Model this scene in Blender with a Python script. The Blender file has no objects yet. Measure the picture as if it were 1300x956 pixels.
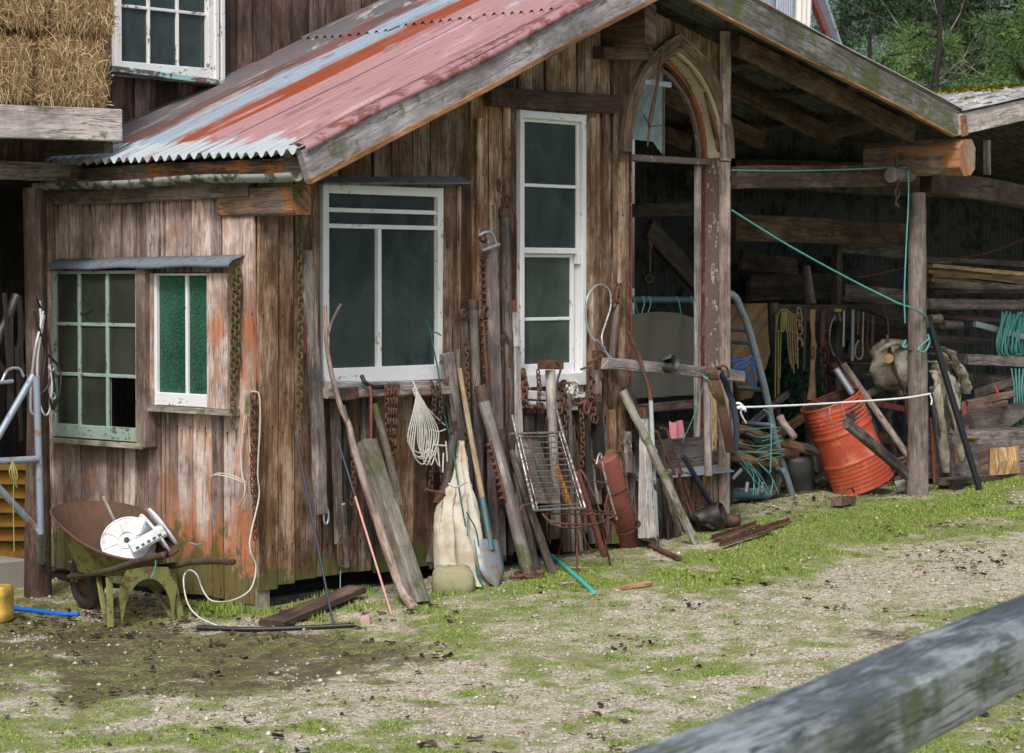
import bpy, math, random
import numpy as np
from mathutils import Vector, Quaternion
random.seed(7); RNG = np.random.default_rng(11)
R = math.radians
scene = bpy.context.scene
COL = scene.collection

# ------------------------------------------------------------------ camera geometry (83 mm lens, eye height 1.75 m)
F = 3007.; CX = 650.; CY = 433.; HZ = 355.; VR = 3400.
pitch = math.atan((CY-HZ)/F); yaw = math.atan((VR-CX)/math.hypot(F, CY-HZ))
FW = Vector((math.cos(yaw)*math.cos(pitch), math.sin(yaw)*math.cos(pitch), -math.sin(pitch)))
RT = Vector((math.sin(yaw), -math.cos(yaw), 0)); UP = RT.cross(FW)
CAM = Vector((-8.305858967651215, -9.428830347005515, 1.75))
def ray(px, py): return FW + RT*((px-CX)/F) - UP*((py-CY)/F)
def P(px, py, y=None, x=None, z=None):
    v = ray(px, py)
    s = (y-CAM.y)/v.y if y is not None else (x-CAM.x)/v.x if x is not None else (z-CAM.z)/v.z
    return CAM + v*s
def gz(x, y):
    return .034*min(max(x, -1), 7.5) + .008*math.sin(1.7*x+.6*y) + .006*math.sin(2.9*y-1.1*x)
def G(px, py, dz=0.):
    z = 0.
    for i in range(40):
        p = P(px, py, z=z+dz); z = z*.5+.5*gz(p.x, p.y)
    return Vector((p.x, p.y, z+dz))
def wpx(n, p): return n*(p-CAM).dot(FW)/F         # size in metres of n photo pixels at p

# ------------------------------------------------------------------ mesh builder
class MB:
    def __init__(s): s.v=[]; s.f=[]; s.uv=[]; s.r=[]; s.sm=[]
    def face(s, pts, uvs, r=0., smooth=False):
        n=len(s.v); s.v.extend(tuple(p) for p in pts); s.f.append(tuple(range(n, n+len(pts)))); s.uv.append(uvs); s.r.append(r); s.sm.append(smooth)
    def loft(s, rings, closed=True, cap=True, r=None, smooth=True, us=None, vs=None):
        r = random.random() if r is None else r
        k=len(rings[0]); base=len(s.v)
        for ring in rings: s.v.extend(tuple(p) for p in ring)
        if vs is None:
            vs=[0.]
            for i in range(1, len(rings)): vs.append(vs[-1]+sum((Vector(rings[i][j])-Vector(rings[i-1][j])).length for j in range(0,k,max(1,k//3)))/len(range(0,k,max(1,k//3))))
        if us is None:
            us=[0.]
            for j in range(k): us.append(us[-1]+(Vector(rings[0][(j+1)%k])-Vector(rings[0][j])).length)
        m = k if closed else k-1
        for i in range(len(rings)-1):
            for j in range(m):
                j2=(j+1)%k
                s.f.append((base+i*k+j, base+i*k+j2, base+(i+1)*k+j2, base+(i+1)*k+j))
                s.uv.append(((us[j],vs[i]),(us[j+1],vs[i]),(us[j+1],vs[i+1]),(us[j],vs[i+1]))); s.r.append(r); s.sm.append(smooth)
        if cap and closed:
            for ring, rev in ((rings[0], True), (rings[-1], False)):
                q=[Vector(p) for p in ring]; c=sum(q, Vector())/k; e=(q[0]-c); e=e.normalized() if e.length>1e-9 else Vector((1,0,0))
                nn=(q[1]-c).cross(e); f=nn.cross(e).normalized() if nn.length>1e-12 else Vector((0,1,0))
                if rev: q=q[::-1]
                s.face(q, [((p-c).dot(e)*1.0,(p-c).dot(f)*.3) for p in q], r, False)
        return s
    def bar(s, p0, p1, w, t, n=(0,-1,0), seg=1, jit=0., ch=.004, r=None, w1=None, t1=None, bow=0., endj=0.):
        """rectangular member, width w across, thickness t along n; centred on p0-p1"""
        p0=Vector(p0); p1=Vector(p1); d=(p1-p0); L=d.length; d=d/L; n=Vector(n); n=(n-d*n.dot(d)).normalized(); a=d.cross(n)
        w1=w if w1 is None else w1; t1=t if t1 is None else t1
        rings=[]; sd=random.random()*10
        for i in range(seg+1):
            f=i/seg; W=(w+(w1-w)*f)/2; T=(t+(t1-t)*f)/2
            c=min(ch, W*.6, T*.6)
            off=a*(jit*math.sin(sd+f*L*3.1)) + n*(bow*4*f*(1-f)+jit*.6*math.sin(sd*2+f*L*2.3))
            cc=p0+d*(L*f)+off
            ring=[]
            for (x,y) in ((-W+c,-T),(W-c,-T),(W,-T+c),(W,T-c),(W-c,T),(-W+c,T),(-W,T-c),(-W,-T+c)):
                jx=jit*random.uniform(-.5,.5) if jit else 0; jy=jit*random.uniform(-.5,.5) if jit else 0
                q=cc+a*(x+jx)+n*(y+jy)
                if endj and (i==0 or i==seg): q=q+d*random.uniform(-endj,endj)
                ring.append(q)
            rings.append(ring)
        return s.loft(rings, smooth=False, r=r, vs=[L*i/seg for i in range(seg+1)])
    def box(s, lo, hi, ax=2, ch=.003, r=None):
        """axis-aligned box; grain runs along axis ax"""
        lo=Vector(lo); hi=Vector(hi); c=(lo+hi)/2; e=hi-lo
        p0=c.copy(); p1=c.copy(); p0[ax]=lo[ax]; p1[ax]=hi[ax]
        k=1 if ax!=1 else 0; o=[i for i in (0,1,2) if i not in (ax,k)][0]
        nn=Vector((0,0,0)); nn[k]=-1
        return s.bar(p0,p1,e[o],e[k],nn,ch=ch,r=r)
    def tube(s, pts, r, n=8, cap=True, noise=0., rr=None, closed=False):
        pts=[Vector(p) for p in pts]; m=len(pts)
        rad=[r]*m if not isinstance(r,(list,tuple)) else list(r)
        rings=[]; prev=None
        for i in range(m):
            if closed: d=(pts[(i+1)%m]-pts[i-1])
            else: d=pts[min(i+1,m-1)]-pts[max(i-1,0)]
            d.normalize()
            if prev is None:
                a=Vector((0,0,1)) if abs(d.z)<.9 else Vector((1,0,0)); e=d.cross(a).normalized()
            else:
                e=prev-d*prev.dot(d); e=e.normalized() if e.length>1e-6 else d.orthogonal().normalized()
            prev=e; b=d.cross(e)
            rings.append([pts[i]+(e*math.cos(2*math.pi*j/n)+b*math.sin(2*math.pi*j/n))*rad[i]*(1+(random.uniform(-noise,noise) if noise else 0)) for j in range(n)])
        if closed: rings.append(rings[0])
        return s.loft(rings, cap=cap and not closed, r=rr)
    def obj(s, name, mat, parent=None, origin=None):
        me=bpy.data.meshes.new(name)
        o0=Vector((0,0,0)); q=parent
        if parent is not None:
            while q.parent is not None: q=q.parent
            o0=q.location.copy()
        elif origin is not None: o0=Vector(origin)
        elif s.v:
            a=np.array(s.v); o0=Vector(((a[:,0].min()+a[:,0].max())/2,(a[:,1].min()+a[:,1].max())/2,a[:,2].min()))
        V=np.array(s.v,dtype=float)-np.array(o0)
        me.from_pydata(V.tolist(),[],s.f)
        ul=me.uv_layers.new(name='UVMap'); ul.data.foreach_set('uv',[c for f in s.uv for q in f for c in q])
        at=me.attributes.new('rnd','FLOAT','FACE'); at.data.foreach_set('value',s.r)
        me.polygons.foreach_set('use_smooth',s.sm)
        me.update()
        me.materials.append(mat)
        ob=bpy.data.objects.new(name,me); COL.objects.link(ob)
        if parent is not None: ob.parent=parent
        else: ob.location=o0
        return ob
def np_obj(name, V, Fc, mat, parent=None, k=3, rnd=None, uv=None):
    """fast mesh from numpy arrays: V (n,3), Fc (m,k)"""
    me=bpy.data.meshes.new(name); m=len(Fc)
    o0=np.zeros(3)
    if parent is not None: o0=np.array(parent.location)
    me.vertices.add(len(V)); me.vertices.foreach_set('co',(V-o0).astype(np.float32).ravel())
    me.loops.add(m*k); me.loops.foreach_set('vertex_index',Fc.astype(np.int32).ravel())
    me.polygons.add(m); me.polygons.foreach_set('loop_start',np.arange(0,m*k,k,dtype=np.int32)); me.polygons.foreach_set('loop_total',np.full(m,k,dtype=np.int32))
    at=me.attributes.new('rnd','FLOAT','FACE'); at.data.foreach_set('value',(RNG.random(m) if rnd is None else rnd).astype(np.float32))
    if uv is not None:
        ul=me.uv_layers.new(name='UVMap'); ul.data.foreach_set('uv',uv.astype(np.float32).ravel())
    me.update(calc_edges=True); me.validate()
    me.materials.append(mat)
    ob=bpy.data.objects.new(name,me); COL.objects.link(ob)
    if parent is not None: ob.parent=parent
    return ob
def tag(o,label=None,cat=None,group=None,kind=None):
    if label: o['label']=label
    if cat: o['category']=cat
    if group: o['group']=group
    if kind: o['kind']=kind
    return o
def thing(name,label,cat,loc,group=None):
    o=bpy.data.objects.new(name,None); COL.objects.link(o); o.location=Vector(loc); o.empty_display_size=.1
    return tag(o,label,cat,group)
def curve(pts, n=6):
    """Catmull-Rom through points"""
    p=[Vector(q) for q in pts]; p=[p[0]*2-p[1]]+p+[p[-1]*2-p[-2]]; out=[]
    for i in range(1,len(p)-2):
        for k in range(n):
            t=k/n; a,b,c,d=p[i-1:i+3]
            out.append(.5*((2*b)+(c-a)*t+(2*a-5*b+4*c-d)*t*t+(3*b-a-3*c+d)*t**3))
    out.append(p[-2]); return out

# ------------------------------------------------------------------ materials
class NT:
    def __init__(s,name):
        s.m=bpy.data.materials.new(name); s.m.use_nodes=True; s.t=s.m.node_tree; s.t.nodes.clear()
        s.out=s.t.nodes.new('ShaderNodeOutputMaterial')
    def n(s,kind,**kw):
        nd=s.t.nodes.new('ShaderNode'+kind)
        for k,v in kw.items():
            if k.startswith('_'): setattr(nd,k[1:],v)
            else:
                key=int(k[1:]) if k[0]=='i' and k[1:].isdigit() else k
                if isinstance(v,bpy.types.NodeSocket): s.t.links.new(v,nd.inputs[key])
                else: nd.inputs[key].default_value=v
        return nd
    def math(s,op,a,b=0.,clamp=False): 
        return s.n('Math',_operation=op,_use_clamp=clamp,i0=a,i1=b).outputs[0]
    def mix(s,f,a,b,mode='MIX'):
        nd=s.t.nodes.new('ShaderNodeMix'); nd.data_type='RGBA'; nd.blend_type=mode
        for i,v in ((0,f),(6,a),(7,b)):
            if isinstance(v,bpy.types.NodeSocket): s.t.links.new(v,nd.inputs[i])
            else: nd.inputs[i].default_value=(v if i==0 else (*v,1) if len(v)==3 else v)
        return nd.outputs[2]
    def noise(s,vec,scale,detail=4,rough=.55,dist=0.):
        return s.n('TexNoise',Vector=vec,Scale=scale,Detail=detail,Roughness=rough,Distortion=dist).outputs[0]
    def ss(s,x,a,b):
        nd=s.n('MapRange',_interpolation_type='SMOOTHSTEP',Value=x); nd.inputs[1].default_value=a; nd.inputs[2].default_value=b; return nd.outputs[0]
    def ramp(s,x,stops):
        nd=s.n('ValToRGB',Fac=x); cr=nd.color_ramp
        while len(cr.elements)<len(stops): cr.elements.new(.5)
        for e,(p,c) in zip(cr.elements,stops): e.position=p; e.color=(*c,1)
        return nd.outputs[0]
    def vec(s,x,y,z=0.): return s.n('CombineXYZ',X=x,Y=y,Z=z).outputs[0]
    def uv(s):
        sp=s.n('SeparateXYZ',Vector=s.n('TexCoord').outputs['UV']); return sp.outputs[0],sp.outputs[1]
    def rnd(s): return s.n('Attribute',_attribute_name='rnd').outputs['Fac']
    def pos(s): return s.n('NewGeometry').outputs['Position']
    def finish(s,col,rough=.7,metal=0.,bump=None,bstr=.3,bdist=.004,spec=.5,**kw):
        b=s.n('BsdfPrincipled')
        for k,v in (('Base Color',col),('Roughness',rough),('Metallic',metal),('Specular IOR Level',spec),*kw.items()):
            if isinstance(v,bpy.types.NodeSocket): s.t.links.new(v,b.inputs[k])
            else: b.inputs[k].default_value=(*v,1) if isinstance(v,tuple) and len(v)==3 else v
        if bump is not None:
            bp=s.n('Bump',Strength=bstr,Distance=bdist,Height=bump); s.t.links.new(bp.outputs[0],b.inputs['Normal'])
        s.t.links.new(b.outputs[0],s.out.inputs[0]); return s.m

def wood(name,dark,mid,light,weather=(.38,.33,.31),amt=.5,lich=None,lamt=0.,moss=0.,low=None,knots=.5,rough=.8,lscale=1.,where=None,nails=False):
    s=NT(name); u,v=s.uv(); r=s.rnd()
    r17=s.math('MULTIPLY',r,17.3); r31=s.math('MULTIPLY',r,31.7)
    u2=s.math('ADD',u,r17)
    def nz(a,b,det=4,ro=.6,di=0.): return s.noise(s.vec(s.math('MULTIPLY',u2,a),s.math('MULTIPLY',s.math('ADD',v,r31),b),r31),1.,det,ro,di)
    grain=nz(120,10,5,.75,.3); streak=nz(14,1.1,6,.68,.9); patch=nz(4.8,2.2,5,.68); fine=nz(160,9,3)
    pos=s.pos(); z=s.n('SeparateXYZ',Vector=pos).outputs[2]; blot=s.noise(pos,3.2,6,.68); stain=nz(9,.35,3,.55)
    val=s.math('ADD',s.math('ADD',s.math('MULTIPLY',grain,.30),s.math('MULTIPLY',streak,.38)),s.math('MULTIPLY',patch,.32))
    col=s.ramp(val,[(.38,dark),(.49,mid),(.60,light)])
    wm=s.math('MULTIPLY',s.ss(s.math('ADD',patch,s.math('MULTIPLY',s.math('SUBTRACT',grain,.5),.6)),.45,.66),amt)
    col=s.mix(wm,col,weather)
    # board-to-board tint
    hv=s.n('TexWhiteNoise',_noise_dimensions='1D',W=s.math('MULTIPLY',r,91.)).outputs[0]
    col=s.mix(1.,col,s.ramp(hv,[(0,(.55,.50,.48)),(.3,(.82,.80,.80)),(.5,(1.02,.93,.82)),(.75,(1.12,1.12,1.12)),(1,(1.42,1.38,1.34))]),'MULTIPLY')
    col=s.mix(1.,col,s.ramp(blot,[(.34,(.58,.54,.53)),(.5,(1.,1.,1.)),(.66,(1.30,1.27,1.23))]),'MULTIPLY')
    col=s.mix(s.math('MULTIPLY',s.ss(stain,.56,.68),.55),col,tuple(c*.7 for c in dark))
    crack=s.ss(s.math('ABSOLUTE',s.math('SUBTRACT',nz(22,.9,3,.6,.3),.5)),.0,.012)
    cm=s.math('MULTIPLY',s.math('SUBTRACT',1.,crack),s.ss(patch,.4,.6))
    col=s.mix(s.math('MULTIPLY',cm,.8),col,tuple(c*.25 for c in dark))
    if knots:
        vo=s.n('TexVoronoi',Vector=s.vec(s.math('MULTIPLY',u2,7.),s.math('MULTIPLY',s.math('ADD',v,r31),2.),r31),Scale=1.,Randomness=1.)
        kn=s.math('SUBTRACT',1.,s.ss(vo.outputs['Distance'],.07,.17))
        sel=s.math('GREATER_THAN',s.n('SeparateColor',Color=vo.outputs['Color']).outputs[0],.5)
        col=s.mix(s.math('MULTIPLY',s.math('MULTIPLY',kn,sel),knots),col,tuple(c*.5 for c in dark))
    if nails:
        fv=s.math('MULTIPLY',s.math('FRACT',s.math('DIVIDE',v,.62)),.62)
        for uo,vo_ in ((.032,.31),(.105,.33)):
            du=s.math('SUBTRACT',u,uo); dv=s.math('SUBTRACT',fv,vo_); ds=s.math('SQRT',s.math('ADD',s.math('MULTIPLY',du,du),s.math('MULTIPLY',dv,dv)))
            drip=s.math('MULTIPLY',s.math('MULTIPLY',s.math('LESS_THAN',s.math('ABSOLUTE',s.math('ADD',du,s.math('MULTIPLY',s.math('SUBTRACT',streak,.5),.01))),.0055),s.math('LESS_THAN',dv,0.)),s.n('MapRange',Value=dv,i1=-.16,i2=0.,i3=0.,i4=.75).outputs[0])
            col=s.mix(drip,col,(.06,.028,.016)); col=s.mix(s.math('LESS_THAN',ds,.0065),col,(.02,.012,.01))
    if lich:
        ln=s.noise(pos,2.3*lscale,3,.6); lm=s.math('ADD',s.math('MULTIPLY',ln,.7),s.math('MULTIPLY',streak,.55))
        th=.78-.25*lamt
        if where: lm=s.math('ADD',lm,s.n('MapRange',Value=s.n('SeparateXYZ',Vector=pos).outputs[1],i1=where[0],i2=where[1],i3=.13,i4=-.13).outputs[0]); lm=s.math('ADD',lm,s.n('MapRange',Value=z,i1=.2,i2=1.6,i3=.05,i4=-.06).outputs[0])
        col=s.mix(s.math('MULTIPLY',s.ss(s.math('ADD',lm,s.math('MULTIPLY',s.math('SUBTRACT',grain,.5),.35)),th,th+.13),.78),col,s.mix(grain,tuple(c*.55 for c in lich),tuple(min(1,c*1.3) for c in lich)))
    if moss:
        mn=s.noise(pos,7.,5,.65); 
        if low: mn=s.math('ADD',mn,s.n('MapRange',Value=z,i1=low[0],i2=low[1],i3=.28,i4=-.25).outputs[0])
        col=s.mix(s.math('MULTIPLY',s.ss(mn,.62-.12*moss,.75-.12*moss),.8),col,s.mix(fine,(.035,.05,.012),(.13,.16,.04)))
    h=s.math('SUBTRACT',s.math('ADD',s.math('MULTIPLY',grain,.6),s.math('MULTIPLY',streak,.6)),s.math('MULTIPLY',cm,1.2))
    return s.finish(col,rough,0,h,.9,.006,spec=.35)
def paintwood(name,paint,under,amt=.35,rough=.55):
    s=NT(name); u,v=s.uv(); r=s.rnd(); r3=s.math('MULTIPLY',r,31.)
    n=s.noise(s.vec(s.math('MULTIPLY',u,40.),s.math('MULTIPLY',v,9.),r3),1.,5,.7); n2=s.noise(s.pos(),38.,4,.6)
    n3=s.noise(s.pos(),6.,3)
    p=s.math('ADD',s.math('MULTIPLY',n,.6),s.math('MULTIPLY',n2,.4))
    m=s.ss(s.math('ADD',p,s.math('MULTIPLY',s.math('SUBTRACT',n3,.5),.35)),.62-.22*amt,.66-.22*amt)
    col=s.mix(m,s.mix(n3,tuple(c*.8 for c in paint),paint),s.mix(n,tuple(c*.5 for c in under),under))
    return s.finish(col,rough,0,s.math('SUBTRACT',1.,m),.5,.002)
def metal(name,col,rust=(.16,.055,.025),amt=.5,rough=.5,met=.6,scale=14.,rust2=None,bump=.4):
    s=NT(name); pos=s.pos(); n=s.noise(pos,scale,6,.65); n2=s.noise(pos,scale*5,4,.6)
    m=s.ss(s.math('ADD',n,s.math('MULTIPLY',s.math('SUBTRACT',n2,.5),.3)),.62-.3*amt,.7-.25*amt)
    rc=s.mix(n2,tuple(c*.45 for c in rust),rust2 or tuple(min(1,c*1.7) for c in rust))
    c=s.mix(m,s.mix(n2,tuple(k*.75 for k in col),tuple(min(1,k*1.15) for k in col)),rc)
    ro=s.n('MapRange',Value=m,i3=rough,i4=.85).outputs[0]; me=s.n('MapRange',Value=m,i3=met,i4=.0).outputs[0]
    return s.finish(c,ro,me,n2,bump,.002)
def plain(name,col,rough=.5,met=0.,var=.25,scale=30.,bump=.15,dirt=None,damt=.3,**kw):
    s=NT(name); pos=s.pos(); n=s.noise(pos,scale,5,.65)
    c=s.mix(n,tuple(k*(1-var) for k in col),tuple(min(1,k*(1+var)) for k in col))
    if dirt:
        d=s.noise(pos,scale*.35,5,.7); c=s.mix(s.math('MULTIPLY',s.ss(d,.6-.2*damt,.72-.1*damt),.8),c,dirt)
    return s.finish(c,rough,met,n,bump,.002,**kw)
M={}
M['front']=wood('front board wood',(.042,.022,.013),(.180,.104,.060),(.37,.250,.160),(.47,.41,.36),.55,nails=True,knots=.8,moss=.4,low=(.1,.5),lich=(.33,.12,.03),lamt=-.35)
M['side']=wood('side board wood',(.10,.065,.055),(.30,.23,.205),(.48,.41,.385),(.56,.51,.50),.7,lich=(.46,.15,.04),lamt=.50,nails=True,where=(0.,1.5),moss=.5,low=(.1,.8),knots=.6)
M['barnwall']=wood('barn board wood',(.028,.015,.011),(.085,.052,.042),(.17,.12,.10),(.26,.22,.22),.35,knots=.6)
M['barge']=wood('barge board wood',(.17,.16,.175),(.36,.35,.38),(.58,.57,.62),(.62,.62,.66),.5,lich=(.50,.22,.06),lamt=-.1,moss=.45,knots=.4)
M['bargemoss']=wood('mossy barge wood',(.05,.05,.045),(.15,.15,.14),(.30,.30,.30),(.36,.36,.34),.4,lich=(.45,.18,.05),lamt=-.15,moss=1.2,knots=.3)
M['orange']=wood('lichened timber',(.12,.06,.03),(.33,.17,.075),(.48,.31,.18),(.4,.32,.26),.3,knots=.2)
M['plate']=wood('beam wood orange',(.05,.035,.03),(.15,.12,.10),(.30,.26,.23),(.36,.33,.31),.4,lich=(.60,.21,.04),lamt=.62,moss=.3,knots=.3,lscale=2)
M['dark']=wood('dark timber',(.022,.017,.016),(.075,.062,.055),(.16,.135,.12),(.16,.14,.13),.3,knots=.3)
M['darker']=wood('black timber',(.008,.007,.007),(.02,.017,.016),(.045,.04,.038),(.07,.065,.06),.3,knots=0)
M['beam']=wood('old brown beam',(.03,.018,.013),(.095,.058,.045),(.18,.125,.10),(.26,.21,.19),.4,knots=.5)
M['plateend']=wood('lichened log',(.08,.06,.05),(.22,.19,.17),(.42,.39,.37),(.45,.43,.41),.5,lich=(.46,.17,.045),lamt=.72,moss=.3,knots=.3,lscale=1.5)
M['jack']=wood('red stained jack wood',(.05,.042,.042),(.17,.145,.14),(.34,.31,.30),(.45,.42,.41),.5,lich=(.20,.07,.05),lamt=.35,knots=.3)
M['grey']=wood('silver weathered wood',(.09,.085,.085),(.24,.225,.225),(.44,.42,.41),(.5,.48,.48),.5,knots=.3,moss=.2,low=(0,.6))
M['greyd']=wood('grey dark wood',(.035,.03,.03),(.12,.105,.10),(.26,.235,.225),(.32,.29,.28),.5,knots=.4)
M['pinkgrey']=wood('pinkish weathered wood',(.11,.085,.08),(.27,.215,.20),(.45,.38,.36),(.52,.46,.44),.6,knots=.3)
M['mossy']=wood('mossy grey wood',(.10,.10,.08),(.28,.27,.23),(.42,.41,.36),(.42,.42,.38),.5,moss=.9,knots=.3)
M['tan']=wood('tan timber',(.12,.065,.03),(.30,.19,.10),(.48,.34,.20),(.4,.33,.27),.4,knots=.4)
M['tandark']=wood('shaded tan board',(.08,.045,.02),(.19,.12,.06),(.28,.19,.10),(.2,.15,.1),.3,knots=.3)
M['log']=wood('log wood',(.10,.085,.075),(.25,.215,.195),(.42,.38,.35),(.48,.44,.42),.5,knots=.5,lich=(.4,.17,.05),lamt=-.3)
M['handle']=wood('handle wood',(.18,.14,.09),(.36,.29,.19),(.52,.44,.31),(.5,.46,.4),.4,knots=.1)
M['white']=paintwood('peeling white paint',(.78,.80,.80),(.30,.22,.17),.32)
M['whitegood']=paintwood('white paint',(.80,.83,.86),(.40,.35,.32),.12)
M['cream']=paintwood('cream paint',(.66,.62,.46),(.30,.25,.2),.2)
M['oldcream']=paintwood('worn cream paint',(.52,.47,.40),(.20,.15,.14),.95)
M['green']=paintwood('pale green paint',(.30,.43,.38),(.16,.15,.13),.3)
M['redpaint']=paintwood('red brown paint',(.13,.03,.02),(.33,.17,.12),.35)
M['orangepaint']=paintwood('orange brown paint',(.36,.13,.07),(.15,.09,.07),.4)
M['sill']=paintwood('turquoise sill paint',(.35,.62,.62),(.20,.13,.10),.55)
M['rust']=metal('rusty iron',(.085,.05,.042),(.105,.046,.032),.6,.6,.3,25,(.22,.09,.05))
M['rustred']=metal('red oxide pipe',(.25,.075,.06),(.13,.05,.035),.35,.6,.0,9)
M['rustdark']=metal('dark rusty iron',(.05,.035,.03),(.10,.045,.03),.5,.55,.3,25)
M['rustorange']=metal('orange rust',(.22,.09,.02),(.34,.14,.025),.6,.7,.1,30)
M['steel']=metal('galvanised steel',(.42,.47,.52),(.16,.09,.06),.15,.45,.6,12)
M['chrome']=metal('wire rack steel',(.34,.36,.37),(.12,.07,.05),.5,.35,.7,30)
M['bluepipe']=metal('blue grey painted pipe',(.27,.34,.42),(.22,.12,.08),.22,.45,.2,10)
M['bluedark']=metal('dark blue pipe',(.06,.13,.18),(.1,.07,.05),.25,.5,.1,14)
M['blackp']=plain('black plastic',(.014,.014,.016),.45)
M['blacki']=metal('black cast iron',(.02,.02,.022),(.07,.035,.025),.3,.5,.3,20)
M['navy']=plain('dark blue rod',(.02,.03,.055),.5)
M['pink']=plain('pink fibre rod',(.55,.30,.25),.6)
M['leather']=plain('old black leather',(.022,.018,.018),.5,0,.5,40,.6)
M['leatherb']=plain('brown leather',(.07,.035,.02),.6,0,.5,30,.6)
M['rubber']=plain('grey green rubber',(.045,.055,.05),.6)
M['wropes']=plain('white cord',(.54,.54,.50),.8,0,.2,60,.3,dirt=(.3,.27,.22))
M['wbright']=plain('bright white rope',(.80,.81,.82),.8)
M['teal']=plain('teal baling twine',(.09,.33,.31),.7,0,.25,50)
M['tealpipe']=plain('turquoise hose',(.06,.50,.42),.4)
M['bluehose']=plain('blue water pipe',(.01,.14,.62),.4)
M['greencord']=plain('dark green cord',(.01,.12,.10),.7)
M['yellowrope']=plain('yellow green rope',(.30,.30,.09),.8)
M['tanrope']=plain('frayed tan rope',(.34,.25,.14),.9,0,.3,60,.5)
M['olive']=metal('mossy chain iron',(.10,.10,.035),(.10,.05,.03),.5,.7,.1,30)
M['sack']=plain('dirty white sack',(.52,.49,.42),.85,0,.22,12,1.0,dirt=(.36,.30,.20),damt=.75)
M['plastic']=plain('white plastic',(.68,.72,.76),.4,0,.12,20,.1,dirt=(.35,.36,.33),damt=.35)
M['jerry']=plain('yellow plastic',(.62,.42,.06),.45,0,.15,12,.1,dirt=(.3,.22,.08))
M['jerrydark']=plain('grey plastic',(.05,.055,.06),.5)
M['cap']=plain('yellow cap',(.65,.42,.02),.4)
M['canvas']=plain('grey canvas',(.19,.18,.155),.9,0,.25,5,.4)
M['bone']=plain('grimy white canvas',(.36,.33,.27),.8,0,.4,14,1.0,dirt=(.10,.08,.06),damt=.95)
M['stone']=plain('mossy stone',(.30,.28,.17),.9,0,.3,22,1.,dirt=(.17,.18,.05),damt=.6)
M['pinkstone']=plain('pinkish stone',(.42,.29,.24),.9,0,.3,40,.6)
M['barrow']=metal('mossy green barrow steel',(.19,.205,.06),(.07,.05,.025),.42,.75,.0,13,(.20,.11,.05))
M['barrowin']=metal('rusty barrow inside',(.12,.055,.04),(.05,.024,.018),.6,.75,.1,9,(.13,.08,.04))
M['barrowgrip']=metal('grimy barrow handle',(.09,.085,.035),(.05,.026,.02),.6,.7,.1,14,(.11,.06,.04))
M['tyre']=plain('old tyre rubber',(.03,.028,.027),.8,0,.4,20,.4,dirt=(.09,.08,.05))
M['tarp']=plain('pink cloth',(.50,.20,.22),.8)
M['yboard']=plain('yellow painted panel',(.40,.21,.03),.7,0,.25,8,.2,dirt=(.08,.05,.02),damt=.4)
M['concrete']=plain('grey concrete',(.28,.27,.25),.9,0,.2,14,.5)
# ---- special materials
def roofmat():
    s=NT('corrugated roofing'); pos=s.pos(); sp=s.n('SeparateXYZ',Vector=pos); x,y,z=sp.outputs
    st=s.noise(s.vec(s.math('MULTIPLY',x,.9),s.math('MULTIPLY',y,13.),0.),1.,5,.6)       # streaks run down the slope
    bl=s.noise(s.vec(s.math('MULTIPLY',x,2.2),s.math('MULTIPLY',y,5.),3.),1.,5,.65); fn=s.noise(pos,60.,5,.75)
    yy=s.math('ADD',y,s.math('MULTIPLY',s.math('SUBTRACT',bl,.5),.16))
    yy=s.n('MapRange',Value=yy,i1=-.6,i2=1.7).outputs[0]
    pink=(.40,.225,.225); gal=(.29,.36,.43); rust=(.27,.062,.018); brown=(.13,.075,.065)
    def f(v): return (v+.6)/2.3
    c=s.ramp(yy,[(0,pink),(f(.50),pink),(f(.53),rust),(f(.74),rust),(f(.78),gal),(f(1.03),gal),(f(1.07),brown),(f(1.22),brown),(f(1.26),(.15,.14,.15)),(1,(.11,.10,.10))])
    # faded paint shows galvanised metal near the eave and along the overlap
    ee=s.math('ADD',s.n('MapRange',Value=x,i1=-.16,i2=.42,i3=.30,i4=-.22).outputs[0],st)
    fade=s.ss(ee,.60,.64)
    c=s.mix(s.math('MULTIPLY',fade,.9),c,(.44,.52,.55))
    up=s.math('ADD',s.n('MapRange',Value=x,i1=1.5,i2=3.2,i3=-.1,i4=.14).outputs[0],bl)
    c=s.mix(s.math('MULTIPLY',s.ss(up,.54,.62),.85),c,(.40,.43,.48))
    sm=s.noise(s.vec(s.math('MULTIPLY',x,3.),s.math('MULTIPLY',y,9.),7.),1.,6,.75); c=s.mix(s.math('MULTIPLY',s.ss(sm,.54,.66),.65),c,(.24,.085,.06))
    c=s.mix(s.math('MULTIPLY',s.ss(st,.54,.66),.6),c,(.56,.42,.43))
    c=s.mix(s.math('MULTIPLY',s.ss(st,.46,.36),.6),c,(.27,.11,.10))
    rs=s.ss(s.math('ADD',s.math('MULTIPLY',st,.6),s.math('MULTIPLY',fn,.4)),.60,.68)
    c=s.mix(s.math('MULTIPLY',rs,.8),c,(.20,.055,.03))
    c=s.mix(s.math('MULTIPLY',s.ss(fn,.62,.7),.4),c,(.08,.04,.03))
    # fixing screws in rows and dark laps
    yr=s.math('FRACT',s.math('DIVIDE',y,.152)); dy=s.math('MULTIPLY',s.math('ABSOLUTE',s.math('SUBTRACT',yr,.375)),.152)
    xr=s.math('FRACT',s.math('DIVIDE',s.math('ADD',x,.35),.72)); dx=s.math('MULTIPLY',s.math('ABSOLUTE',s.math('SUBTRACT',xr,.5)),.72)
    dd=s.math('SQRT',s.math('ADD',s.math('MULTIPLY',dx,dx),s.math('MULTIPLY',dy,dy)))
    c=s.mix(s.math('MULTIPLY',s.math('LESS_THAN',dd,.011),.8),c,(.10,.06,.05))
    return s.finish(c,.42,.15,fn,.2,.001)
M['roof']=roofmat()
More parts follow.
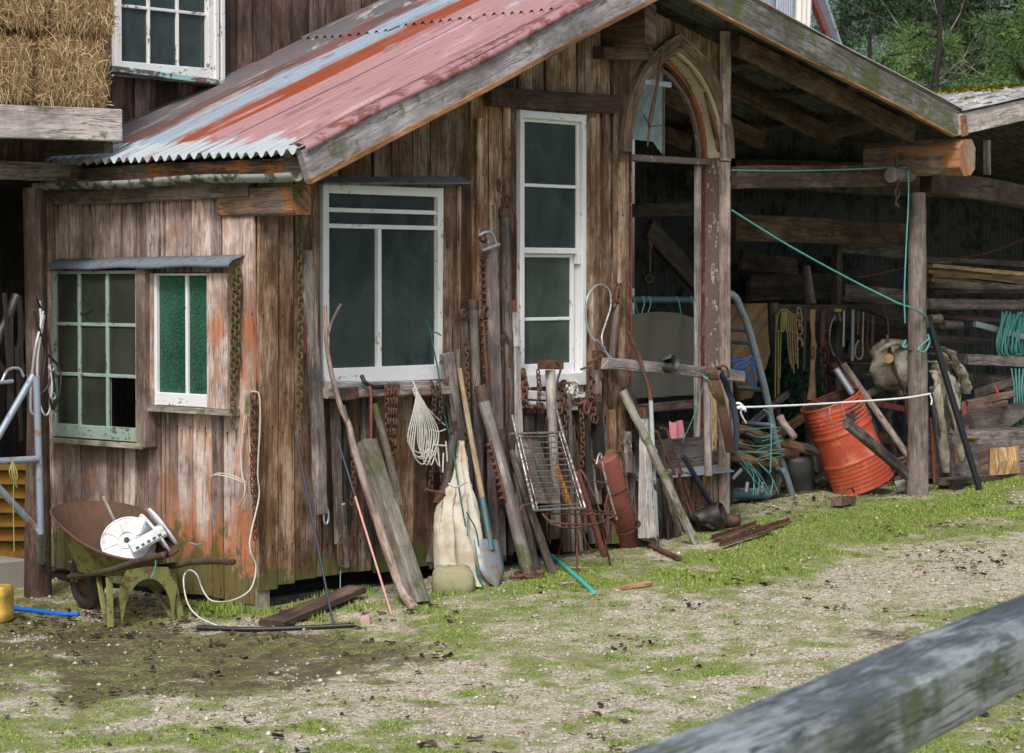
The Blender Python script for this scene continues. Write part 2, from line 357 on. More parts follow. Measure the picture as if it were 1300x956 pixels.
def glassmat(name,tint,dust,f=.55,rough=.1,cell=0):
    s=NT(name); pos=s.pos(); sp=s.n('SeparateXYZ',Vector=pos).outputs; n=s.noise(s.vec(s.math('MULTIPLY',sp[0],4.5),s.math('MULTIPLY',sp[1],4.5),s.math('MULTIPLY',sp[2],3.4)),1.,6,.75,.6); n2=s.noise(s.vec(s.math('MULTIPLY',sp[0],70.),s.math('MULTIPLY',sp[1],70.),s.math('MULTIPLY',sp[2],22.)),1.,4,.7)
    d=s.math('ADD',s.math('ADD',s.math('MULTIPLY',s.ss(n,.25,.80),.5),.15),s.math('MULTIPLY',s.ss(n2,.6,.75),.25))
    b=s.n('BsdfPrincipled'); c=s.mix(d,tuple(k*.3 for k in dust),tuple(k*1.6 for k in dust)); s.t.links.new(c,b.inputs['Base Color'])
    b.inputs['Roughness'].default_value=rough; b.inputs['Specular IOR Level'].default_value=.4
    if cell:
        vo=s.n('TexVoronoi',Vector=pos,Scale=cell); bp=s.n('Bump',Strength=1.,Distance=.006,Height=vo.outputs[0]); s.t.links.new(bp.outputs[0],b.inputs['Normal'])
    tr=s.n('BsdfTransparent',Color=(*tint,1)); mx=s.n('MixShader'); mx.inputs[0].default_value=f
    s.t.links.new(tr.outputs[0],mx.inputs[1]); s.t.links.new(b.outputs[0],mx.inputs[2]); s.t.links.new(mx.outputs[0],s.out.inputs[0]); return s.m
M['glass']=glassmat('dusty window glass',(.45,.6,.62),(.058,.088,.092),.76,.08)
M['glassolive']=glassmat('dusty olive glass',(.5,.6,.5),(.062,.072,.058),.75,.15)
M['glassdust']=glassmat('dusty cobweb glass',(.45,.55,.5),(.07,.10,.085),.8,.35)
M['glassgreen']=glassmat('green pebbled glass',(.05,.5,.28),(.030,.130,.085),.85,.15,60)
M['glasssky']=glassmat('pane with painted sky',(.7,.85,.9),(.30,.42,.46),.85,.15)  # pale blue base colour paints the sky's reflection into this pane
def drummat():
    s=NT('orange drum paint'); pos=s.pos(); n=s.noise(pos,5.,5,.7); n2=s.noise(pos,28.,4,.7)
    c=s.mix(n,(.38,.05,.022),(.56,.115,.058)); c=s.mix(s.math('MULTIPLY',s.ss(n,.5,.7),.6),c,(.66,.26,.19)); n3=s.noise(pos,12.,6,.75)
    c=s.mix(s.math('MULTIPLY',s.ss(n3,.58,.68),.6),c,(.25,.06,.035))
    c=s.mix(s.math('MULTIPLY',s.ss(n2,.60,.66),.9),c,(.12,.05,.03)); return s.finish(c,.5,0,n2,.1,.001)
M['drum']=drummat()
def haymat():
    s=NT('straw'); r=s.rnd(); n=s.noise(s.pos(),7.,3,.6)
    c=s.ramp(s.math('ADD',s.math('MULTIPLY',r,.75),s.math('MULTIPLY',n,.3)),[(.1,(.15,.085,.04)),(.45,(.40,.27,.13)),(.75,(.58,.43,.24)),(1,(.76,.63,.42))])
    return s.finish(c,.75,spec=.3)
M['hay']=haymat()
def leafmat(name,stops,n_scale=2.,rough=.6,trans=0.):
    s=NT(name); r=s.rnd(); n=s.noise(s.pos(),n_scale,3,.6)
    c=s.ramp(s.math('ADD',s.math('MULTIPLY',r,.6),s.math('MULTIPLY',n,.5)),stops)
    return s.finish(c,rough,spec=.3)
M['grass']=leafmat('short grass',[(.15,(.06,.10,.018)),(.45,(.15,.235,.035)),(.7,(.25,.34,.07)),(1,(.46,.47,.20))],3.)
M['leaves']=leafmat('wet dead leaves',[(.1,(.010,.008,.008)),(.5,(.035,.024,.02)),(.85,(.10,.06,.04)),(1,(.17,.11,.07))])
M['gravel']=leafmat('pale gravel',[(.05,(.10,.085,.065)),(.35,(.28,.245,.19)),(.7,(.48,.44,.36)),(1,(.75,.72,.64))],5.,.8)
M['pine']=leafmat('pine needles',[(.1,(.012,.035,.022)),(.45,(.035,.095,.04)),(.75,(.08,.17,.06)),(1,(.18,.28,.11))],.9)
M['pinelight']=leafmat('light green foliage',[(.1,(.02,.05,.015)),(.45,(.06,.13,.03)),(.75,(.13,.22,.06)),(1,(.24,.31,.12))],.9)
M['moss']=leafmat('yellow roof moss',[(.1,(.06,.07,.01)),(.5,(.19,.19,.02)),(1,(.36,.33,.05))],9.,.9)
M['darkgreenleaf']=leafmat('dark green fronds',[(.1,(.006,.02,.013)),(.5,(.012,.05,.03)),(1,(.03,.10,.05))],5.)
def groundmat():
    s=NT('farmyard ground'); pos=s.pos()
    ga=s.n('Attribute',_attribute_name='grassy').outputs['Fac']; mu=s.n('Attribute',_attribute_name='muddy').outputs['Fac']
    n1=s.noise(pos,2.,4,.6); n2=s.noise(pos,11.,5,.7); n3=s.noise(pos,55.,4,.7); n4=s.noise(pos,160.,3,.7)
    vo=s.n('TexVoronoi',Vector=pos,Scale=85.).outputs; vr=s.n('SeparateColor',Color=vo['Color']).outputs[0]
    grav=s.ramp(s.math('ADD',s.math('MULTIPLY',vr,.6),s.math('MULTIPLY',n3,.4)),[(.1,(.13,.108,.08)),(.4,(.36,.315,.24)),(.7,(.56,.51,.41)),(1,(.82,.78,.67))])
    mud=s.ramp(s.math('ADD',s.math('MULTIPLY',n2,.5),s.math('MULTIPLY',n3,.5)),[(.3,(.03,.024,.017)),(.5,(.11,.09,.05)),(.7,(.23,.195,.11))])
    gr=s.ramp(n3,[(.3,(.075,.085,.03)),(.5,(.18,.215,.06)),(.7,(.31,.34,.12))])
    base=s.mix(s.ss(s.math('ADD',mu,s.math('MULTIPLY',s.math('SUBTRACT',n2,.5),1.7)),.3,.75),grav,mud)
    dk=s.ss(s.math('ADD',s.math('MULTIPLY',n1,.4),s.math('MULTIPLY',n2,.6)),.55,.66)
    base=s.mix(s.math('MULTIPLY',dk,.55),base,(.06,.052,.048))
    c=s.mix(s.ss(s.math('ADD',ga,s.math('MULTIPLY',s.math('SUBTRACT',n2,.5),1.1)),.42,.62),base,gr)
    spk=s.math('ADD',s.math('MULTIPLY',n2,.45),s.math('MULTIPLY',n3,.55)); c=s.mix(s.math('MULTIPLY',s.ss(s.math('ADD',spk,s.math('MULTIPLY',ga,.34)),.53,.66),.85),c,gr)
    c=s.mix(s.math('MULTIPLY',s.ss(n4,.60,.66),.6),c,(.07,.055,.045))
    wet=s.n('MapRange',Value=s.math('MULTIPLY',mu,s.ss(n1,.4,.6)),i3=.85,i4=.35).outputs[0]
    h=s.math('ADD',s.math('MULTIPLY',n3,.5),s.math('SUBTRACT',.5,s.math('MULTIPLY',vo['Distance'],.6)))
    return s.finish(c,wet,0,h,.7,.012,spec=.4)
M['ground']=groundmat()

# ------------------------------------------------------------------ ground sheet
def vnoise(x,y,seed=0):
    xi=np.floor(x).astype(int); yi=np.floor(y).astype(int); fx=x-xi; fy=y-yi; fx=fx*fx*(3-2*fx); fy=fy*fy*(3-2*fy)
    def h(a,b):
        q=np.sin(a*127.1+b*311.7+seed*74.7)*43758.5453; return q-np.floor(q)
    return (h(xi,yi)*(1-fx)+h(xi+1,yi)*fx)*(1-fy)+(h(xi,yi+1)*(1-fx)+h(xi+1,yi+1)*fx)*fy
def fbm(x,y,o=4,seed=0):
    t=0;a=.5
    for i in range(o): t=t+a*vnoise(x*2**i,y*2**i,seed+i); a*=.5
    return t/(1-.5**o)
def gzn(x,y): return .034*np.clip(x,-1,7.5)+.008*np.sin(1.7*x+.6*y)+.006*np.sin(2.9*y-1.1*x)
def poly(pts): return [(G(*q).x,G(*q).y) for q in pts]
# patches of the yard, as areas of ground
GRASS=[poly(q) for q in (
 [(548,792),(600,800),(700,770),(770,745),(770,705),(700,720),(640,742),(560,762)],
 [(330,792),(330,770),(400,756),(450,752),(480,770),(420,792)],
 [(790,745),(900,760),(1010,735),(1100,700),(1200,672),(1310,660),(1310,598),(1240,608),(1100,636),(1000,654),(925,668),(880,700)],
 [(235,790),(300,790),(300,762),(240,768)])]
GRAV=[poly(q) for q in (
 [(930,664),(1060,640),(1130,618),(1020,600),(930,618)],
 [(600,838),(700,842),(860,800),(880,775),(760,775),(600,790)],
 [(860,800),(1000,820),(1310,760),(1310,680),(1150,692),(1000,730)],
 [(440,795),(560,795),(560,770),(520,768),(450,775)],[(640,740),(760,715),(840,700),(840,680),(700,690),(620,720)])]
MUD=[poly(q) for q in (
 [(-60,880),(-60,765),(300,792),(520,800),(560,835),(420,866),(200,900)],
 [(740,760),(860,735),(850,700),(760,715)])]
def sdf(x,y,pg):
    pts=np.array(pg); n=len(pts); inside=np.zeros(x.shape,bool); dist=np.full(x.shape,1e9)
    for i in range(n):
        a=pts[i]; b=pts[(i+1)%n]; e=b-a
        t=np.clip(((x-a[0])*e[0]+(y-a[1])*e[1])/max(e@e,1e-9),0,1)
        dist=np.minimum(dist,np.hypot(x-a[0]-t*e[0],y-a[1]-t*e[1]))
        c=((a[1]>y)!=(b[1]>y))&(x<(b[0]-a[0])*(y-a[1])/((b[1]-a[1]) if b[1]!=a[1] else 1e-9)+a[0]); inside^=c
    return np.where(inside,dist,-dist)
def masks(x,y):
    n=fbm(x*.9,y*.9,4,3); n2=fbm(x*4,y*4,3,9); n3=fbm(x*1.6+5,y*1.6,4,21)
    n4=fbm(x*9,y*9,3,44); g=np.clip((n-.17)*1.35+(n2-.5)*.9+(n4-.5)*1.5,0,.64)
    m=np.clip((n3-.50)*2.6,0,.6)
    for pg in GRAV:
        k=np.clip(.5+(sdf(x,y,pg)+(n2-.5)*.9)/.5,0,1); g=g*(1-k*.45); m=m*(1-k*.7)
    for pg in MUD:
        k=np.clip(.5+(sdf(x,y,pg)+(n2-.5)*1.5)/.7,0,1); g=g*(1-k*.62); m=np.maximum(m,k*.95)
    for pg in GRASS:
        k=np.clip(.5+(sdf(x,y,pg)+(n2-.5)*.9)/.45,0,1); g=np.maximum(g,k*(.42+.5*n2+.25*n4)); m=m*(1-k*.6)
    inside=(x>.05)&(x<4.05)&(y>.05); g=np.where(inside,0,g); m=np.where(inside,1,m)
    bay=(x>4.1)&(y>.55); g=np.where(bay,0,g); m=np.where(bay,.9,m)
    return g,m
def ground():
    xs=np.concatenate([[-300,-120,-50,-20],np.arange(-9,11.01,.06),[16,25,45,120,300]])
    ys=np.concatenate([[-300,-120,-50,-20,-11],np.arange(-7.5,3.01,.06),[5,9,20,60,150,400]])
    X,Y=np.meshgrid(xs,ys,indexing='ij'); Z=gzn(X,Y)
    near=(np.abs(X)<11)&(np.abs(Y)<8); Z=Z+np.where(near,(fbm(X*5,Y*5,4,2)-.5)*.022,0)
    nx,ny=X.shape; V=np.stack([X.ravel(),Y.ravel(),Z.ravel()],1)
    i,j=np.meshgrid(np.arange(nx-1),np.arange(ny-1),indexing='ij'); a=(i*ny+j).ravel()
    Fc=np.stack([a,a+ny,a+ny+1,a+1],1)
    o=np_obj('ground',V,Fc,M['ground'],k=4); me=o.data
    g,m=masks(X.ravel(),Y.ravel())
    for nm,val in (('grassy',g),('muddy',m)):
        at=me.attributes.new(nm,'FLOAT','POINT'); at.data.foreach_set('value',val.astype(np.float32))
    me.polygons.foreach_set('use_smooth',[True]*len(me.polygons))
    tag(o,'sloping farmyard of pale gravel mud and short grass','ground',kind='structure')
ground()
def scatter_pts(n,x0,x1,y0,y1):
    x=RNG.uniform(x0,x1,n); y=RNG.uniform(y0,y1,n)
    # keep only what the yard in front of the buildings can show
    v=np.stack([x-CAM.x,y-CAM.y],1); d=v@np.array([FW.x,FW.y]); a=v@np.array([RT.x,RT.y]); k=(d>3)&(np.abs(a/d)<.27)
    return x[k],y[k]
def grass():
    x,y=scatter_pts(900000,-4.5,9.5,-5.6,1.4); g,m=masks(x,y); f=fbm(x*11,y*11,2,5)
    keep=RNG.random(len(x))<np.clip((g+(f-.5)*1.2-.36)*1.7,0,1)*np.where(y>-.02,.7,1)
    keep&=~((x>.0)&(x<4.15)&(y>.03)); x=x[keep]; y=y[keep]; g=g[keep]; n=len(x)
    z=gzn(x,y)+(fbm(x*5,y*5,4,2)-.5)*.022
    h=RNG.uniform(.004,.015,n)*(.4+g*.8); w=RNG.uniform(.003,.007,n); th=RNG.uniform(0,6.28,n); le=RNG.uniform(.2,1.1,n)*h; la=RNG.uniform(0,6.28,n)
    tall=(y>-.55)&(x<1.2)&(x>-.2); h=np.where(tall,h*3.,h)
    c,s_=np.cos(th)*w,np.sin(th)*w
    V=np.empty((n,3,3)); V[:,0]=np.stack([x-c,y-s_,z-.004],1); V[:,1]=np.stack([x+c,y+s_,z-.004],1); V[:,2]=np.stack([x+np.cos(la)*le,y+np.sin(la)*le,z+h],1)
    tag(np_obj('grass',V.reshape(-1,3),np.arange(n*3).reshape(-1,3),M['grass']),'short bright green grass growing in patches over the yard','grass',kind='stuff')
grass()
def stones():
    x,y=scatter_pts(150000,-5.5,9.5,-6.0,2.); g,m=masks(x,y); f=fbm(x*6,y*6,2,15)
    keep=RNG.random(len(x))<np.clip((1.15-g*1.6-m*.95)+(f-.5),.03,1)*.62
    keep&=~((x>.05)&(x<4.1)&(y>.05)); x=x[keep]; y=y[keep]; n=len(x); z=gzn(x,y)+(fbm(x*5,y*5,4,2)-.5)*.022
    o8=np.array([(1,0,0),(0,1,0),(-1,0,0),(0,-1,0),(0,0,1),(0,0,-1)],float); f8=np.array([(0,1,4),(1,2,4),(2,3,4),(3,0,4),(1,0,5),(2,1,5),(3,2,5),(0,3,5)])
    s=np.minimum(RNG.lognormal(math.log(.0056),.55,n),.017)[:,None,None]
    V=o8[None]*s*RNG.uniform(.6,1.3,(n,6,1)); V[:,:,2]*=.65
    a=RNG.uniform(0,6.28,n); ca,sa=np.cos(a)[:,None],np.sin(a)[:,None]; vx=V[:,:,0]*ca-V[:,:,1]*sa; vy=V[:,:,0]*sa+V[:,:,1]*ca
    V=np.stack([vx+x[:,None],vy+y[:,None],V[:,:,2]+z[:,None]+s[:,:,0]*.3],2)
    Fc=(f8[None]+np.arange(n)[:,None,None]*6).reshape(-1,3); rn=np.repeat(np.clip(RNG.normal(.45,.24,n),0,1),8)
    tag(np_obj('gravel',V.reshape(-1,3),Fc,M['gravel'],rnd=rn),'small pale loose stones scattered over the yard','gravel',kind='stuff')
stones()
def leaflitter():
    x,y=scatter_pts(42000,-5.5,8,-5.8,.9)
    f=fbm(x*2.2,y*2.2,4,31); near=np.exp(-((x+.5)**2+(y-.3)**2)/.5)
    keep=RNG.random(len(x))<np.clip((f-.54)*3.0,0.02,1)*.55+near*.6; keep&=~((x>.05)&(x<4.1)&(y>.05)); x=x[keep]; y=y[keep]; n=len(x)
    z=gzn(x,y)+.008; L=np.minimum(RNG.lognormal(math.log(.014),.5,n),.032); W=L*RNG.uniform(.3,.7,n); a=RNG.uniform(0,6.28,n)
    V=np.empty((n,6,3)); ca,sa=np.cos(a),np.sin(a)
    for k,(u,v,hh) in enumerate([(-1,-.4,0),(0,-1,.5),(1,-.2,.1),(.9,.5,.5),(0,1,.1),(-.9,.6,.6)]):
        ux=L*u*RNG.uniform(.7,1.2,n); vy=W*v*RNG.uniform(.6,1.3,n); V[:,k]=np.stack([x+ux*ca-vy*sa,y+ux*sa+vy*ca,z+hh*L*RNG.uniform(.1,1.2,n)],1)
    F4=np.array([(0,1,4,5),(1,2,3,4)]); Fc=(F4[None]+np.arange(n)[:,None,None]*6).reshape(-1,4)
    tag(np_obj('fallen_leaves',V.reshape(-1,3),Fc,M['leaves'],k=4),'dark wet fallen leaves and bark bits over the yard','fallen leaves',kind='stuff')
leaflitter()
# ------------------------------------------------------------------ timber shed with the corrugated roof
S=.421; X0=-.113; Z0=2.411; XA=2.877; ZA=Z0+S*(XA-X0)
def zl(x): return Z0+S*(x-X0)
def zr(x): return ZA-.232*(x-XA)
def ztop(x): return min(zl(x),zr(x))
shed=thing('timber_shed','weathered brown board shed under a pink and rusty corrugated roof','shed',(0,0,0))
def vboards(mb,x0,x1,zb,zt,y,holes=(),w=(.12,.19),axis='x',th=.022,seed=1,side=-1,overlap=.0):
    """vertical boards on the plane y (axis x) or x=y (axis y); holes are (a0,a1,z0,z1)"""
    rr=random.Random(seed); a=x0
    while a<x1-.01:
        ww=rr.uniform(*w); b=min(a+ww,x1)
        if x1-b<.06: b=x1
        cuts=[(z0,z1) for (h0,h1,z0,z1) in holes if h0<(a+b)/2<h1]
        # snap boards to opening edges
        for (h0,h1,z0,z1) in holes:
            for e in (h0,h1):
                if a+.03<e<b-.005 : b=e
        cuts=[(z0,z1) for (h0,h1,z0,z1) in holes if h0-.001<(a+b)/2<h1+.001]
        lo=zb((a+b)/2) if callable(zb) else zb; lo+=rr.uniform(-.02,.02)
        spans=[(lo,None)]
        for z0,z1 in sorted(cuts): spans[-1]=(spans[-1][0],z0); spans.append((z1,None))
        r=rr.random(); oy=rr.uniform(0,.016); g=rr.uniform(.003,.008)
        for k,(s0,s1) in enumerate(spans):
            t0=(zt(a) if s1 is None else s1); t1=(zt(b) if s1 is None else s1)
            if min(t0,t1)-s0<.01: continue
            rings=[]; L=max(1,int((max(t0,t1)-s0)/.25)); tw=rr.uniform(-.002,.002)
            for i in range(L+1):
                f=i/L; za=s0+(t0-s0)*f; zc=s0+(t1-s0)*f; cup=rr.uniform(-.0015,.0015); ex=rr.uniform(-.0012,.0012)
                aa=a+g+ex; bb=b-g+ex+rr.uniform(-.001,.001); yo=oy+cup+tw*i
                q=[(aa,-yo,za),(bb,-yo+tw,zc),(bb,-yo+tw+th,zc),(aa,-yo+th,za)] if axis=='x' else [(bb,-yo,zc),(aa,-yo+tw,za),(aa,-yo+tw+th,za),(bb,-yo+th,zc)]
                if axis=='x': rings.append([Vector((p[0],y+p[1],p[2])) for p in q])
                else: rings.append([Vector((y+p[1],p[0],p[2])) for p in q])
            mb.loft(rings,smooth=False,r=(r+.37*k)%1,us=[0,b-a,b-a+th,2*(b-a)+th,2*(b-a)+2*th],vs=[s0+(t0-s0)*i/L for i in range(L+1)])
        a=b
# openings in the front wall
wx=lambda px,py=300: P(px,py,y=0).x
W1=(wx(407),wx(560),P(480,478,y=0).z-.03,P(480,236,y=0).z)        # big window
W2=(wx(656),wx(740),P(700,490,y=0).z,P(700,143,y=0).z)            # tall sash window
AX0,AX1=wx(797),wx(914); AZB=P(840,603,y=0).z; AZS=P(845,196,y=0).z; AZT=P(856,69,y=0).z; AD=P(893,200,x=AX1).y
fb=MB()
WE=wx(926)
def farch(x):  # gothic arch height above spring at x
    c=(AX0+AX1)/2; hw=(AX1-AX0)/2; t=abs(x-c)/hw
    H=AZT-AZS; Rr=(hw*hw+H*H)/(2*hw); q=Rr-hw*(1-t) if False else (Rr-hw)+abs(x-c)
    return AZS+math.sqrt(max(Rr*Rr-q*q,0))
zb=lambda x: gz(x,0)+.085+.02*math.sin(x*3)
holes=[W1,W2]
vboards(fb,0,AX0-.0,zb,lambda x: ztop(x)-.13,0,holes,(.11,.17),seed=5)
# arch opening: boards above it are cut to the curve
xs_=[AX0+(AX1-AX0)*i/6 for i in range(7)]
for i in range(6):
    a,b=xs_[i],xs_[i+1]
    la=max(farch(a),farch(b)) if False else None
    f0,f1=farch(a+.001),farch(b-.001); t0,t1=ztop(a)-.13,ztop(b)-.13
    q=lambda x,z,y:Vector((x,y,z))
    fb.loft([[q(a+.002,f0,0),q(b-.002,f1,0),q(b-.002,f1,.022),q(a+.002,f0,.022)],[q(a+.002,t0,0),q(b-.002,t1,0),q(b-.002,t1,.022),q(a+.002,t0,.022)]],smooth=False)
vboards(fb,AX1,WE,zb,lambda x: ztop(x)-.13,0,(),(.10,.14),seed=9)
vboards(fb,AX0,AX1,zb,lambda x: AZB,0,(),(.10,.16),seed=12)
fb.obj('front_wall',M['front'],shed)
# battens and strips standing proud of the front boards
tr=MB()
def strip(mb,pxa,pya,pxb,pyb,w,y=-.018,t=.024,**k):
    a=P(pxa,pya,y=y); b=P(pxb,pyb,y=y); mb.bar(a,b,w,t,seg=4,jit=.003,**k)
for (pa,ya,pb,yb,w) in [(569,240,566,470,.07),(583,236,582,470,.018),(644,118,643,480,.05),(753,150,754,480,.055),(768,130,768,600,.045),(788,206,789,600,.06),(609,150,611,500,.05),(400,300,401,470,.03)]:
    tr=MB(); strip(tr,pa,ya,pb,yb,w); tr.obj('trim_board',M['front'],shed)
b=MB(); strip(b,620,122,781,133,.11,y=-.04,t=.05); b.obj('lintel',M['beam'],shed)
b=MB(); strip(b,760,66,822,69,.075,y=-.06,t=.09); b.obj('ledge_board',M['beam'],shed)
b=MB(); strip(b,572,112,632,150,.05,y=-.03,t=.03) if False else None
# tall boards at the right end of the wall
b=MB(); strip(b,920,206,920,655,.085,y=-.035,t=.03); b.obj('corner_board',M['pinkgrey'],shed); b=MB(); strip(b,921,40,921,204,.085,y=-.03,t=.03); b.obj('corner_board',M['pinkgrey'],shed)
# left side wall (plane x=0)
SY=1.80
sb=MB()
zbs=lambda y: .02+.0*y+ (.0)+ .035*y
gw=(P(205,350,x=0).y,P(270,350,x=0).y,P(240,513,x=0).z,P(240,346,x=0).z)
lw=(P(70,450,x=0).y,P(172,450,x=0).y,P(120,556,x=0).z,P(120,342,x=0).z)
gwo=(gw[1],gw[0],gw[2],gw[3]); lwo=(lw[1],lw[0],lw[2],lw[3])
vboards(sb,.0,SY,zbs,lambda y:2.25,0,(gwo,lwo),(.10,.17),axis='y',seed=21)
sb.obj('side_wall',M['side'],shed)
# the roof: corrugated sheets on the left slope
def corr(mb,x0,x1,y0,y1,zf,amp=.017,per=.076,dz=0.,nx=6,edge=0.):
    ny=int((y1-y0)/per*8); r=random.random()
    ys=[y0+(y1-y0)*j/ny for j in range(ny+1)]; rows=[]
    for i in range(nx+1):
        row=[]
        for j,y in enumerate(ys):
            e=edge*(math.sin(y*9)+.5*math.sin(y*23+1)) if i in(0,nx) else 0
            x=x0+(x1-x0)*i/nx+e
            row.append(Vector((x,y,zf(x)+dz+amp*math.sin(2*math.pi*y/per)+.004*math.sin(x*3+y*5))))
        rows.append(row)
    base=len(mb.v)
    for t in (0,.0012):
        for row in rows: mb.v.extend((p.x,p.y,p.z-t) for p in row)
    k=ny+1; n1=(nx+1)*k
    for i in range(nx):
        for j in range(ny):
            a=base+i*k+j; mb.f.append((a,a+k,a+k+1,a+1)); mb.uv.append(((0,0),)*4); mb.r.append(r); mb.sm.append(True)
            a+=n1; mb.f.append((a,a+1,a+k+1,a+k)); mb.uv.append(((0,0),)*4); mb.r.append(r); mb.sm.append(True)
for (y0,y1,x0,x1,dz) in [(-.52,.30,-.17,2.02,0),(.24,.88,-.18,2.0,.004),(.80,1.62,-.17,1.9,.008),(-.50,.30,1.95,2.95,.014),(.22,.90,1.9,2.95,.018),(.84,1.62,1.8,2.95,.022)]:
    m=MB(); corr(m,x0,x1,y0,y1,lambda x: zl(x)+.012,dz=dz,edge=.006); m.obj('roof_sheet',M['roof'],shed)
for (y0,y1) in [(-.53,1.2),(1.15,3.6)]:
    m=MB(); corr(m,2.86,6.16,y0,y1,lambda x: zr(x)+.012,dz=.01,nx=10); m.obj('roof_sheet',M['roof'],shed)
m=MB(); corr(m,2.0,2.95,1.6,3.6,lambda x: zl(x)+.012,dz=.01,nx=4); m.obj('roof_sheet',M['roof'],shed)
M['underiron']=metal('dark underside iron',(.07,.08,.085),(.05,.025,.02),.5,.6,.1,6)  # for an extra layer added below the sheets to darken the interior
m=MB(); corr(m,2.90,6.10,-.46,3.55,lambda x: zr(x)-.012,dz=-.004,nx=4); m.obj('darkening_layer',M['underiron'],shed)
m=MB(); corr(m,.05,2.88,-.02,2.6,lambda x: zl(x)-.014,dz=-.006,nx=3); m.obj('darkening_layer',M['underiron'],shed)
# curled flashing over the left barge board
m=MB()
rings=[]
for i in range(25):
    x=-.12+i/24*2.35; z=zl(x)+.02; q=.012*math.sin(x*4)
    rings.append([Vector((x,-.40,z+.012)),Vector((x,-.47,z+.018)),Vector((x,-.525,z+.006+q*.5)),Vector((x,-.54,z-.03+q)),Vector((x,-.536,z-.03+q)),Vector((x,-.52,z+.002+q*.5)),Vector((x,-.47,z+.014)),Vector((x,-.40,z+.008))])
m.loft(rings,cap=False); m.obj('roof_flashing',metal('maroon flashing',(.36,.20,.21),(.16,.06,.05),.55,.55,.0,8),shed)
# barge boards
def barge(name,x0,x1,zf,y,w,t,mat,drop=.0,**k):
    m=MB(); a=Vector((x0,y,zf(x0)-w/2-drop)); b=Vector((x1,y,zf(x1)-w/2-drop)); m.bar(a,b,w,t,n=(0,-1,0),seg=14,jit=.003,**k); return m.obj(name,mat,shed)
barge('barge_board',X0+.0,XA+.02,zl,-.5,.165,.045,M['barge'],r=.3)
barge('barge_edge',X0+.03,XA-.02,zl,-.508,.03,.05,M['orange'],drop=.160,r=.5)
barge('barge_board',XA-.02,6.06,zr,-.5,.175,.05,M['bargemoss'],r=.45)
barge('barge_edge',XA+.05,6.03,zr,-.508,.014,.045,M['orange'],drop=.176,r=.2)
# eave: orange lichened fascia, gutter
m=MB(); m.bar((-.05,-.48,2.335),(-.05,1.6,2.335),.09,.03,n=(-1,0,0),seg=8,jit=.004); m.obj('fascia_board',M['plate'],shed)
m=MB(); rings=[]
for i in range(22):
    y=-.46+i/21*2.2; c=Vector((-.115,y,2.30+.006*math.sin(y*5)))
    rings.append([c+Vector((math.cos(a)*rr,0,math.sin(a)*rr)) for rr,al in ((.045,range(180,361,30)),(.042,range(360,179,-30))) for a in [math.radians(q) for q in al]])
m.loft(rings); m.obj('gutter',metal('old gutter',(.30,.33,.33),(.05,.05,.035),.55,.6,.2,12,(.08,.09,.04)),shed)
m=MB(); m.bar((-.02,-.0,2.235),(-.02,1.82,2.235),.11,.05,n=(-1,0,0),seg=6,jit=.004); m.obj('eave_beam',M['mossy'] if False else M['greyd'],shed)
m=MB(); m.bar((.03,.25,2.165),(.03,-.335,2.165),.155,.13,n=(-1,0,0),seg=5,jit=.004,ch=.012); m.obj('plate_beam',M['plate'],shed)
m=MB(); m.bar((XA+.0,.3,3.30),(XA+.0,-.34,3.30),.24,.11,n=(-1,0,0),seg=4,jit=.004,ch=.01); m.obj('ridge_beam',M['beam'],shed)
# rafters seen under the right slope and tie beams
for y in (-.12,.55,1.2,1.9,2.6):
    m=MB(); m.bar((XA+1.15,y,zr(XA+1.15)-.13),(6.1,y,zr(6.1)-.13),.13,.055,seg=6,jit=.003); m.obj('rafter',M['beam'],shed)
    if y>0: m=MB(); m.bar((.1,y,zl(.1)-.12),(XA,y,ZA-.12),.1,.05,seg=2); m.obj('rafter',M['dark'],shed)
for x in (4.6,5.3,5.95):
    m=MB(); m.bar((x,-.46,zr(x)-.035),(x,3.5,zr(x)-.035),.05,.07,n=(0,0,1)); m.obj('purlin',M['dark'],shed)
for (a,b,y,w,mt) in [((928,226),(1160,222),.0,.15,'beam'),((928,288),(1160,300),1.3,.2,'dark'),((928,215),(1190,222),2.4,.18,'dark')]:
    m=MB(); m.bar(P(*a,y=y),P(*b,y=y),w,.10,seg=8,jit=.004); m.obj('tie_beam',M['beam'],shed)
m=MB(); m.bar((6.20,.3,2.62),(6.20,-.52,2.60),.25,.2,n=(-1,0,0),seg=9,jit=.014,ch=.05); m.obj('log_plate',M['plateend'],shed)
# post of the open bay
pb=G(1166,629); 
m=MB(); pt=P(1163,245,y=pb.y); pp=[pb+(pt-pb)*f+Vector((.012*math.sin(f*7),.01*math.sin(f*5+1),0)) for f in [i/14 for i in range(15)]]; pp[0].z-=.05
m.tube(pp,[.078-.018*(i/14) for i in range(15)],12,noise=.05); m.obj('post',M['log'],shed)
m=MB(); a=P(1135,205,y=-.12); m.tube([P(1132,222,y=-.2),P(1155,222,y=-.05)],[.055,.05],10,noise=.06); m.obj('post_cap_log',M['grey'],shed)
# inner back walls and dark cladding
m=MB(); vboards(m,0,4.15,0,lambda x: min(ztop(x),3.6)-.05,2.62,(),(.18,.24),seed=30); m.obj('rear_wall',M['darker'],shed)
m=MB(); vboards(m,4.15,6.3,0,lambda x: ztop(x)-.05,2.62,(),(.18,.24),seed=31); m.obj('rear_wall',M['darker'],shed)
m=MB(); m.box((.03,.03,-.02),(4.1,2.6,.05)); m.obj('shed_floor',M['darker'],shed)
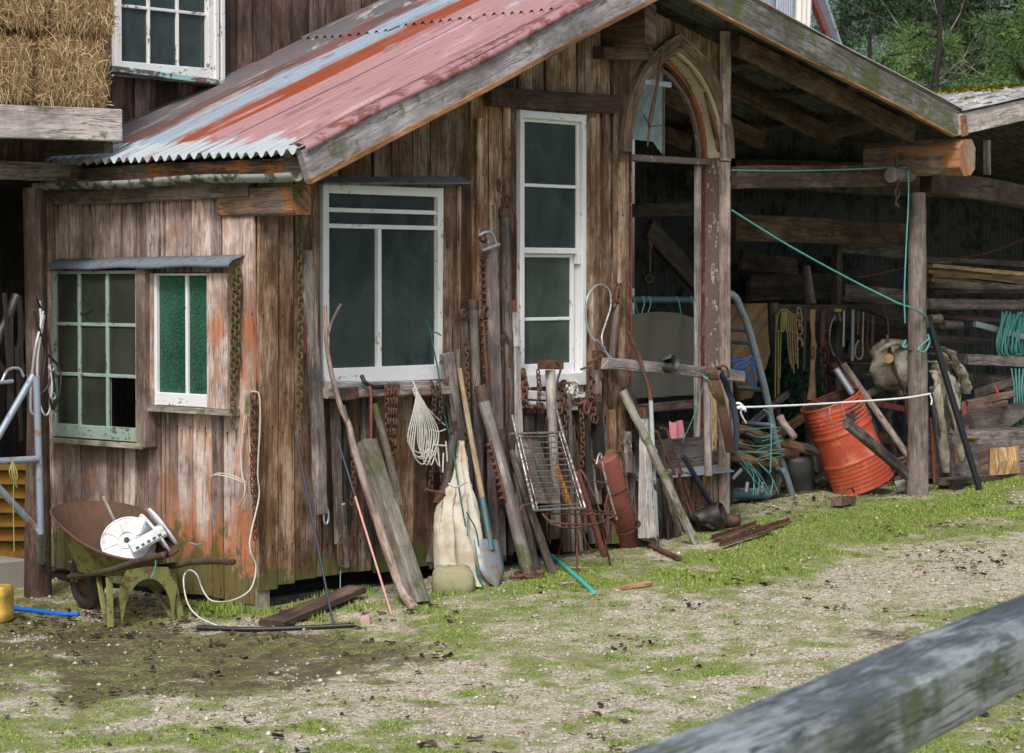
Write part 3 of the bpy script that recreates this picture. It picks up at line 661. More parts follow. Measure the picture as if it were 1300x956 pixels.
# footing blocks and corner post of the shed
m=MB(); a=P(318,760,y=.02); m.bar((.05,.05,-.04),(.05,.05,.12),.10,.10,seg=1); m.obj('footing_block',M['mossy'],shed)
for q in (1.1,2.0,3.2): m=MB(); m.bar((q,.10,0),(q,.10,.2),.12,.12); m.obj('footing_block',M['darker'],shed)
m=MB(); m.bar((.1,.2,.05),(4.05,.2,.2),.10,.05,seg=3); m.obj('sill_plate',M['darker'],shed)

# ---- windows
def rect_frame(mb,plane,u0,u1,z0,z1,d0,d1,w,wb=None,wt=None):
    wb=wb or w; wt=wt or w
    def bx(a0,a1,b0,b1,ax):
        if plane=='y': mb.box((a0,d0,b0),(a1,d1,b1),ax=ax)
        else: mb.box((d0,a0,b0),(d1,a1,b1),ax=(1 if ax==0 else 2))
    bx(u0,u0+w,z0,z1,2); bx(u1-w,u1,z0,z1,2); bx(u0+w,u1-w,z0,z0+wb,0); bx(u0+w,u1-w,z1-wt,z1,0)
def mullion(mb,plane,a0,a1,b0,b1,d0,d1,ax): 
    if plane=='y': mb.box((a0,d0,b0),(a1,d1,b1),ax=ax)
    else: mb.box((d0,a0,b0),(d1,a1,b1),ax=(1 if ax==0 else 2))
def window(root,label=None): 
    pass
# big window
x0,x1,z0,z1=W1
m=MB(); rect_frame(m,'y',x0,x1,z0,z1,-.022,.05,.045,.085,.05)
zt1=P(480,268,y=0).z; zt2=P(480,288,y=0).z; xm=wx(480,350)
for z in (zt1,zt2): mullion(m,'y',x0+.045,x1-.045,z-.012,z+.012,-.012,.04,0)
mullion(m,'y',xm-.014,xm+.014,z0+.085,zt2-.012,-.016,.036,2)
wf=m.obj('window',M['whitegood'],shed); tag(wf,'wide white window with dark dusty panes')
m=MB(); m.box((x0+.04,.012,z0+.08),(x1-.04,.018,z1-.045)); m.obj('pane',M['glass'],wf)
m=MB(); m.bar(P(405,232,y=-.06)+Vector((0,0,.01)),P(592,229,y=-.06),.085,.012,n=(0,-.5,1),seg=3,jit=.002); m.obj('hood',metal('grey flashing strip',(.16,.19,.21),(.09,.07,.06),.3,.6,.3),wf)
m=MB(); m.bar(P(413,490,y=-.06),P(556,491,y=-.06),.055,.10,seg=4,jit=.004); m.obj('sill',M['grey'],wf)
# tall sash window
x0,x1,z0,z1=W2
m=MB(); rect_frame(m,'y',x0,x1,z0,z1,-.03,.06,.038,.075,.045)
zm=P(695,322,y=0).z; a=P(695,236,y=0).z; b=P(695,405,y=0).z
rect_frame(m,'y',x0+.038,x1-.04,zm,z1-.045,-.005,.022,.022,.035,.02)
rect_frame(m,'y',x0+.038,x1-.05,z0+.075,zm-.002,.024,.05,.034,.06,.02)
mullion(m,'y',x0+.06,x1-.062,a-.010,a+.010,-.004,.02,0); mullion(m,'y',x0+.07,x1-.084,b-.010,b+.010,.026,.046,0)
m.box((x1-.062,-.02,zm-.06),(x1-.04,.02,zm+.0))
wf=m.obj('window',M['whitegood'],shed); tag(wf,'tall narrow white sash window')
m=MB(); m.box((x0+.05,.008,zm+.03),(x1-.05,.012,z1-.06)); m.obj('pane',M['glass'],wf)
m=MB(); m.box((x0+.06,.036,z0+.10),(x1-.07,.040,zm-.02)); m.obj('pane',M['glassdust'],wf)
m=MB(); m.bar(P(640,512,y=-.05),P(738,516,y=-.05),.045,.1,seg=3,jit=.003); m.bar(P(652,500,y=-.035),P(740,503,y=-.035),.05,.04,seg=3,jit=.003); m.obj('sill',M['white'],wf)
M['archwood']=wood('arch trim wood',(.07,.045,.033),(.20,.14,.105),(.36,.29,.24),(.45,.40,.36),.5,knots=.2)
# gothic arch window
cx=(AX0+AX1)/2; hw=(AX1-AX0)/2; HH=AZT-AZS
def archpts(off=0.,n=14,base=None,hw_=None,hh_=None,c_=None,zs=None):
    h=(hw_ or hw)+off; H=(hh_ or HH)+off*1.25; Rr=(h*h+H*H)/(2*h); c=c_ if c_ is not None else cx; zs=zs or AZS
    left=[]; a1=math.asin(min(1,H/Rr))
    for i in range(n+1):
        t=a1*i/n; left.append((c-h+Rr-Rr*math.cos(t), zs+Rr*math.sin(t)))
    right=[(2*c-x,z) for x,z in left[::-1]][1:]
    pts=left+right
    if base is not None: pts=[(c-h,base)]+pts+[(c+h,base)]
    return pts
def archband(mb,o0,o1,y0,y1,base=None,half=None,**k):
    A=archpts(o0,base=base,**k); B=archpts(o1,base=base,**k); rings=[]
    n=len(A); idx=range(n) if half is None else (range(0,n//2+1) if half=='l' else range(n//2,n))
    for i in idx:
        (ax,az),(bx,bz)=A[i],B[i]
        rings.append([Vector((ax,y0,az)),Vector((bx,y0,bz)),Vector((bx,y1,bz)),Vector((ax,y1,az))])
    mb.loft(rings,smooth=False)
m=MB(); archband(m,.012,.10,-.045,-.003); aw=m.obj('window',M['archwood'],shed); tag(aw,'gothic arched window opening with a broken pane')
m=MB(); archband(m,.0,.012,-.02,AD+.03,half='r'); m.obj('reveal',M['cream'],aw); m=MB(); archband(m,.0,.012,-.02,AD+.03,half='l'); m.obj('reveal',M['beam'],aw)
m=MB(); archband(m,-.03,-.001,AD-.035,AD); m.obj('frame',M['orangepaint'],aw)
m=MB(); archband(m,-.085,-.062,AD-.03,AD-.005); m.obj('sash',M['oldcream'],aw)
m=MB(); m.box((AX0+.002,AD-.06,AZS-.045),(AX1-.002,AD+.02,AZS-.005),ax=0); m.obj('transom',M['oldcream'],aw)
xm=P(842,150,y=AD-.02).x
m=MB(); m.box((xm-.008,AD-.03,AZS-.0),(xm+.008,AD-.01,AZS+.46)); m.obj('glazing_bar',M['grey'],aw)
# broken left pane, sky reflection painted in as pale colour
m=MB(); pts=[q for q in archpts(-.07) if q[0]<=xm-.008]; zb0=AZS+.01
poly_=[(AX0+.07,zb0+.05)]+pts[1:]+[(xm-.008,pts[-1][1]),(xm-.008,zb0),(xm-.05,zb0+.03),(xm-.10,zb0+.075),(AX0+.11,zb0+.085)]
f=[Vector((x,AD-.02,z)) for x,z in poly_]; m.face(f,[(0,0)]*len(f)); m.face([v+Vector((0,.003,0)) for v in f[::-1]],[(0,0)]*len(f)); m.obj('pane',M['glasssky'],aw)
# casing below the spring line
m=MB(); m.box((AX1-.004,-.01,AZB),(AX1+.014,AD+.03,AZS)); m.obj('reveal',M['oldcream'],aw)
m=MB(); m.box((AX1-.055,AD-.02,AZB),(AX1-.006,AD+.03,AZS-.05)); m.obj('jamb',M['redpaint'],aw)
m=MB(); m.box((AX1-.10,AD-.03,AZB),(AX1-.060,AD-.0,AZS-.05)); m.obj('jamb',M['grey'],aw)
m=MB(); m.box((AX0,-.03,AZB),(AX0+.010,.12,AZS)); m.obj('jamb',M['redpaint'],aw)
m=MB(); m.bar((AX0-.02,-.05,AZB+.01),(AX1+.02,-.05,AZB+.01),.12,.008,n=(0,-.35,1)); m.obj('sill_flashing',M['steel'],aw)
m=MB(); m.box((AX0+.1,.02,AZB+.02),(AX1-.0,.05,AZB+.22),ax=0); m.obj('sill_board',M['greyd'],aw)
# green small-paned window in the side wall
def SP(px,py,x=0.): return P(px,py,x=x)
y0,y1,z0,z1=lwo
# boxed surround
m=MB()
ya,yb=SP(60,450,-.09).y,SP(185,450,-.09).y; zt=SP(120,341,-.09).z; zbm=SP(120,563,-.09).z
m.box((-.10,yb+.0,zbm),(-.0,yb+.075,zt)); m.obj('window_casing',M['side'],shed); m=MB(); m.box((-.10,ya-.05,zbm),(-.0,ya,zt)); m.obj('window_casing',M['side'],shed)
m=MB(); m.box((-.11,yb+.03,zbm-.012),(-.0,ya+.02,zbm+.018),ax=1); m.obj('window_sill',M['mossy'],shed)
y0w,y1w=yb+.076,ya-.052
m=MB(); X_=-.075
rect_frame(m,'x',y0w-.02,y1w,zbm+.025,zt-.01,X_-.02,X_+.02,.03,.075,.02)
for k in (1,2): yy=y0w+(y1w-y0w)*k/3+.015; mullion(m,'x',yy-.011,yy+.011,zbm+.1,zt-.03,X_-.014,X_+.014,2)
zz=[zbm+.1+(zt-.03-zbm-.1)*k/3 for k in (1,2)]
for z in zz: mullion(m,'x',y0w-.0,y1w-.03,z-.010,z+.010,X_-.012,X_+.012,0)
wf=m.obj('window',M['green'],shed); tag(wf,'green nine pane window with a smiling face drawn in the dust')
m=MB(); ymis=y0w+(y1w-y0w)/3
m.box((X_-.002,y0w,zz[0]),(X_+.002,y1w-.03,zt-.03)); m.box((X_-.002,ymis,zbm+.1),(X_+.002,y1w-.03,zz[0])); m.obj('pane',M['glassolive'],wf)
m=MB()
def sm(px,py): return SP(px,py,X_-.004)
m.tube(curve([sm(93,385),sm(99,396),sm(108,399),sm(117,392)],5),.0032,5); m.tube([sm(96,407),sm(104,399)],.0022,4); m.tube([sm(112,405),sm(104,399)],.0022,4)
m.tube([sm(101,377),sm(102,383)],.0045,5); m.tube([sm(109,375),sm(110,382)],.0055,5); m.obj('drawn_face',M['blackp'],wf)
# green pebbled glass window
ya,yb=SP(199,430,-.03).y,SP(270,430,-.03).y; zt=SP(240,347,-.03).z; zbm=SP(240,516,-.03).z
m=MB(); rect_frame(m,'x',yb,ya,zbm,zt,-.05,0.,.022,.07,.012); ymid=(SP(239,430,-.03).y); mullion(m,'x',ymid-.009,ymid+.009,zbm+.07,zt-.012,-.045,-.01,2)
wf=m.obj('window',M['whitegood'],shed); tag(wf,'small white window with green pebbled glass')
m=MB(); m.box((-.028,yb+.01,zbm+.06),(-.022,ya-.02,zt-.01)); m.obj('pane',M['glassgreen'],wf)
m=MB(); m.box((-.09,SP(292,520,-.08).y,zbm-.035),(-.0,SP(189,520,-.08).y,zbm-.003),ax=1); m.obj('sill',M['mossy'],wf)
m=MB(); m.box((-.075,SP(289,430,-.07).y,zbm-.0),(-.0,yb-.002,zt+.0)); m.obj('casing',M['side'],wf); m=MB(); m.box((-.06,ya+.002,zbm+.0),(-.0,ya+.04,zt)); m.obj('casing',M['side'],wf)
# flashing strip above both side windows
m=MB(); a=SP(53,339,-.13); b_=SP(290,334,-.13); rings=[]
for i in range(15):
    p=a+(b_-a)*(i/14); w_=.004*math.sin(i*1.3)
    rings.append([p+Vector((.13,0,.05)),p+Vector((.03,0,.02)),p+Vector((0,0,w_)),p+Vector((0,0,-.018+w_)),p+Vector((.003,0,-.018+w_)),p+Vector((.004,0,-.002+w_)),p+Vector((.03,0,.016)),p+Vector((.13,0,.046))])
m.loft(rings); m.obj('window_flashing',metal('blue grey flashing',(.20,.26,.33),(.13,.10,.09),.25,.55,.3,10),shed)

# ------------------------------------------------------------------ tall barn behind
YB=1.62
barn=thing('old_barn','tall dark board barn with a white framed upper window','barn',(0,YB,0))
bw=(P(143,60,y=YB).x,P(268,60,y=YB).x,P(200,97,y=YB).z-.02,P(200,-60,y=YB).z)
m=MB(); vboards(m,-3.5,0.,2.42,lambda x:5.2,YB,(),(.13,.2),seed=41); vboards(m,0.,2.95,lambda x: zl(x)-.15,lambda x:5.2,YB,(bw,),(.13,.2),seed=42); m.obj('front_wall',M['barnwall'],barn)
m=MB(); rect_frame(m,'y',bw[0],bw[1],bw[2],bw[3],YB-.03,YB+.05,.045,.09,.05)
rect_frame(m,'y',bw[1]-.002,bw[1]+.075,bw[2]-.02,bw[3],YB-.045,YB-.02,.03)
hw3=(bw[1]-bw[0]-.09)
for k in (1,2): xx=bw[0]+.045+hw3*k/3; mullion(m,'y',xx-.009,xx+.009,bw[2]+.09,bw[3]-.05,YB-.01,YB+.03,2)
z=P(200,12,y=YB).z; mullion(m,'y',bw[0]+.045,bw[1]-.045,z-.009,z+.009,YB-.008,YB+.028,0)
wf=m.obj('window',M['white'],barn)
m=MB(); m.box((bw[0]+.03,YB+.008,bw[2]+.07),(bw[1]-.03,YB+.012,bw[3]-.03)); m.obj('pane',M['glass'],wf)
m=MB(); m.bar(P(136,88,y=YB-.09),P(286,108,y=YB-.09),.035,.13,seg=4,jit=.002); m.obj('sill',M['sill'],wf)
m=MB(); m.box((-3.5,YB+.1,2.3),(2.9,5.0,2.4),ax=0); m.box((-3.5,YB+.02,5.2),(3.0,5.0,5.25),ax=0); m.obj('floor_and_roof_slab',M['darker'],barn)  # upper slab is an unseen roof, added to keep the barn interior dark
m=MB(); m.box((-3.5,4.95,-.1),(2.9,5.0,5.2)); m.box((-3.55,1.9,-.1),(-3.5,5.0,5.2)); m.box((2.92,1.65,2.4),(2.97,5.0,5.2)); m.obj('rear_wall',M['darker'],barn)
m=MB(); m.bar((-2.6,YB-.07,2.36),(.02,YB-.07,2.36),.10,.10,seg=4,jit=.004); m.obj('bressummer',M['greyd'],barn)
m=MB(); m.bar((-.05,YB+.9,2.15),(-2.5,YB+.9,2.15),.14,.08); m.obj('joist',M['dark'],barn); m=MB(); m.bar((-.05,YB+2,2.05),(-2.5,YB+2,2.05),.14,.08); m.obj('joist',M['dark'],barn)
a=G(48,757); m=MB(); m.tube([a+Vector((0,0,-.05)),a+Vector((-.0,0,.5)),a+Vector((.005,0,1.)),P(42,250,y=a.y)+Vector((0,0,.05))],[.08,.072,.06,.058],10,noise=.05); m.obj('post',M['beam'],barn)
m=MB(); m.bar(P(54,250,y=1.45),P(60,700,y=1.45),.035,.03,seg=5,jit=.004); m.obj('post_batten',M['beam'],barn)
# loft platform beam and its posts
YP=1.02
m=MB(); a=P(-60,152,y=YP); b_=P(150,160,y=YP); m.bar(a,b_,.175,.07,seg=8,jit=.003,r=.15); 
# loft deck
pl=m.obj('loft_beam',M['barge'],barn)
m=MB(); m.box((a.x,YP+.05,2.60),(b_.x-.01,YB-.05,2.64),ax=0); m.obj('loft_deck',M['dark'],barn)
m=MB(); m.bar((b_.x-.05,YP+.02,2.5),(b_.x-.05,YB-.04,2.5),.1,.06,n=(-1,0,0)); m.obj('loft_joist',M['dark'],barn); m=MB(); m.bar((b_.x-.9,YP+.02,2.5),(b_.x-.9,YB-.04,2.5),.1,.06,n=(-1,0,0)); m.obj('loft_joist',M['dark'],barn)
# ------------------------------------------------------------------ helpers for the clutter
def Y0(px,py,y=-.05): return P(px,py,y=y)
def foot(px,py):
    p=G(px,py); 
    if p.y>-.09: p=P(px,py,y=-.09)
    return p
def straight(mb,p0,p1,r0,r1=None,n=9,noise=.03,seg=8,bend=0.,**k):
    r1=r0 if r1 is None else r1; p0=Vector(p0); p1=Vector(p1); d=p1-p0; s=d.cross(Vector((0,1,0))).normalized(); ph=random.random()*6
    mb.tube([p0+d*(i/seg)+s*bend*math.sin(ph+i/seg*5) for i in range(seg+1)],[r0+(r1-r0)*i/seg for i in range(seg+1)],n,noise=noise,**k)
def resample(pts,step):
    pts=[Vector(p) for p in pts]; out=[pts[0].copy()]; acc=0; 
    for a,b in zip(pts,pts[1:]):
        L=(b-a).length; t=step-acc
        while t<=L: out.append(a+(b-a)*(t/L)); t+=step
        acc=L-(t-step)
    return out
def link_at(mb,c,d,side,L,W,r):
    """one chain link centred on c, long axis d, lying in the d-side plane"""
    d=d.normalized(); side=(side-d*side.dot(d)).normalized(); h=L/2-W/2; pts=[]
    for k in range(5): a=-math.pi/2+math.pi*k/4; pts.append(c+d*(h+math.cos(a)*W/2)+side*(math.sin(a)*W/2))
    for k in range(5): a=math.pi/2+math.pi*k/4; pts.append(c+d*(-h+math.cos(a)*W/2)+side*(math.sin(a)*W/2))
    mb.tube(pts,r,5,closed=True,rr=random.random())
def chain(mb,pts,L=.05,W=.032,r=.0052,front=Vector((1,0,0))):
    q=resample(pts,L*.68)
    for i,(a,b) in enumerate(zip(q,q[1:])):
        d=(b-a); s=front if i%2==0 else front.cross(d.normalized()); s=s+Vector((random.uniform(-.3,.3),random.uniform(-.3,.3),0))
        link_at(mb,(a+b)/2,d,s,L,W,r)
def single(name,mb,mat,label,cat,group=None): return tag(mb.obj(name,M[mat] if isinstance(mat,str) else mat),label,cat,group)
def ring(mb,c,rx,rz,r,nrm=Vector((0,-1,0)),n=20,a0=0,a1=360,m=7,tilt=0.):
    nrm=nrm.normalized(); e=nrm.cross(Vector((0,0,1))).normalized(); u=e.cross(nrm)
    full=abs(a1-a0)>=360; k=n if full else n+1; pts=[]
    for i in range(k):
        a=math.radians(a0+(a1-a0)*i/n+0); x=rx*math.cos(a); z=rz*math.sin(a); pts.append(c+e*(x*math.cos(tilt)-z*math.sin(tilt))+u*(x*math.sin(tilt)+z*math.cos(tilt)))
    mb.tube(pts,r,m,closed=full)

# ------------------------------------------------------------------ hay bales on the loft platform
def bale(lo,hi,label,nst,rounded=.09,seed=0):
    rs=np.random.default_rng(seed); lo=np.array(lo); hi=np.array(hi); c=(lo+hi)/2; e=(hi-lo)/2
    t=thing('hay_bale',label,'hay bale',(c[0],c[1],lo[2]),'hay bales stacked on the loft platform')
    n=14; V=[];Fc=[]
    # superellipsoid body
    A=26;B=16
    for i in range(B+1):
        ph=-math.pi/2+math.pi*i/B
        for j in range(A):
            th=2*math.pi*j/A; f=lambda w,q: math.copysign(abs(w)**q,w)
            p=np.array([f(math.cos(ph),.35)*f(math.cos(th),.35),f(math.cos(ph),.35)*f(math.sin(th),.35),f(math.sin(ph),.35)])*e*.95+rs.normal(0,.006,3)
            V.append(c+p)
    for i in range(B):
        for j in range(A): Fc.append((i*A+j,i*A+(j+1)%A,(i+1)*A+(j+1)%A,(i+1)*A+j))
    np_obj('bale_body',np.array(V),np.array(Fc),M['hay'],parent=t,k=4,rnd=rs.random(len(Fc))*.35)
    # loose straws over the surface
    f=lambda w,q: np.sign(w)*np.abs(w)**q
    d=rs.normal(size=(nst,3)); d/=np.linalg.norm(d,axis=1)[:,None]; mx=np.max(np.abs(d),axis=1)[:,None]; box=d/mx
    box=box*(1-.10*(np.sort(np.abs(box),axis=1)[:,1:2]**6)); 
    pos=c+box*e*rs.uniform(.93,1.03,(nst,1)); nr=np.where(np.abs(d)==mx,np.sign(d),0)
    nr=nr+rs.normal(0,.3,(nst,3)); tdir=rs.normal(size=(nst,3))*np.array([.5,.5,1.0]); tdir-=nr*np.sum(tdir*nr,1)[:,None]/np.sum(nr*nr,1)[:,None]; tdir/=np.linalg.norm(tdir,axis=1)[:,None]
    nr/=np.linalg.norm(nr,axis=1)[:,None]; sd=np.cross(nr,tdir); L=rs.uniform(.04,.14,nst)[:,None]; w=rs.uniform(.0009,.0020,nst)[:,None]
    out=rs.uniform(-.005,.03,nst)[:,None]
    droop=np.zeros((nst,3)); droop[:,2]=-rs.uniform(0,.03,nst)
    q=np.stack([pos-tdir*L/2-sd*w,pos-tdir*L/2+sd*w,pos+sd*w*1.2+nr*out,pos-sd*w*1.2+nr*out,pos+tdir*L/2+nr*out*.7+droop+sd*w*.5,pos+tdir*L/2+nr*out*.7+droop-sd*w*.5],1)
    Fq=(np.array([(0,1,2,3),(3,2,4,5)])[None]+np.arange(nst)[:,None,None]*6).reshape(-1,4)
    o=np_obj('loose_straw',q.reshape(-1,3),Fq,M['hay'],parent=t,k=4,rnd=np.repeat(rs.random(nst),2)); o['kind']='stuff'
def bb(pxa,pya,pxb,pyb,ya,yb_):
    a=P(pxa,pya,y=ya); b=P(pxb,pyb,y=ya); return (a.x,ya,b.z),(b.x,yb_,a.z)
zt=2.66
for (a,lab,n,sd) in [((49,42,139,140),'straw bale with a square front at the right end of the loft beam, lower row',16000,1),((-50,38,44,132),'straw bale with a rounded dark face at the left frame edge, lower row',15000,2),
                  ((66,-50,147,46),'straw bale on the upper row beside the barn window',15000,3),((-60,-52,68,40),'straw bale on the upper row at the top left corner of the photo',15000,4)]:
    lo,hi=bb(*a,YP-.01,YP+.52); lo=(lo[0],lo[1],max(lo[2],2.64)); bale(lo,hi,lab,n,seed=sd)

# ------------------------------------------------------------------ left end: pipes, harness, panel, can
a1=G(50,690) 
YA=.98
t=thing('pipe_gate','blue grey welded pipe gate frame standing in front of the barn post','gate',P(48,740,y=YA),None)
m=MB(); straight(m,P(46,478,y=YA),P(52,678,y=YA),.020,n=10,noise=0); m.obj('upright_pipe',M['bluepipe'],t)
m=MB(); straight(m,P(-40,588,y=YA-.01),P(47,583,y=YA-.01),.020,n=10,noise=0); m.obj('cross_pipe',M['bluepipe'],t)
m=MB(); straight(m,P(-40,620,y=YA+.02),P(42,477,y=YA+.02),.019,n=10,noise=0); m.obj('brace_pipe',M['bluepipe'],t)
m=MB(); straight(m,P(-40,578,y=YA+.03),P(50,675,y=YA+.03),.019,n=10,noise=0); m.obj('brace_pipe',M['bluepipe'],t)
m=MB(); straight(m,P(51,672,y=YA),G(54,745)+Vector((0,0,0)),.02,n=10,noise=0); m.obj('foot_pipe',M['bluepipe'],t)
m=MB()
for k in range(3):
    m.tube(curve([P(16,585,y=YA-.03),P(12+3*k,600,y=YA-.05),P(18+2*k,612+4*k,y=YA-.04),P(22-3*k,604,y=YA-.05),P(18,588,y=YA-.03)],5),.0035,5)
m.tube(curve([P(18,590,y=YA-.04),P(17,640,y=YA-.03),P(18,700,y=YA-.03)],5),.003,5)
single('yellow_twine',m,'yellowrope','yellow green twine knotted round the blue pipe','twine')
m=MB(); m.bar(P(-60,652,y=2.1),P(36,650,y=2.1),.62,.03,n=(0,-1,0))
o=thing('yellow_hoarding','mustard yellow slatted panel in the dark opening behind the pipe gate','panel',P(0,720,y=2.1)); m.obj('board',M['yboard'],o)
m=MB()
for py in (598,616,634,652,670,688): m.bar(P(-60,py,y=2.07),P(36,py,y=2.07),.012,.02)
m.obj('slat',M['darker'],o)
m=MB(); m.box((P(-60,700,y=1.75).x,1.75,-.06),(P(32,700,y=1.75).x,2.0,P(10,712,y=1.75).z+.0),ax=0,ch=.01); single('concrete_step',m,'concrete','grey concrete block at the foot of the dark opening','block')
# harness: a horse collar and dark straps
t=thing('horse_harness','black horse harness of straps and pads hanging in the opening by the barn post','harness',P(10,520,y=1.12))
yh=1.1
m=MB(); m.tube(curve([P(22,375,y=yh),P(12,400,y=yh),P(2,420,y=yh),P(-8,450,y=yh),P(2,470,y=yh)],6),[.028]*25,8,noise=.12); m.tube(curve([P(24,390,y=yh-.02),P(28,420,y=yh),P(22,450,y=yh),P(30,470,y=yh)],6),.02,8,noise=.1); m.obj('pad',M['leather'],t)
for k,(x,a,b_) in enumerate([(5,372,520),(14,402,512),(26,380,500),(-6,430,540),(20,440,560)]):
    m=MB(); m.bar(P(x,a,y=yh-.04),P(x+6-4*k%5,b_,y=yh-.03),.025,.006,seg=6,jit=.006); m.obj('strap',M['leather'],t)
m=MB(); m.tube(curve([P(2,485,y=yh-.05),P(10,470,y=yh-.05),P(24,468,y=yh-.05),P(30,478,y=yh-.05)],5),.009,7); m.tube([P(-4,486,y=yh-.05),P(16,484,y=yh-.05)],.012,7); m.obj('metal_hames',M['steel'],t)
# halter straps on the corner post
t=thing('rope_halter','white and black webbing halter hanging on the barn post','halter',P(50,530,y=.95))
yh=1.2
for nm,mt,pp,w in [('white_strap','plastic',[(50,382),(52,410),(45,440),(40,480),(39,520),(46,524),(50,500),(47,460),(56,400)],.014),
                   ('white_strap','plastic',[(55,395),(50,430),(48,470),(47,500),(56,526),(63,520),(66,490),(64,465)],.011),
                   ('black_strap','leather',[(47,380),(54,400),(62,430),(66,470),(70,500),(66,520)],.016),
                   ('black_strap','leather',[(44,395),(50,420),(58,445),(54,480),(50,500),(60,492),(68,468)],.015),
                   ('black_strap','leather',[(60,450),(74,465),(77,490),(68,520),(62,500)],.014)]:
    m=MB(); q=curve([P(x,y,y=yh-.04*random.random()) for x,y in pp],5)
    m.tube(q,w*.5,6); m.obj(nm,M[mt],t)
m=MB()
for x,y in ((46,486),(65,467),(67,503)): ring(m,P(x,y,y=yh-.06),.018,.018,.004)
m.obj('buckle',M['steel'],t)
# yellow jerrycan at the left edge (mostly outside), blue hose
c=G(-6,789); ax=(G(-6,789)-G(18,789)).normalized(); 
t=thing('jerrycan','yellow plastic jerrycan lying at the left edge by the blue pipe','jerrycan',c)
m=MB(); wv=(G(19,789)-G(-40,789)); 
a=G(-45,789); b_=G(14,789); cc=[]; up=Vector((0,0,1)); dp=Vector((-wv.y,wv.x,0)).normalized()
rings=[]
for z,sc in ((.0,.90),(.012,1.),(.05,1.0),(.055,.985),(.13,.985),(.135,1.),(.175,.97),(.188,.88)):
    mid=(a+b_)/2; hw_=(b_-a)/2; r_=[]
    for k in range(20):
        th=2*math.pi*k/20; f=lambda w: math.copysign(abs(w)**.45,w)
        r_.append(mid+hw_*sc*f(math.cos(th))+dp*(.09*sc*f(math.sin(th)))+up*z)
    rings.append(r_)
m.loft(rings); m.obj('can_body',M['jerry'],t)
m=MB(); m.tube([(a+b_)/2+up*.186,(a+b_)/2+up*.215],.025,12); m.obj('screw_cap',M['cap'],t)
m=MB(); m.tube(curve([G(14,775)+up*.015,G(50,779)+up*.013,G(75,782)+up*.012,G(100,783)+up*.012],5),.0125,10); single('blue_pipe',m,'bluehose','short length of bright blue water pipe on the ground','pipe')

# ------------------------------------------------------------------ wheelbarrow
bo=G(181,791); wh=G(113,774); A_=(bo-wh); A_.z=0; AL=A_.length; A_.normalize(); Lt=Vector((A_.y,-A_.x,0))
if Lt.dot(RT)<0: Lt=-Lt
def B(a,l,z): return bo+A_*a+Lt*l+Vector((0,0,z))
t=thing('wheelbarrow','mossy green steel wheelbarrow with a rusty tray by the side wall','wheelbarrow',bo)
rim=[];
def tray(z0f,sc,N=28,drop=0.,shift=0.):
    r_=[]
    for k in range(N):
        th=2*math.pi*k/N; f=lambda w,q: math.copysign(abs(w)**q,w)
        a=f(math.cos(th),.75); l=f(math.sin(th),.8)
        aa=-.30+shift+a*.38*sc; wdt=.285*(1+.0*a) 
        z=.335+(1-a)/2*.235 if drop==0 else drop
        r_.append((aa,l*wdt*sc,z+0.02*(l*l if drop==0 else 0)))
    return r_
R0=tray(0,1.0); R1=tray(0,.58,drop=.24,shift=-.0)
def ringb(f,o=0.):
    out=[]
    for p,q in zip(R0,R1):
        g=f**.8; a=p[0]+(q[0]-p[0])*g; l=p[1]+(q[1]-p[1])*g; z=p[2]+(q[2]-p[2])*f
        k=1-o/.35; out.append(B(-.33+(a+.33)*k,l*k,z+o*.5*(1 if f>.9 else 0)))
    return out
m=MB(); m.loft([ringb(f) for f in (0,.25,.5,.75,.92,1)],cap=False); m.face(ringb(1),[(0,0)]*28); m.obj('tray',M['barrow'],t)
m=MB(); m.loft([ringb(f,.008) for f in (0,.25,.5,.75,.92,1)],cap=False); m.face(ringb(1,.012),[(0,0)]*28); m.obj('tray_lining',M['barrowin'],t)
m=MB(); m.tube([p for p in ringb(0)],.008,6,closed=True); m.obj('tray_rim',M['barrowin'],t)
for s_,tp in ((-1,(205,705)),(1,(296,713))):
    m=MB(); e=P(*tp,y=B(.62,s_*.23,0).y)
    pts=[B(-.72,s_*.05,.17),B(-.4,s_*.13,.22),B(0,s_*.20,.285),B(.12,s_*.215,.31)]
    pts+=[e+(pts[-1]-e)*.42+Vector((0,0,.004)),e+Vector((-.02,0,.0))*s_,e]
    m.tube(curve(pts,4),.0165,9,noise=.02); m.obj('handle',M['barrowgrip'],t)
for s_ in (-1,1):
    m=MB(); m.bar(B(-.02,s_*.18,.25),B(.04,s_*.205,.0),.035,.018,n=A_); m.obj('leg',M['barrow'],t)
    m=MB(); m.bar(B(-.24,s_*.13,.235),B(-.02,s_*.195,.0),.028,.016,n=A_); m.obj('leg',M['barrow'],t)
# pressed arch plate between the legs
m=MB(); n=14; outer=[];inner=[]
for k in range(n+1):
    u=-1+2*k/n; outer.append((u*.165,.30-.02*abs(u)-.10*max(0,abs(u)-.75)/.25*1.0)); 
for k in range(n+1):
    u=-1+2*k/n; inner.append((u*.148,.02+.215*max(0,1-abs(u)**2.2)**.6))
ptsA=[B(.06,x,z) for x,z in outer]; ptsB=[B(.06,x,z) for x,z in inner]
m.loft([[p for p in (o_,i_,i_+A_*(-.012),o_+A_*(-.012))] for o_,i_ in zip(ptsA,ptsB)],smooth=False); m.obj('leg_brace',M['barrow'],t)
wc=B(-AL-.02,-.0,.165); wheel=MB(); 
def disc_tube(mb,c,axis,R_,r_,N=28,m_=8): 
    e=axis.cross(Vector((0,0,1))).normalized(); u=e.cross(axis); mb.tube([c+e*math.cos(2*math.pi*k/N)*R_+u*math.sin(2*math.pi*k/N)*R_ for k in range(N)],r_,m_,closed=True)
disc_tube(wheel,wc,Lt,.125,.038); wo=wheel.obj('wheel',M['tyre'],t)
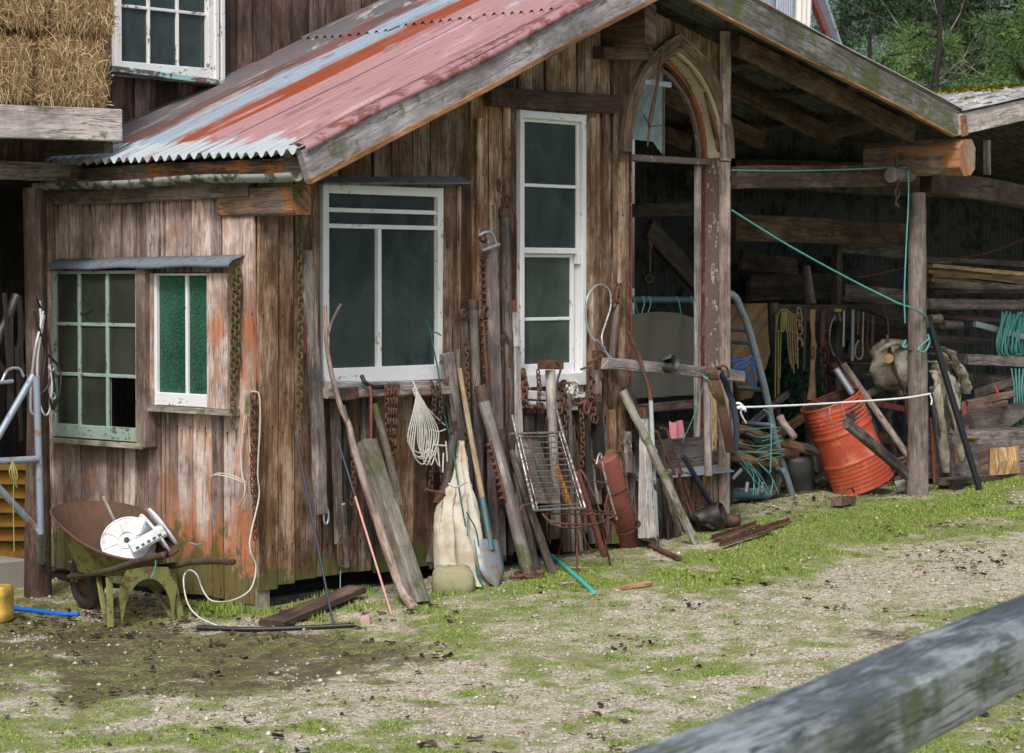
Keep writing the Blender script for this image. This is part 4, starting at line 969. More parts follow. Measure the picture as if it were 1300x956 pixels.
m=MB(); m.tube([wc-Lt*.022,wc-Lt*.018,wc+Lt*.018,wc+Lt*.022],[.05,.092,.092,.05],20); m.tube([wc-Lt*.09,wc+Lt*.09],.01,8); m.obj('rim',M['barrowin'],wo)
for s_ in (-1,1):
    m=MB(); m.bar(wc+Lt*.07*s_,B(-.42,s_*.12,.24),.03,.008,n=Lt); m.obj('wheel_fork',M['barrow'],t)
m=MB(); m.bar(wc+A_*-.17+Lt*.0+Vector((0,0,.08)),B(-.68,.0,.24),.05,.008,n=Vector((0,0,1))); m.obj('front_guard',M['barrow'],t)
# reels in the tray
def reel(label,c,axis,R_,dep,parts=True):
    t=thing('cable_reel',label,'reel',c-Vector((0,0,R_)),'white plastic reels in the wheelbarrow')
    axis=axis.normalized(); e=axis.cross(Vector((0,0,1))).normalized(); u=e.cross(axis)
    for s_ in (-1,1):
        cc=c+axis*dep*s_; m=MB(); m.loft([[cc+axis*o+e*math.cos(2*math.pi*k/36)*r_+u*math.sin(2*math.pi*k/36)*r_ for k in range(36)] for r_,o in ((.02,0),(R_*.35,.002*s_),(R_*.8,.006*s_),(R_,.004*s_),(R_+.004,.0),(R_,-.004*s_),(.02,-.004*s_))],cap=True)
        for k in range(8):
            a=2*math.pi*k/8+.3; v=e*math.cos(a)+u*math.sin(a); m.bar(cc+v*R_*.36+axis*.006*s_,cc+v*R_*.95+axis*.008*s_,.004,.008,n=axis)
        disc_tube(m,cc+axis*.006*s_,axis,R_,.005,36,6); disc_tube(m,cc+axis*.005*s_,axis,R_*.36,.005,24,6)
        m.obj('flange',M['plastic'],t)
    m=MB(); m.tube([c-axis*dep,c+axis*dep],R_*.3,18); m.obj('hub',M['plastic'],t)
    m=MB(); m.tube([c-axis*(dep+.012),c+axis*(dep+.012)],R_*.10,12); m.obj('axle_hole',M['blacki'],t)
toC=(CAM-bo).normalized()
reel('round white reel lying with its ribbed face showing in the wheelbarrow',P(163,690,y=B(-.24,-.04,0).y),(toC+Vector((0,0,.55))-RT*.25),.135,.035)
reel('white reel tipped on edge at the right side of the wheelbarrow',P(203,676,y=B(-.18,.17,0).y),(RT*.80+Vector((0,0,.60))-toC*.28),.135,.022)
m=MB(); m.bar(B(-.12,-.0,.37),B(-.08,.17,.46),.065,.05,n=toC,ch=.012); t=thing('reel_bracket','white slotted plastic bracket lying across the reels','bracket',B(-.13,.05,.38)); m.obj('bracket_body',M['plastic'],t)
m=MB(); 
for k in range(5): m.bar(B(-.12,-.0,.37)+(B(-.08,.17,.46)-B(-.12,-.0,.37))*(.15+.17*k)+toC*.028-Vector((0,0,.012)),B(-.12,-.0,.37)+(B(-.08,.17,.46)-B(-.12,-.0,.37))*(.24+.17*k)+toC*.028-Vector((0,0,.012)),.014,.004,n=toC)
m.obj('slot',M['jerrydark'],t)
m=MB(); m.bar(B(-.16,.06,.45),B(-.15,.09,.53),.045,.03,n=toC,ch=.014); m.obj('bracket_arm',M['plastic'],t)
m=MB(); straight(m,P(150,672,y=B(-.42,0,0).y),P(131,630,y=B(-.5,0,0).y),.011,.009,noise=.15); single('mossy_stick',m,'mossy','short mossy stick poking up from the rusty wheelbarrow tray','stick')
m=MB(); m.tube(curve([B(.10,.02,.37),B(.09,.03,.33),B(.09,.02,.28),B(.085,.0,.24)],4),.003,5); m.tube(curve([B(.02,.27,.40),B(.05,.29,.39),B(.09,.30,.40)],4),.004,5); single('rim_twine',m,'teal','scrap of teal twine tied over the wheelbarrow rim','twine')

# ------------------------------------------------------------------ side wall: chains and cords
XS=-.045
m=MB()
for k,(dx,a,b_) in enumerate([(0,338,505),(3,340,470),(-3,345,548)]):
    chain(m,[SP(301+dx,a,XS-.01*k),SP(298+dx,(a+b_)/2,XS-.012*k),SP(299+dx,b_,XS-.01*k)],.045,.028,.0045,front=Vector((0,1,0)))
single('hanging_chain',m,'olive','doubled rusty green chain hanging right of the green glass window','chain')
m=MB(); chain(m,[P(324,500,y=-.05),P(324,690,y=-.05)],.045,.027,.0045); chain(m,[P(321,500,y=-.07),P(321,630,y=-.07)],.045,.027,.0045); single('hanging_chain',m,'rust','thin red rusty chain hanging at the corner inside the white cord loop','chain')
m=MB(); m.bar(P(316,498,y=-.03),P(316,528,y=-.03),.03,.05,ch=.008); single('wall_cleat',m,'mossy','small green wooden cleat holding the white cord at the corner','cleat')
m=MB(); q=[(262,606),(265,604),(285,601),(300,608),(312,612)]
m.tube(curve([SP(263,625,-.05),SP(262,610,-.08),SP(272,603,-.1),SP(292,606,-.09),SP(310,613,-.05)],5),.0035,5)
m.tube(curve([SP(265,628,-.05),SP(264,612,-.09),SP(275,601,-.1),SP(296,604,-.08),SP(312,612,-.05)],5),.003,5)
m.tube(curve([SP(303,643,-.04),SP(309,632,-.06),SP(311,617,-.05),SP(307,600,-.05),SP(306,570,-.05),SP(310,535,-.05),SP(313,510,-.05),SP(320,497,-.05)],5),.0045,5)
m.tube(curve([P(320,497,y=-.06),P(329,502,y=-.07),P(330,540,y=-.07),P(327,600,y=-.07),P(329,630,y=-.07),P(318,680,y=-.08),P(318,700,y=-.1),P(325,720,y=-.1),P(318,748,y=-.12),P(295,762,y=-.12),P(270,763,y=-.1),P(258,750,y=.0),P(250,730,y=.1),P(240,724,y=.15),P(233,735,y=.05),P(238,765,y=-.02),P(252,783,y=-.1),G(275,796)+Vector((0,0,.008))],6),.0045,6)
single('cord_loop',m,'wropes','long loop of thin white cord hanging at the corner and trailing to the ground','cord')
m=MB(); chain(m,[P(381,236,y=-.36),P(381,300,y=-.2),P(382,420,y=-.08),P(380,500,y=-.06),P(379,532,y=-.06)],.05,.03,.005); single('hanging_chain',m,'olive','mossy green chain hanging from the orange beam end','chain')
# long weathered slab hung left of the big window
m=MB(); m.bar(P(392,318,y=-.06),P(406,652,y=-.10),.065,.05,seg=12,jit=.010,ch=.014,w1=.085,r=.2); single('weathered_rail',m,'greyd','long cracked grey rail hanging left of the big window','rail')
m=MB(); ring(m,P(414,655,y=-.12),.018,.045,.006); single('iron_loop',m,'steel','long steel link hooked below the cracked grey rail','link')
m=MB(); m.bar(P(387,400,y=-.05),P(387,448,y=-.05),.03,.02); single('rusty_hinge_plate',m,'rustred','flat red rusted plate behind the mossy chain','plate')
for k,(a,b_,w,lab,mt) in enumerate([((423,500),(432,690),.055,'dark old board standing against the wall below the big window','greyd'),((440,498),(440,672),.045,'black rotted board beside the dark old board under the big window','darker')]):
    m=MB(); m.bar(P(*a,y=-.05),P(*b_,y=-.07),w,.03,seg=8,jit=.006); single('old_board',m,mt,lab,'board')
t=thing('chain_shackle','long mossy shackle hanging low on the wall below the dark boards','shackle',P(435,725,y=-.09))
m=MB(); ring(m,P(433,700,y=-.08),.024,.085,.007); m.obj('shackle_bow',M['olive'],t); m=MB(); m.bar(P(433,690,y=-.08),P(434,715,y=-.08),.03,.02); m.obj('swivel',M['rust'],t)
m=MB(); m.tube([P(432,725,y=-.08),P(432,750,y=-.09)],.003,5); m.obj('ring_rod',M['steel'],t)

# rails on the wall under the big window with things hung over it
m=MB(); m.bar(P(413,498,y=-.11),P(568,497,y=-.11),.055,.06,seg=8,jit=.006,ch=.01); single('hanging_rail',m,'pinkgrey','grey wooden rail under the big window with chains hung over it','rail')
m=MB(); m.bar(P(425,501,y=-.115),P(450,499,y=-.115),.07,.068,ch=.006); single('iron_clamp',m,'rustdark','rusty iron strap clamped round the left end of the grey rail','clamp')
m=MB(); m.tube(curve([P(459,477,y=-.13),P(464,486,y=-.16),P(474,491,y=-.15),P(487,491,y=-.13)],5),.012,8); single('black_hose_end',m,'blackp','short curved black hose lying on the grey rail','hose')
m=MB(); m.tube(curve([P(467,488,y=-.16),P(471,500,y=-.17),P(471,545,y=-.15),P(472,580,y=-.13),P(478,598,y=-.11)],5),.008,7); single('rusty_hook_rod',m,'rustred','thin red rusty rod hooked over the rail beside the black hose','rod')
m=MB()
for k in range(4):
    x=491+k*4.2; chain(m,[P(x,492,y=-.11),P(x+1,488,y=-.14),P(x-1,497,y=-.165),P(x+1-k,520,y=-.16),P(x-1-k,545+k*9-6*(k%2),y=-.15),P(x-2,556+5*k,y=-.14)],.042,.026,.0048)
chain(m,[P(500,550,y=-.15),P(499,588,y=-.13)],.042,.026,.0048)
single('chain_bundle',m,'rust','thick bundle of rusty chain draped over the rail under the big window','chain')
m=MB(); p0=P(523,487,y=-.15)
for k in range(9):
    o=(k-4)*2.0; w=5+k%4*2
    m.tube(curve([p0+Vector((0,0,.02)),P(529,497,y=-.17),P(531+o*.7,520+k,y=-.18),P(532+o*1.6-w*.3,560+(k*5)%18,y=-.17),P(541+o*.8,575+(k*7)%20,y=-.165),P(546+o*1.1+w*.4,550,y=-.17),P(537+o*.4,515,y=-.18),P(530,498,y=-.17)],5),.0042,5)
m.tube(curve([P(533,508,y=-.17),P(549,525,y=-.17),P(565,540,y=-.16)],5),.004,5); m.tube(curve([P(546,545,y=-.17),P(556,548,y=-.17),P(566,545,y=-.16)],5),.004,5)
for k in range(3): ring(m,P(527+k,495+3*k,y=-.165),.016,.012,.005)
single('rope_coil',m,'wropes','bundled coil of white cord hanging on the rail','rope')
m=MB(); chain(m,[P(548,485,y=-.13),P(552,500,y=-.17),P(550,530,y=-.16),P(548,560,y=-.15),P(547,625,y=-.14)],.042,.026,.0048); chain(m,[P(556,486,y=-.14),P(560,510,y=-.17),P(558,540,y=-.16)],.042,.026,.0048)
single('hanging_chain',m,'rustdark','dark rusty chain hanging beside the white rope coil','chain')

# rods, branch and posts leaning left of the sack
def lean(name,label,cat,b,tp,yt,w=None,t_=None,r=None,r1=None,mat='grey',**k):
    m=MB(); p0=foot(*b); p1=P(*tp,y=yt)
    if w: m.bar(p0,p1,w,t_,seg=k.pop('seg',8),jit=k.pop('jit',.003),**k)
    else: straight(m,p0,p1,r,r1,**k)
    return single(name,m,mat,label,cat)
lean('black_rod','thin dark blue rod leaning against the wall left of the forked branch','rod',(424,796),(375,552),-.06,r=.0065,noise=0,mat='navy')
t=thing('fence_rod','thin pink rod with a black tip leaning beside the forked branch','rod',foot(497,780))
m=MB(); p0=foot(497,780); p1=P(428,556,y=-.14); pm=p0+(p1-p0)*.66; straight(m,p0,pm,.006,noise=0); m.obj('pink_shaft',M['pink'],t); m=MB(); straight(m,pm,p1,.0065,noise=0); m.obj('black_tip',M['navy'],t)
m=MB(); fb_=foot(527,774); q=[fb_,P(508,745,y=-.5),P(480,665,y=-.42),P(462,610,y=-.36),P(447,560,y=-.3),P(443,540,y=-.28),P(432,515,y=-.25),P(420,470,y=-.2),P(414,430,y=-.18),P(413,388,y=-.18)]
pts=curve(q,4); n_=len(pts); m.tube(pts,[.028-.019*i/(n_-1) for i in range(n_)],9,noise=.05); m.tube(curve([P(415,428,y=-.18),P(420,412,y=-.18),P(426,398,y=-.18),P(433,386,y=-.18)],4),[.010,.009,.009,.008,.008,.008,.008,.008,.008,.007,.007,.006,.006],8)
m.tube([P(443,545,y=-.28),P(436,515,y=-.27)],[.014,.01],7)
single('forked_branch',m,'pinkgrey','long bent grey branch with a forked tip leaning in front of the big window','branch')
lean('squared_post','heavy squared grey green post leaning below the big window','post',(532,768),(463,562),-.14,w=.10,t_=.10,mat='mossy',jit=.004,ch=.008,seg=8)
m=MB(); straight(m,P(507,640,y=-.2),P(476,513,y=-.16),.028,.018,noise=.10,bend=.006); single('rough_stake',m,'mossy','short rough barked stake behind the heavy squared post','stake')
m=MB(); m.tube(curve([G(250,800)+Vector((0,0,.013)),G(330,802)+Vector((0,0,.013)),G(450,797)+Vector((0,0,.013))],6),.0125,9); single('black_pipe',m,'blackp','straight black plastic pipe lying on the ground','pipe')
p0=G(345,797)+Vector((0,0,.02)); p1=G(452,760)+Vector((0,0,.05)); m=MB(); m.bar(p0,p1,.15,.035,n=(0,0,1),seg=6,jit=.006,w1=.12); single('fallen_plank',m,'beam','wet brown plank lying on the grass behind the black pipe','plank')
# ------------------------------------------------------------------ sack, stone, shovel and cords
lean('bolted_rail','grey weathered rail with two bolts leaning at the right edge of the big window','rail',(605,715),(566,449),-.08,w=.085,t_=.04,mat='greyd',jit=.006)
m=MB()
for (x,y) in ((561,460),(565,484)): m.tube([P(x,y,y=-.10),P(x,y,y=-.135)],.014,8)
m.bar(P(574,535,y=-.15),P(576,548,y=-.16),.06,.02); single('iron_bolts',m,'rustdark','two dark bolt heads on the grey weathered rail','bolts')
m=MB(); m.tube(curve([P(541,405,y=-.06),P(546,420,y=-.07),P(550,440,y=-.08),P(556,470,y=-.11),P(560,500,y=-.13),P(566,535,y=-.15),P(575,565,y=-.17)],5),.0042,6); m.tube(curve([P(547,425,y=-.07),P(553,422,y=-.08),P(560,426,y=-.09)],4),.004,6)
single('knotted_cord',m,'greencord','dark green knotted cord hanging across the corner of the big window','cord')
lean('thin_stake','dark thin stake leaning behind the white sack','stake',(570,700),(583,560),-.10,w=.05,t_=.03,mat='beam',jit=.006)
m=MB(); straight(m,P(548,715,y=-.22),P(577,553,y=-.2),.034,.026,noise=.07,bend=.006); 
t=thing('iron_banded_pole','grey brown pole with an iron band leaning left of the white sack','pole',P(548,715,y=-.22)); m.obj('shaft',M['greyd'],t)
m=MB(); straight(m,P(558,640,y=-.215),P(561,624,y=-.213),.038,.037); m.tube([P(540,621,y=-.25),P(565,628,y=-.26)],.008,6); m.obj('band',M['rust'],t)
m=MB(); 
for (a,b_) in (((549,572),(556,590)),((556,568),(558,592)),((563,575),(562,600)),((552,565),(566,566)),((566,560),(568,586))): m.tube([P(*a,y=-.25),P(*b_,y=-.25)],.005,5)
single('white_clips',m,'wropes','bunch of white plastic clips hanging under the rope coil','clips')
# sack: draped lumpy bag
sb0=foot(590,745); sy=sb0.y
rs=random.Random(4); prof=[(742,560,616),(730,557,617),(700,557,609),(670,556,603),(650,560,599),(628,566,592),(615,571,588),(600,573,587),(580,575,585),(560,577,583)]
rings=[]
for i,(py,xa,xb) in enumerate(prof):
    f=i/(len(prof)-1); yy=sy+(-.16-sy)*f; a=P(xa,py,y=yy); b_=P(xb,py,y=yy); c=(a+b_)/2; h=(b_-a)/2; dep=(.10 if f<.5 else .10-.13*(f-.5))
    r_=[]
    for k in range(44):
        th=2*math.pi*k/44; fold=1+.06*math.sin(th*5+i*.9)+.09*math.sin(th*9-i*.8)+.05*math.sin(th*14+i*1.7)*(1+ (py in(600,615,628)))
        r_.append(c+h*math.cos(th)*(1+.3*(fold-1))+Vector((0,-1,0))*(dep*math.sin(th)*fold+.02*math.sin(th*9-i*.8))+Vector((0,0,rs.uniform(-.004,.004))))
    rings.append(r_)
# smooth interpolate between rings
fine=[]
for i in range(len(rings)-1):
    for s_ in range(4):
        u=s_/4; fine.append([rings[i][k].lerp(rings[i+1][k],u)+Vector((0,-1,0))*.006*math.sin(k*.8+i*2+s_) for k in range(44)])
fine.append(rings[-1]); m=MB(); m.loft(fine); t=thing('white_sack','dirty white plastic sack hanging to the ground beside the shovel','sack',sb0)
m.obj('sack_body',M['sack'],t); m=MB(); m.tube(curve([P(569,614,y=-.36),P(580,618,y=-.40),P(592,612,y=-.38)],5),.006,6); m.obj('tie_cord',M['sack'],t)
m=MB(); p0=foot(608,746); m.tube(curve([P(573,560,y=-.24),P(578,590,y=-.33),P(586,640,y=-.40),P(597,700,y=-.43)],6),.0045,6); m.tube([P(597,700,y=-.43),p0+Vector((0,-.03,0))],.0075,7)
m.tube(curve([P(592,650,y=-.43),P(604,672,y=-.44),P(608,695,y=-.44)],4),.004,5)
single('green_rod',m,'greencord','thin dark green rod leaning across the front of the white sack','rod')
# mossy stone
def rock(name,label,cpx,size,mat,seed,cat='stone'):
    c=G(*cpx); rs=random.Random(seed); m=MB(); rings=[]
    for z,sc in ((-.1,.9),(.0,1.),(.35,1.04),(.75,.97),(.93,.82),(1.,.5)):
        r_=[]
        for k in range(14):
            th=2*math.pi*k/14; f=lambda w: math.copysign(abs(w)**.55,w); j=1+rs.uniform(-.07,.07)
            r_.append(c+RT*(f(math.cos(th))*size[0]*sc*j)+Vector((-RT.y,RT.x,0))*(f(math.sin(th))*size[1]*sc*j)+Vector((0,0,z*size[2]*(1+rs.uniform(-.05,.05)))))
        rings.append(r_)
    m.loft(rings); o=single(name,m,mat,label,cat); return o
rock('mossy_stone','mossy square stone at the foot of the white sack',(575,751),(.115,.08,.145),'stone',3)
rock('pink_stone','small pinkish stone near the end of the black pipe',(464,793),(.028,.022,.045),'pinkstone',5)
# shovel
t=thing('shovel','long wooden handled shovel with a dirty steel blade leaning by the white sack','shovel',foot(632,745))
p0=foot(632,744); p1=P(583,468,y=-.10); pm=p0+(p1-p0)*.34; pn=p0+(p1-p0)*.20
m=MB(); straight(m,pm,p1,.017,.016,noise=.01,bend=.003); m.obj('handle',M['handle'],t)
m=MB(); straight(m,pn+(p0-p1)*.04,pm+(p1-p0)*.06,.021,.019,noise=0); m.obj('socket',metal('green socket',(.05,.13,.14),(.15,.08,.05),.2,.5,.2),t)
d=(p1-p0).normalized(); side=d.cross(Vector((0,-1,.3))).normalized(); nn=side.cross(d); m=MB(); rings=[]
for i in range(9):
    f=i/8; L=.27*f; w=.098*(1 if f>.35 else (f/.35)**.55*.98+.02); c=p0+d*L
    rings.append([c+side*(u*w)+nn*(-.022*u*u+ .003*s2) for s2,us in ((1,[-1,-.6,-.2,.2,.6,1]),(-1,[1,.6,.2,-.2,-.6,-1])) for u in us])
m.loft(rings); m.obj('blade',metal('shovel steel',(.30,.33,.36),(.20,.13,.09),.35,.5,.5,9),t)

# ------------------------------------------------------------------ strainer posts and timber jacks leaning on the wall
def capped(name,label,b,tp,yb,yt,r0,r1,mat='greyd',cap=True,caplen=.06,rack=None,foot_=None,n=10,square=False,shk=None,cat='pole',**k):
    p0=P(*b,y=yb) if yb is not None else foot(*b); p1=P(*tp,y=yt); t=thing(name,label,cat,p0); d=(p1-p0).normalized()
    m=MB()
    if square: m.bar(p0,p1,r0*2,r0*1.7,seg=8,jit=.003,w1=r1*2,t1=r1*1.7,ch=.008)
    else: straight(m,p0,p1,r0,r1,n=n,noise=.04,bend=k.get('bend',.004))
    m.obj('shaft',M[mat],t)
    if cap: m=MB(); m.tube([p1-d*caplen*.6,p1+d*caplen*.2,p1+d*caplen*.4],[r1*1.15,r1*1.12,r1*.8],12); m.obj('iron_cap',M['rustdark'],t)
    if rack:
        a,b_,sd=rack; s_=d.cross(Vector((0,-1,0))).normalized()*sd; q0=p0+(p1-p0)*a; q1=p0+(p1-p0)*b_; L=(q1-q0).length; rr=r0*.96
        m=MB(); m.bar(q0+s_*rr,q1+s_*rr,.02,.03)
        nt=int(L/.038)
        for i in range(nt):
            c=q0+(q1-q0)*((i+.5)/nt)+s_*(rr+.014)
            m.bar(c-s_*.008,c+s_*.018,.020,.028,w1=.006)
        m.obj('toothed_rack',M['rust'],t)
    if foot_:
        m=MB(); m.tube([p0-d*.01,p0+d*foot_],[r0*1.08,r0*1.05],12); m.obj('iron_foot',M['rust'],t)
    if shk:
        c=P(*shk[0],y=shk[3] if len(shk)>3 else yt-.05); m=MB(); ring(m,c,shk[1],shk[2],.009,a0=0,a1=360); m.obj('shackle',M['rustdark'],t)
    return t
capped('jack_post','tallest grey pole with an iron ring hanging under a chain hook','' and 0 or (650,700),(640,268),-.16,-.07,.030,.034,shk=((645,255),.016,.030,-.10))
m=MB(); link_at(m,P(633,236,y=-.05),Vector((0,0,1)),Vector((1,0,0)),.06,.022,.006); m.tube(curve([P(636,243,y=-.07),P(641,252,y=-.09),P(646,262,y=-.1)],4),.006,6); m.tube([P(632,228,y=-.01),P(633,230,y=-.06)],.006,6); single('wall_hook',m,'rustdark','small rusty hook and link on the wall above the tallest pole','hook')
capped('jack_post','thick red stained grey timber jack with a heavy D shackle on its top','' or (632,705),(621,318),-.17,-.09,.042,.042,mat='jack',square=True,cap=False,rack=(.58,.98,-1),shk=((614,302),.030,.022,-.13))
m=MB(); m.tube(curve([P(608,299,y=-.13),P(616,295,y=-.15),P(624,296,y=-.15),P(631,312,y=-.14)],5),.010,8); m.tube([P(612,318,y=-.14),P(634,310,y=-.14)],.010,8); m.tube([P(618,298,y=-.15),P(621,314,y=-.14)],.010,8); single('d_shackle',m,'steel','worn steel D shackle lying on top of the thick red stained jack','shackle')
capped('jack_post','slim dark grey pole between the yellowish shovel handle and the toothed jacks','' or (610,700),(601,385),-.16,-.08,.030,.030,shk=((617,397),.022,.028,-.12))
capped('jack_post','short dark pole with a hook on top at the big window trim','' or (597,700),(589,400),-.14,-.06,.028,.026,mat='dark',shk=((588,398),.018,.022,-.1))
p0=foot(673,735); p1=P(613,500,y=-.24)
t=capped('timber_jack','long silver grey timber jack with rusty rack and iron foot leaning in front of poles',(673,733),(611,497),None,-.22,.040,.036,mat='grey',cap=True,caplen=.09,rack=(.42,.74,-1),foot_=.07,cat='jack')
m=MB(); c=foot(673,733); ring(m,c+Vector((0,-.0,.012)),.085,.085,.010,nrm=Vector((.1,-.1,1)),n=24); m.tube(curve([c+Vector((-.17,.0,.012)),c+Vector((-.08,-.03,.02)),c+Vector((.05,-.0,.012)),c+Vector((.12,.0,.02))],5),.011,7); single('iron_ring',m,'rust','rusty iron ring and strap on the ground round the jack foot','ring')
m=MB(); m.bar(P(612,400,y=-.13),P(621,515,y=-.16),.018,.02)
for i in range(11):
    c=P(612+i*.8,405+i*10.5,y=-.135); m.bar(c,c+Vector((-.022,-.003,.006)),.016,.02,w1=.004)
single('rack_bar',m,'rust','rusty saw toothed rack bar hanging between two grey poles','rack')
m=MB(); m.bar(P(637,425,y=-.12),P(638,560,y=-.16),.02,.02)
for i in range(9):
    c=P(636,432+i*12,y=-.14); m.bar(c,c+Vector((-.026,-.004,.004)),.018,.02,w1=.004)
single('rack_bar',m,'rustdark','dark toothed rack bar beside the tallest pole','rack')
m=MB(); straight(m,P(640,640,y=-.2),P(634,545,y=-.18),.05,.05,noise=.08); single('iron_hub',m,'rustdark','dark rusty iron hub wedged among the poles','hub')
m=MB(); p0=P(662,655,y=-.18); m.bar(p0,P(655,440,y=-.10),.085,.022,seg=10,jit=.003,w1=.05,ch=.008); o=m
t=thing('steel_bladed_board','smooth silver board with a rusty iron tip leaning left of the tall window','board',p0); m.obj('board',M['grey'],t)
m=MB(); m.bar(P(655,440,y=-.10),P(651,392,y=-.08),.052,.028); m.obj('wood_neck',M['grey'],t); m=MB(); m.bar(P(651,396,y=-.08),P(651,381,y=-.08),.045,.034); m.obj('iron_tip',M['rustred'],t)
m=MB(); m.tube(curve([P(640,420,y=-.14),P(648,440,y=-.15),P(647,465,y=-.14)],5),.009,7); single('iron_hook',m,'rust','curved rusty hook hanging between the tallest pole and the silver board','hook')
lean('dark_pole','long dark grey pole leaning under the wire rack','pole',(702,728),(648,572),-.16,r=.027,r1=.022,mat='greyd',bend=.003)
m=MB(); m.tube(curve([P(657,642,y=-.4),P(660,655,y=-.42),P(664,665,y=-.41),P(661,645,y=-.42),P(672,640,y=-.42)],4),.008,6); single('small_hook',m,'rust','small rusty hook on the long dark pole','hook')
lean('red_shaft','dark red stained squared shaft standing behind the silver timber jack','post',(625,700),(624,560),-.13,w=.05,t_=.04,mat='beam')
m=MB(); straight(m,foot(682,724),P(655,600,y=-.2),.022,.022,noise=.05); single('short_pole',m,'dark','short black pole standing between the jack foot and the dark grey pole','pole')
m=MB(); m.tube([P(600,665,y=-.3),P(622,668,y=-.28)],.008,6); m.tube([P(620,678,y=-.3),P(632,688,y=-.3)],.008,6); single('iron_pin',m,'rust','short rusty pin sticking out between the poles above the shovel blade','pin')

# middle group under the tall window
m=MB(); 
t=capped('jack_post','silver pole with an orange iron cap standing in front of the tall window sill',(706,668),(699,470),-.22,-.14,.028,.030,mat='grey',cap=False)
p1=P(699,466,y=-.14); m=MB(); m.bar(P(688,463,y=-.14),P(710,463,y=-.14),.055,.07,ch=.006); m.tube(curve([P(704,459,y=-.17),P(712,466,y=-.18),P(708,482,y=-.17),P(706,500,y=-.17)],4),.007,6); m.obj('iron_cap_plate',M['rust'],t)
for k,(b_,tp,w,mt,lab) in enumerate([((668,600),(671,524),.06,'darker','black leather covered pad standing behind the wire rack, leftmost'),((684,612),(683,524),.05,'darker','black pad standing behind the wire rack, just left of the silver capped pole'),((748,640),(737,515),.045,'darker','tall black post standing right of the wire rack'),((764,620),(756,510),.05,'darker','black post just left of the red pipe top')]):
    m=MB(); m.bar(P(*b_,y=-.15),P(*tp,y=-.10),w*1.2,.05,seg=4,jit=.004); t=thing('black_post',lab,'post',P(*b_,y=-.15)); m.obj('shaft',M[mt],t)
    m=MB(); q=P(tp[0],tp[1]-4,y=-.10); m.bar(q-Vector((0,0,.02)),q+Vector((0,0,.03)),w*1.3,.056); m.obj('iron_cap',M['rust'],t)
m=MB(); chain(m,[P(664,470,y=-.12),P(667,492,y=-.14),P(666,515,y=-.15),P(678,517,y=-.16),P(690,515,y=-.15)],.055,.035,.008); m.tube(curve([P(665,472,y=-.12),P(667,490,y=-.13),P(665,508,y=-.13)],4),.011,7); single('heavy_chain',m,'rust','short heavy rusty chain lying on the black pads under the tall window','chain')
m=MB(); chain(m,[P(712,488,y=-.13),P(715,500,y=-.15),P(710,530,y=-.16),P(713,590,y=-.17)],.045,.028,.006); chain(m,[P(716,490,y=-.13),P(719,520,y=-.15),P(716,560,y=-.16)],.045,.028,.006); single('hanging_chain',m,'rust','rusty chain hanging below the tall window right of the silver capped pole','chain')
m=MB(); m.tube([P(713,492,y=-.11),P(718,488,y=-.11)],.035,10); single('iron_cup',m,'rustdark','dark rusty iron cup on the tall window sill','cup')
m=MB(); rs=random.Random(8)
for k in range(7):
    q=[P(718+rs.uniform(0,16),482+rs.uniform(0,26),y=-.11-rs.uniform(0,.05)) for _ in range(5)]; m.tube(curve(q+[q[0]],5),.006,6)
single('rag_bundle',m,'wropes','crumpled bundle of white cord on the right end of the tall window sill','cord')
t=capped('squared_post','grey squared post with an iron hasp beside the tall window',(757,640),(757,470),-.12,-.07,.03,.03,square=True,cap=False,cat='post')
m=MB(); m.bar(P(764,450,y=-.11),P(764,480,y=-.11),.028,.02); m.bar(P(746,462,y=-.12),P(764,452,y=-.12),.018,.012); m.bar(P(754,450,y=-.10),P(766,450,y=-.10),.05,.03); m.tube(curve([P(737,469,y=-.08),P(748,467,y=-.1),P(752,480,y=-.12)],4),.007,6); m.obj('iron_hasp',M['rust'],t)
m=MB(); chain(m,[P(747,470,y=-.13),P(753,484,y=-.14),P(749,500,y=-.15),P(754,515,y=-.15),P(752,535,y=-.15)],.055,.034,.007); ring(m,P(745,518,y=-.15),.024,.036,.010); ring(m,P(756,531,y=-.15),.018,.032,.007)
m.tube(curve([P(725,510,y=-.12),P(735,513,y=-.14),P(745,508,y=-.14)],4),.009,7); single('linked_shackles',m,'rust','cluster of rusty shackles and links hanging on the squared post','shackles')
lean('thin_bar','thin rusty bar with a blue clip leaning above the red pipe','bar',(776,668),(726,528),-.10,r=.007,noise=0,mat='rust')
# wire rack trolley
t=thing('wire_rack','bright wire rack with a slanted grid leaning on the poles','rack',P(690,655,y=-.40))
A1,A2,A3,A4=P(655,550,y=-.28),P(714,549,y=-.28),P(743,645,y=-.52),P(678,648,y=-.52)
def bil(u,v): return A1.lerp(A2,u).lerp(A4.lerp(A3,u),v)
m=MB(); m.tube([P(650,527,y=-.25),A1,A4],.009,8); m.tube([P(706,519,y=-.24),A2,A3],.009,8); m.tube([bil(-.12,.01),bil(1.02,.0)],.008,8); m.tube([A4,A3],.008,8); m.obj('frame',M['chrome'],t)
m=MB()
for k in range(11): v=.05+.075*k; m.tube([bil(0,v),bil(1,v)],.0038,6)
for u in (.07,.93): m.tube([bil(u,0),bil(u,1)],.004,6)
m.tube([bil(0,.96),bil(1,.94)],.004,6); m.obj('wire_grid',M['chrome'],t)
m=MB(); bk=Vector((0,.05,.02)); m.bar(bil(.30,.12)+bk,bil(.42,.98)+bk,.20,.012,n=(0,-1,.3)); single('stained_board',m,'greyd','dark stained board behind the wire rack grid','board')
def comb(label,a,b_,mat):
    m=MB(); m.bar(a,b_,.02,.012); n_=22; d=(b_-a)
    for i in range(n_):
        c=a+d*((i+.5)/n_); m.bar(c,c+Vector((-.030,0.012,.002)),.007,.008)
    single('toothed_comb',m,mat,label,'comb')
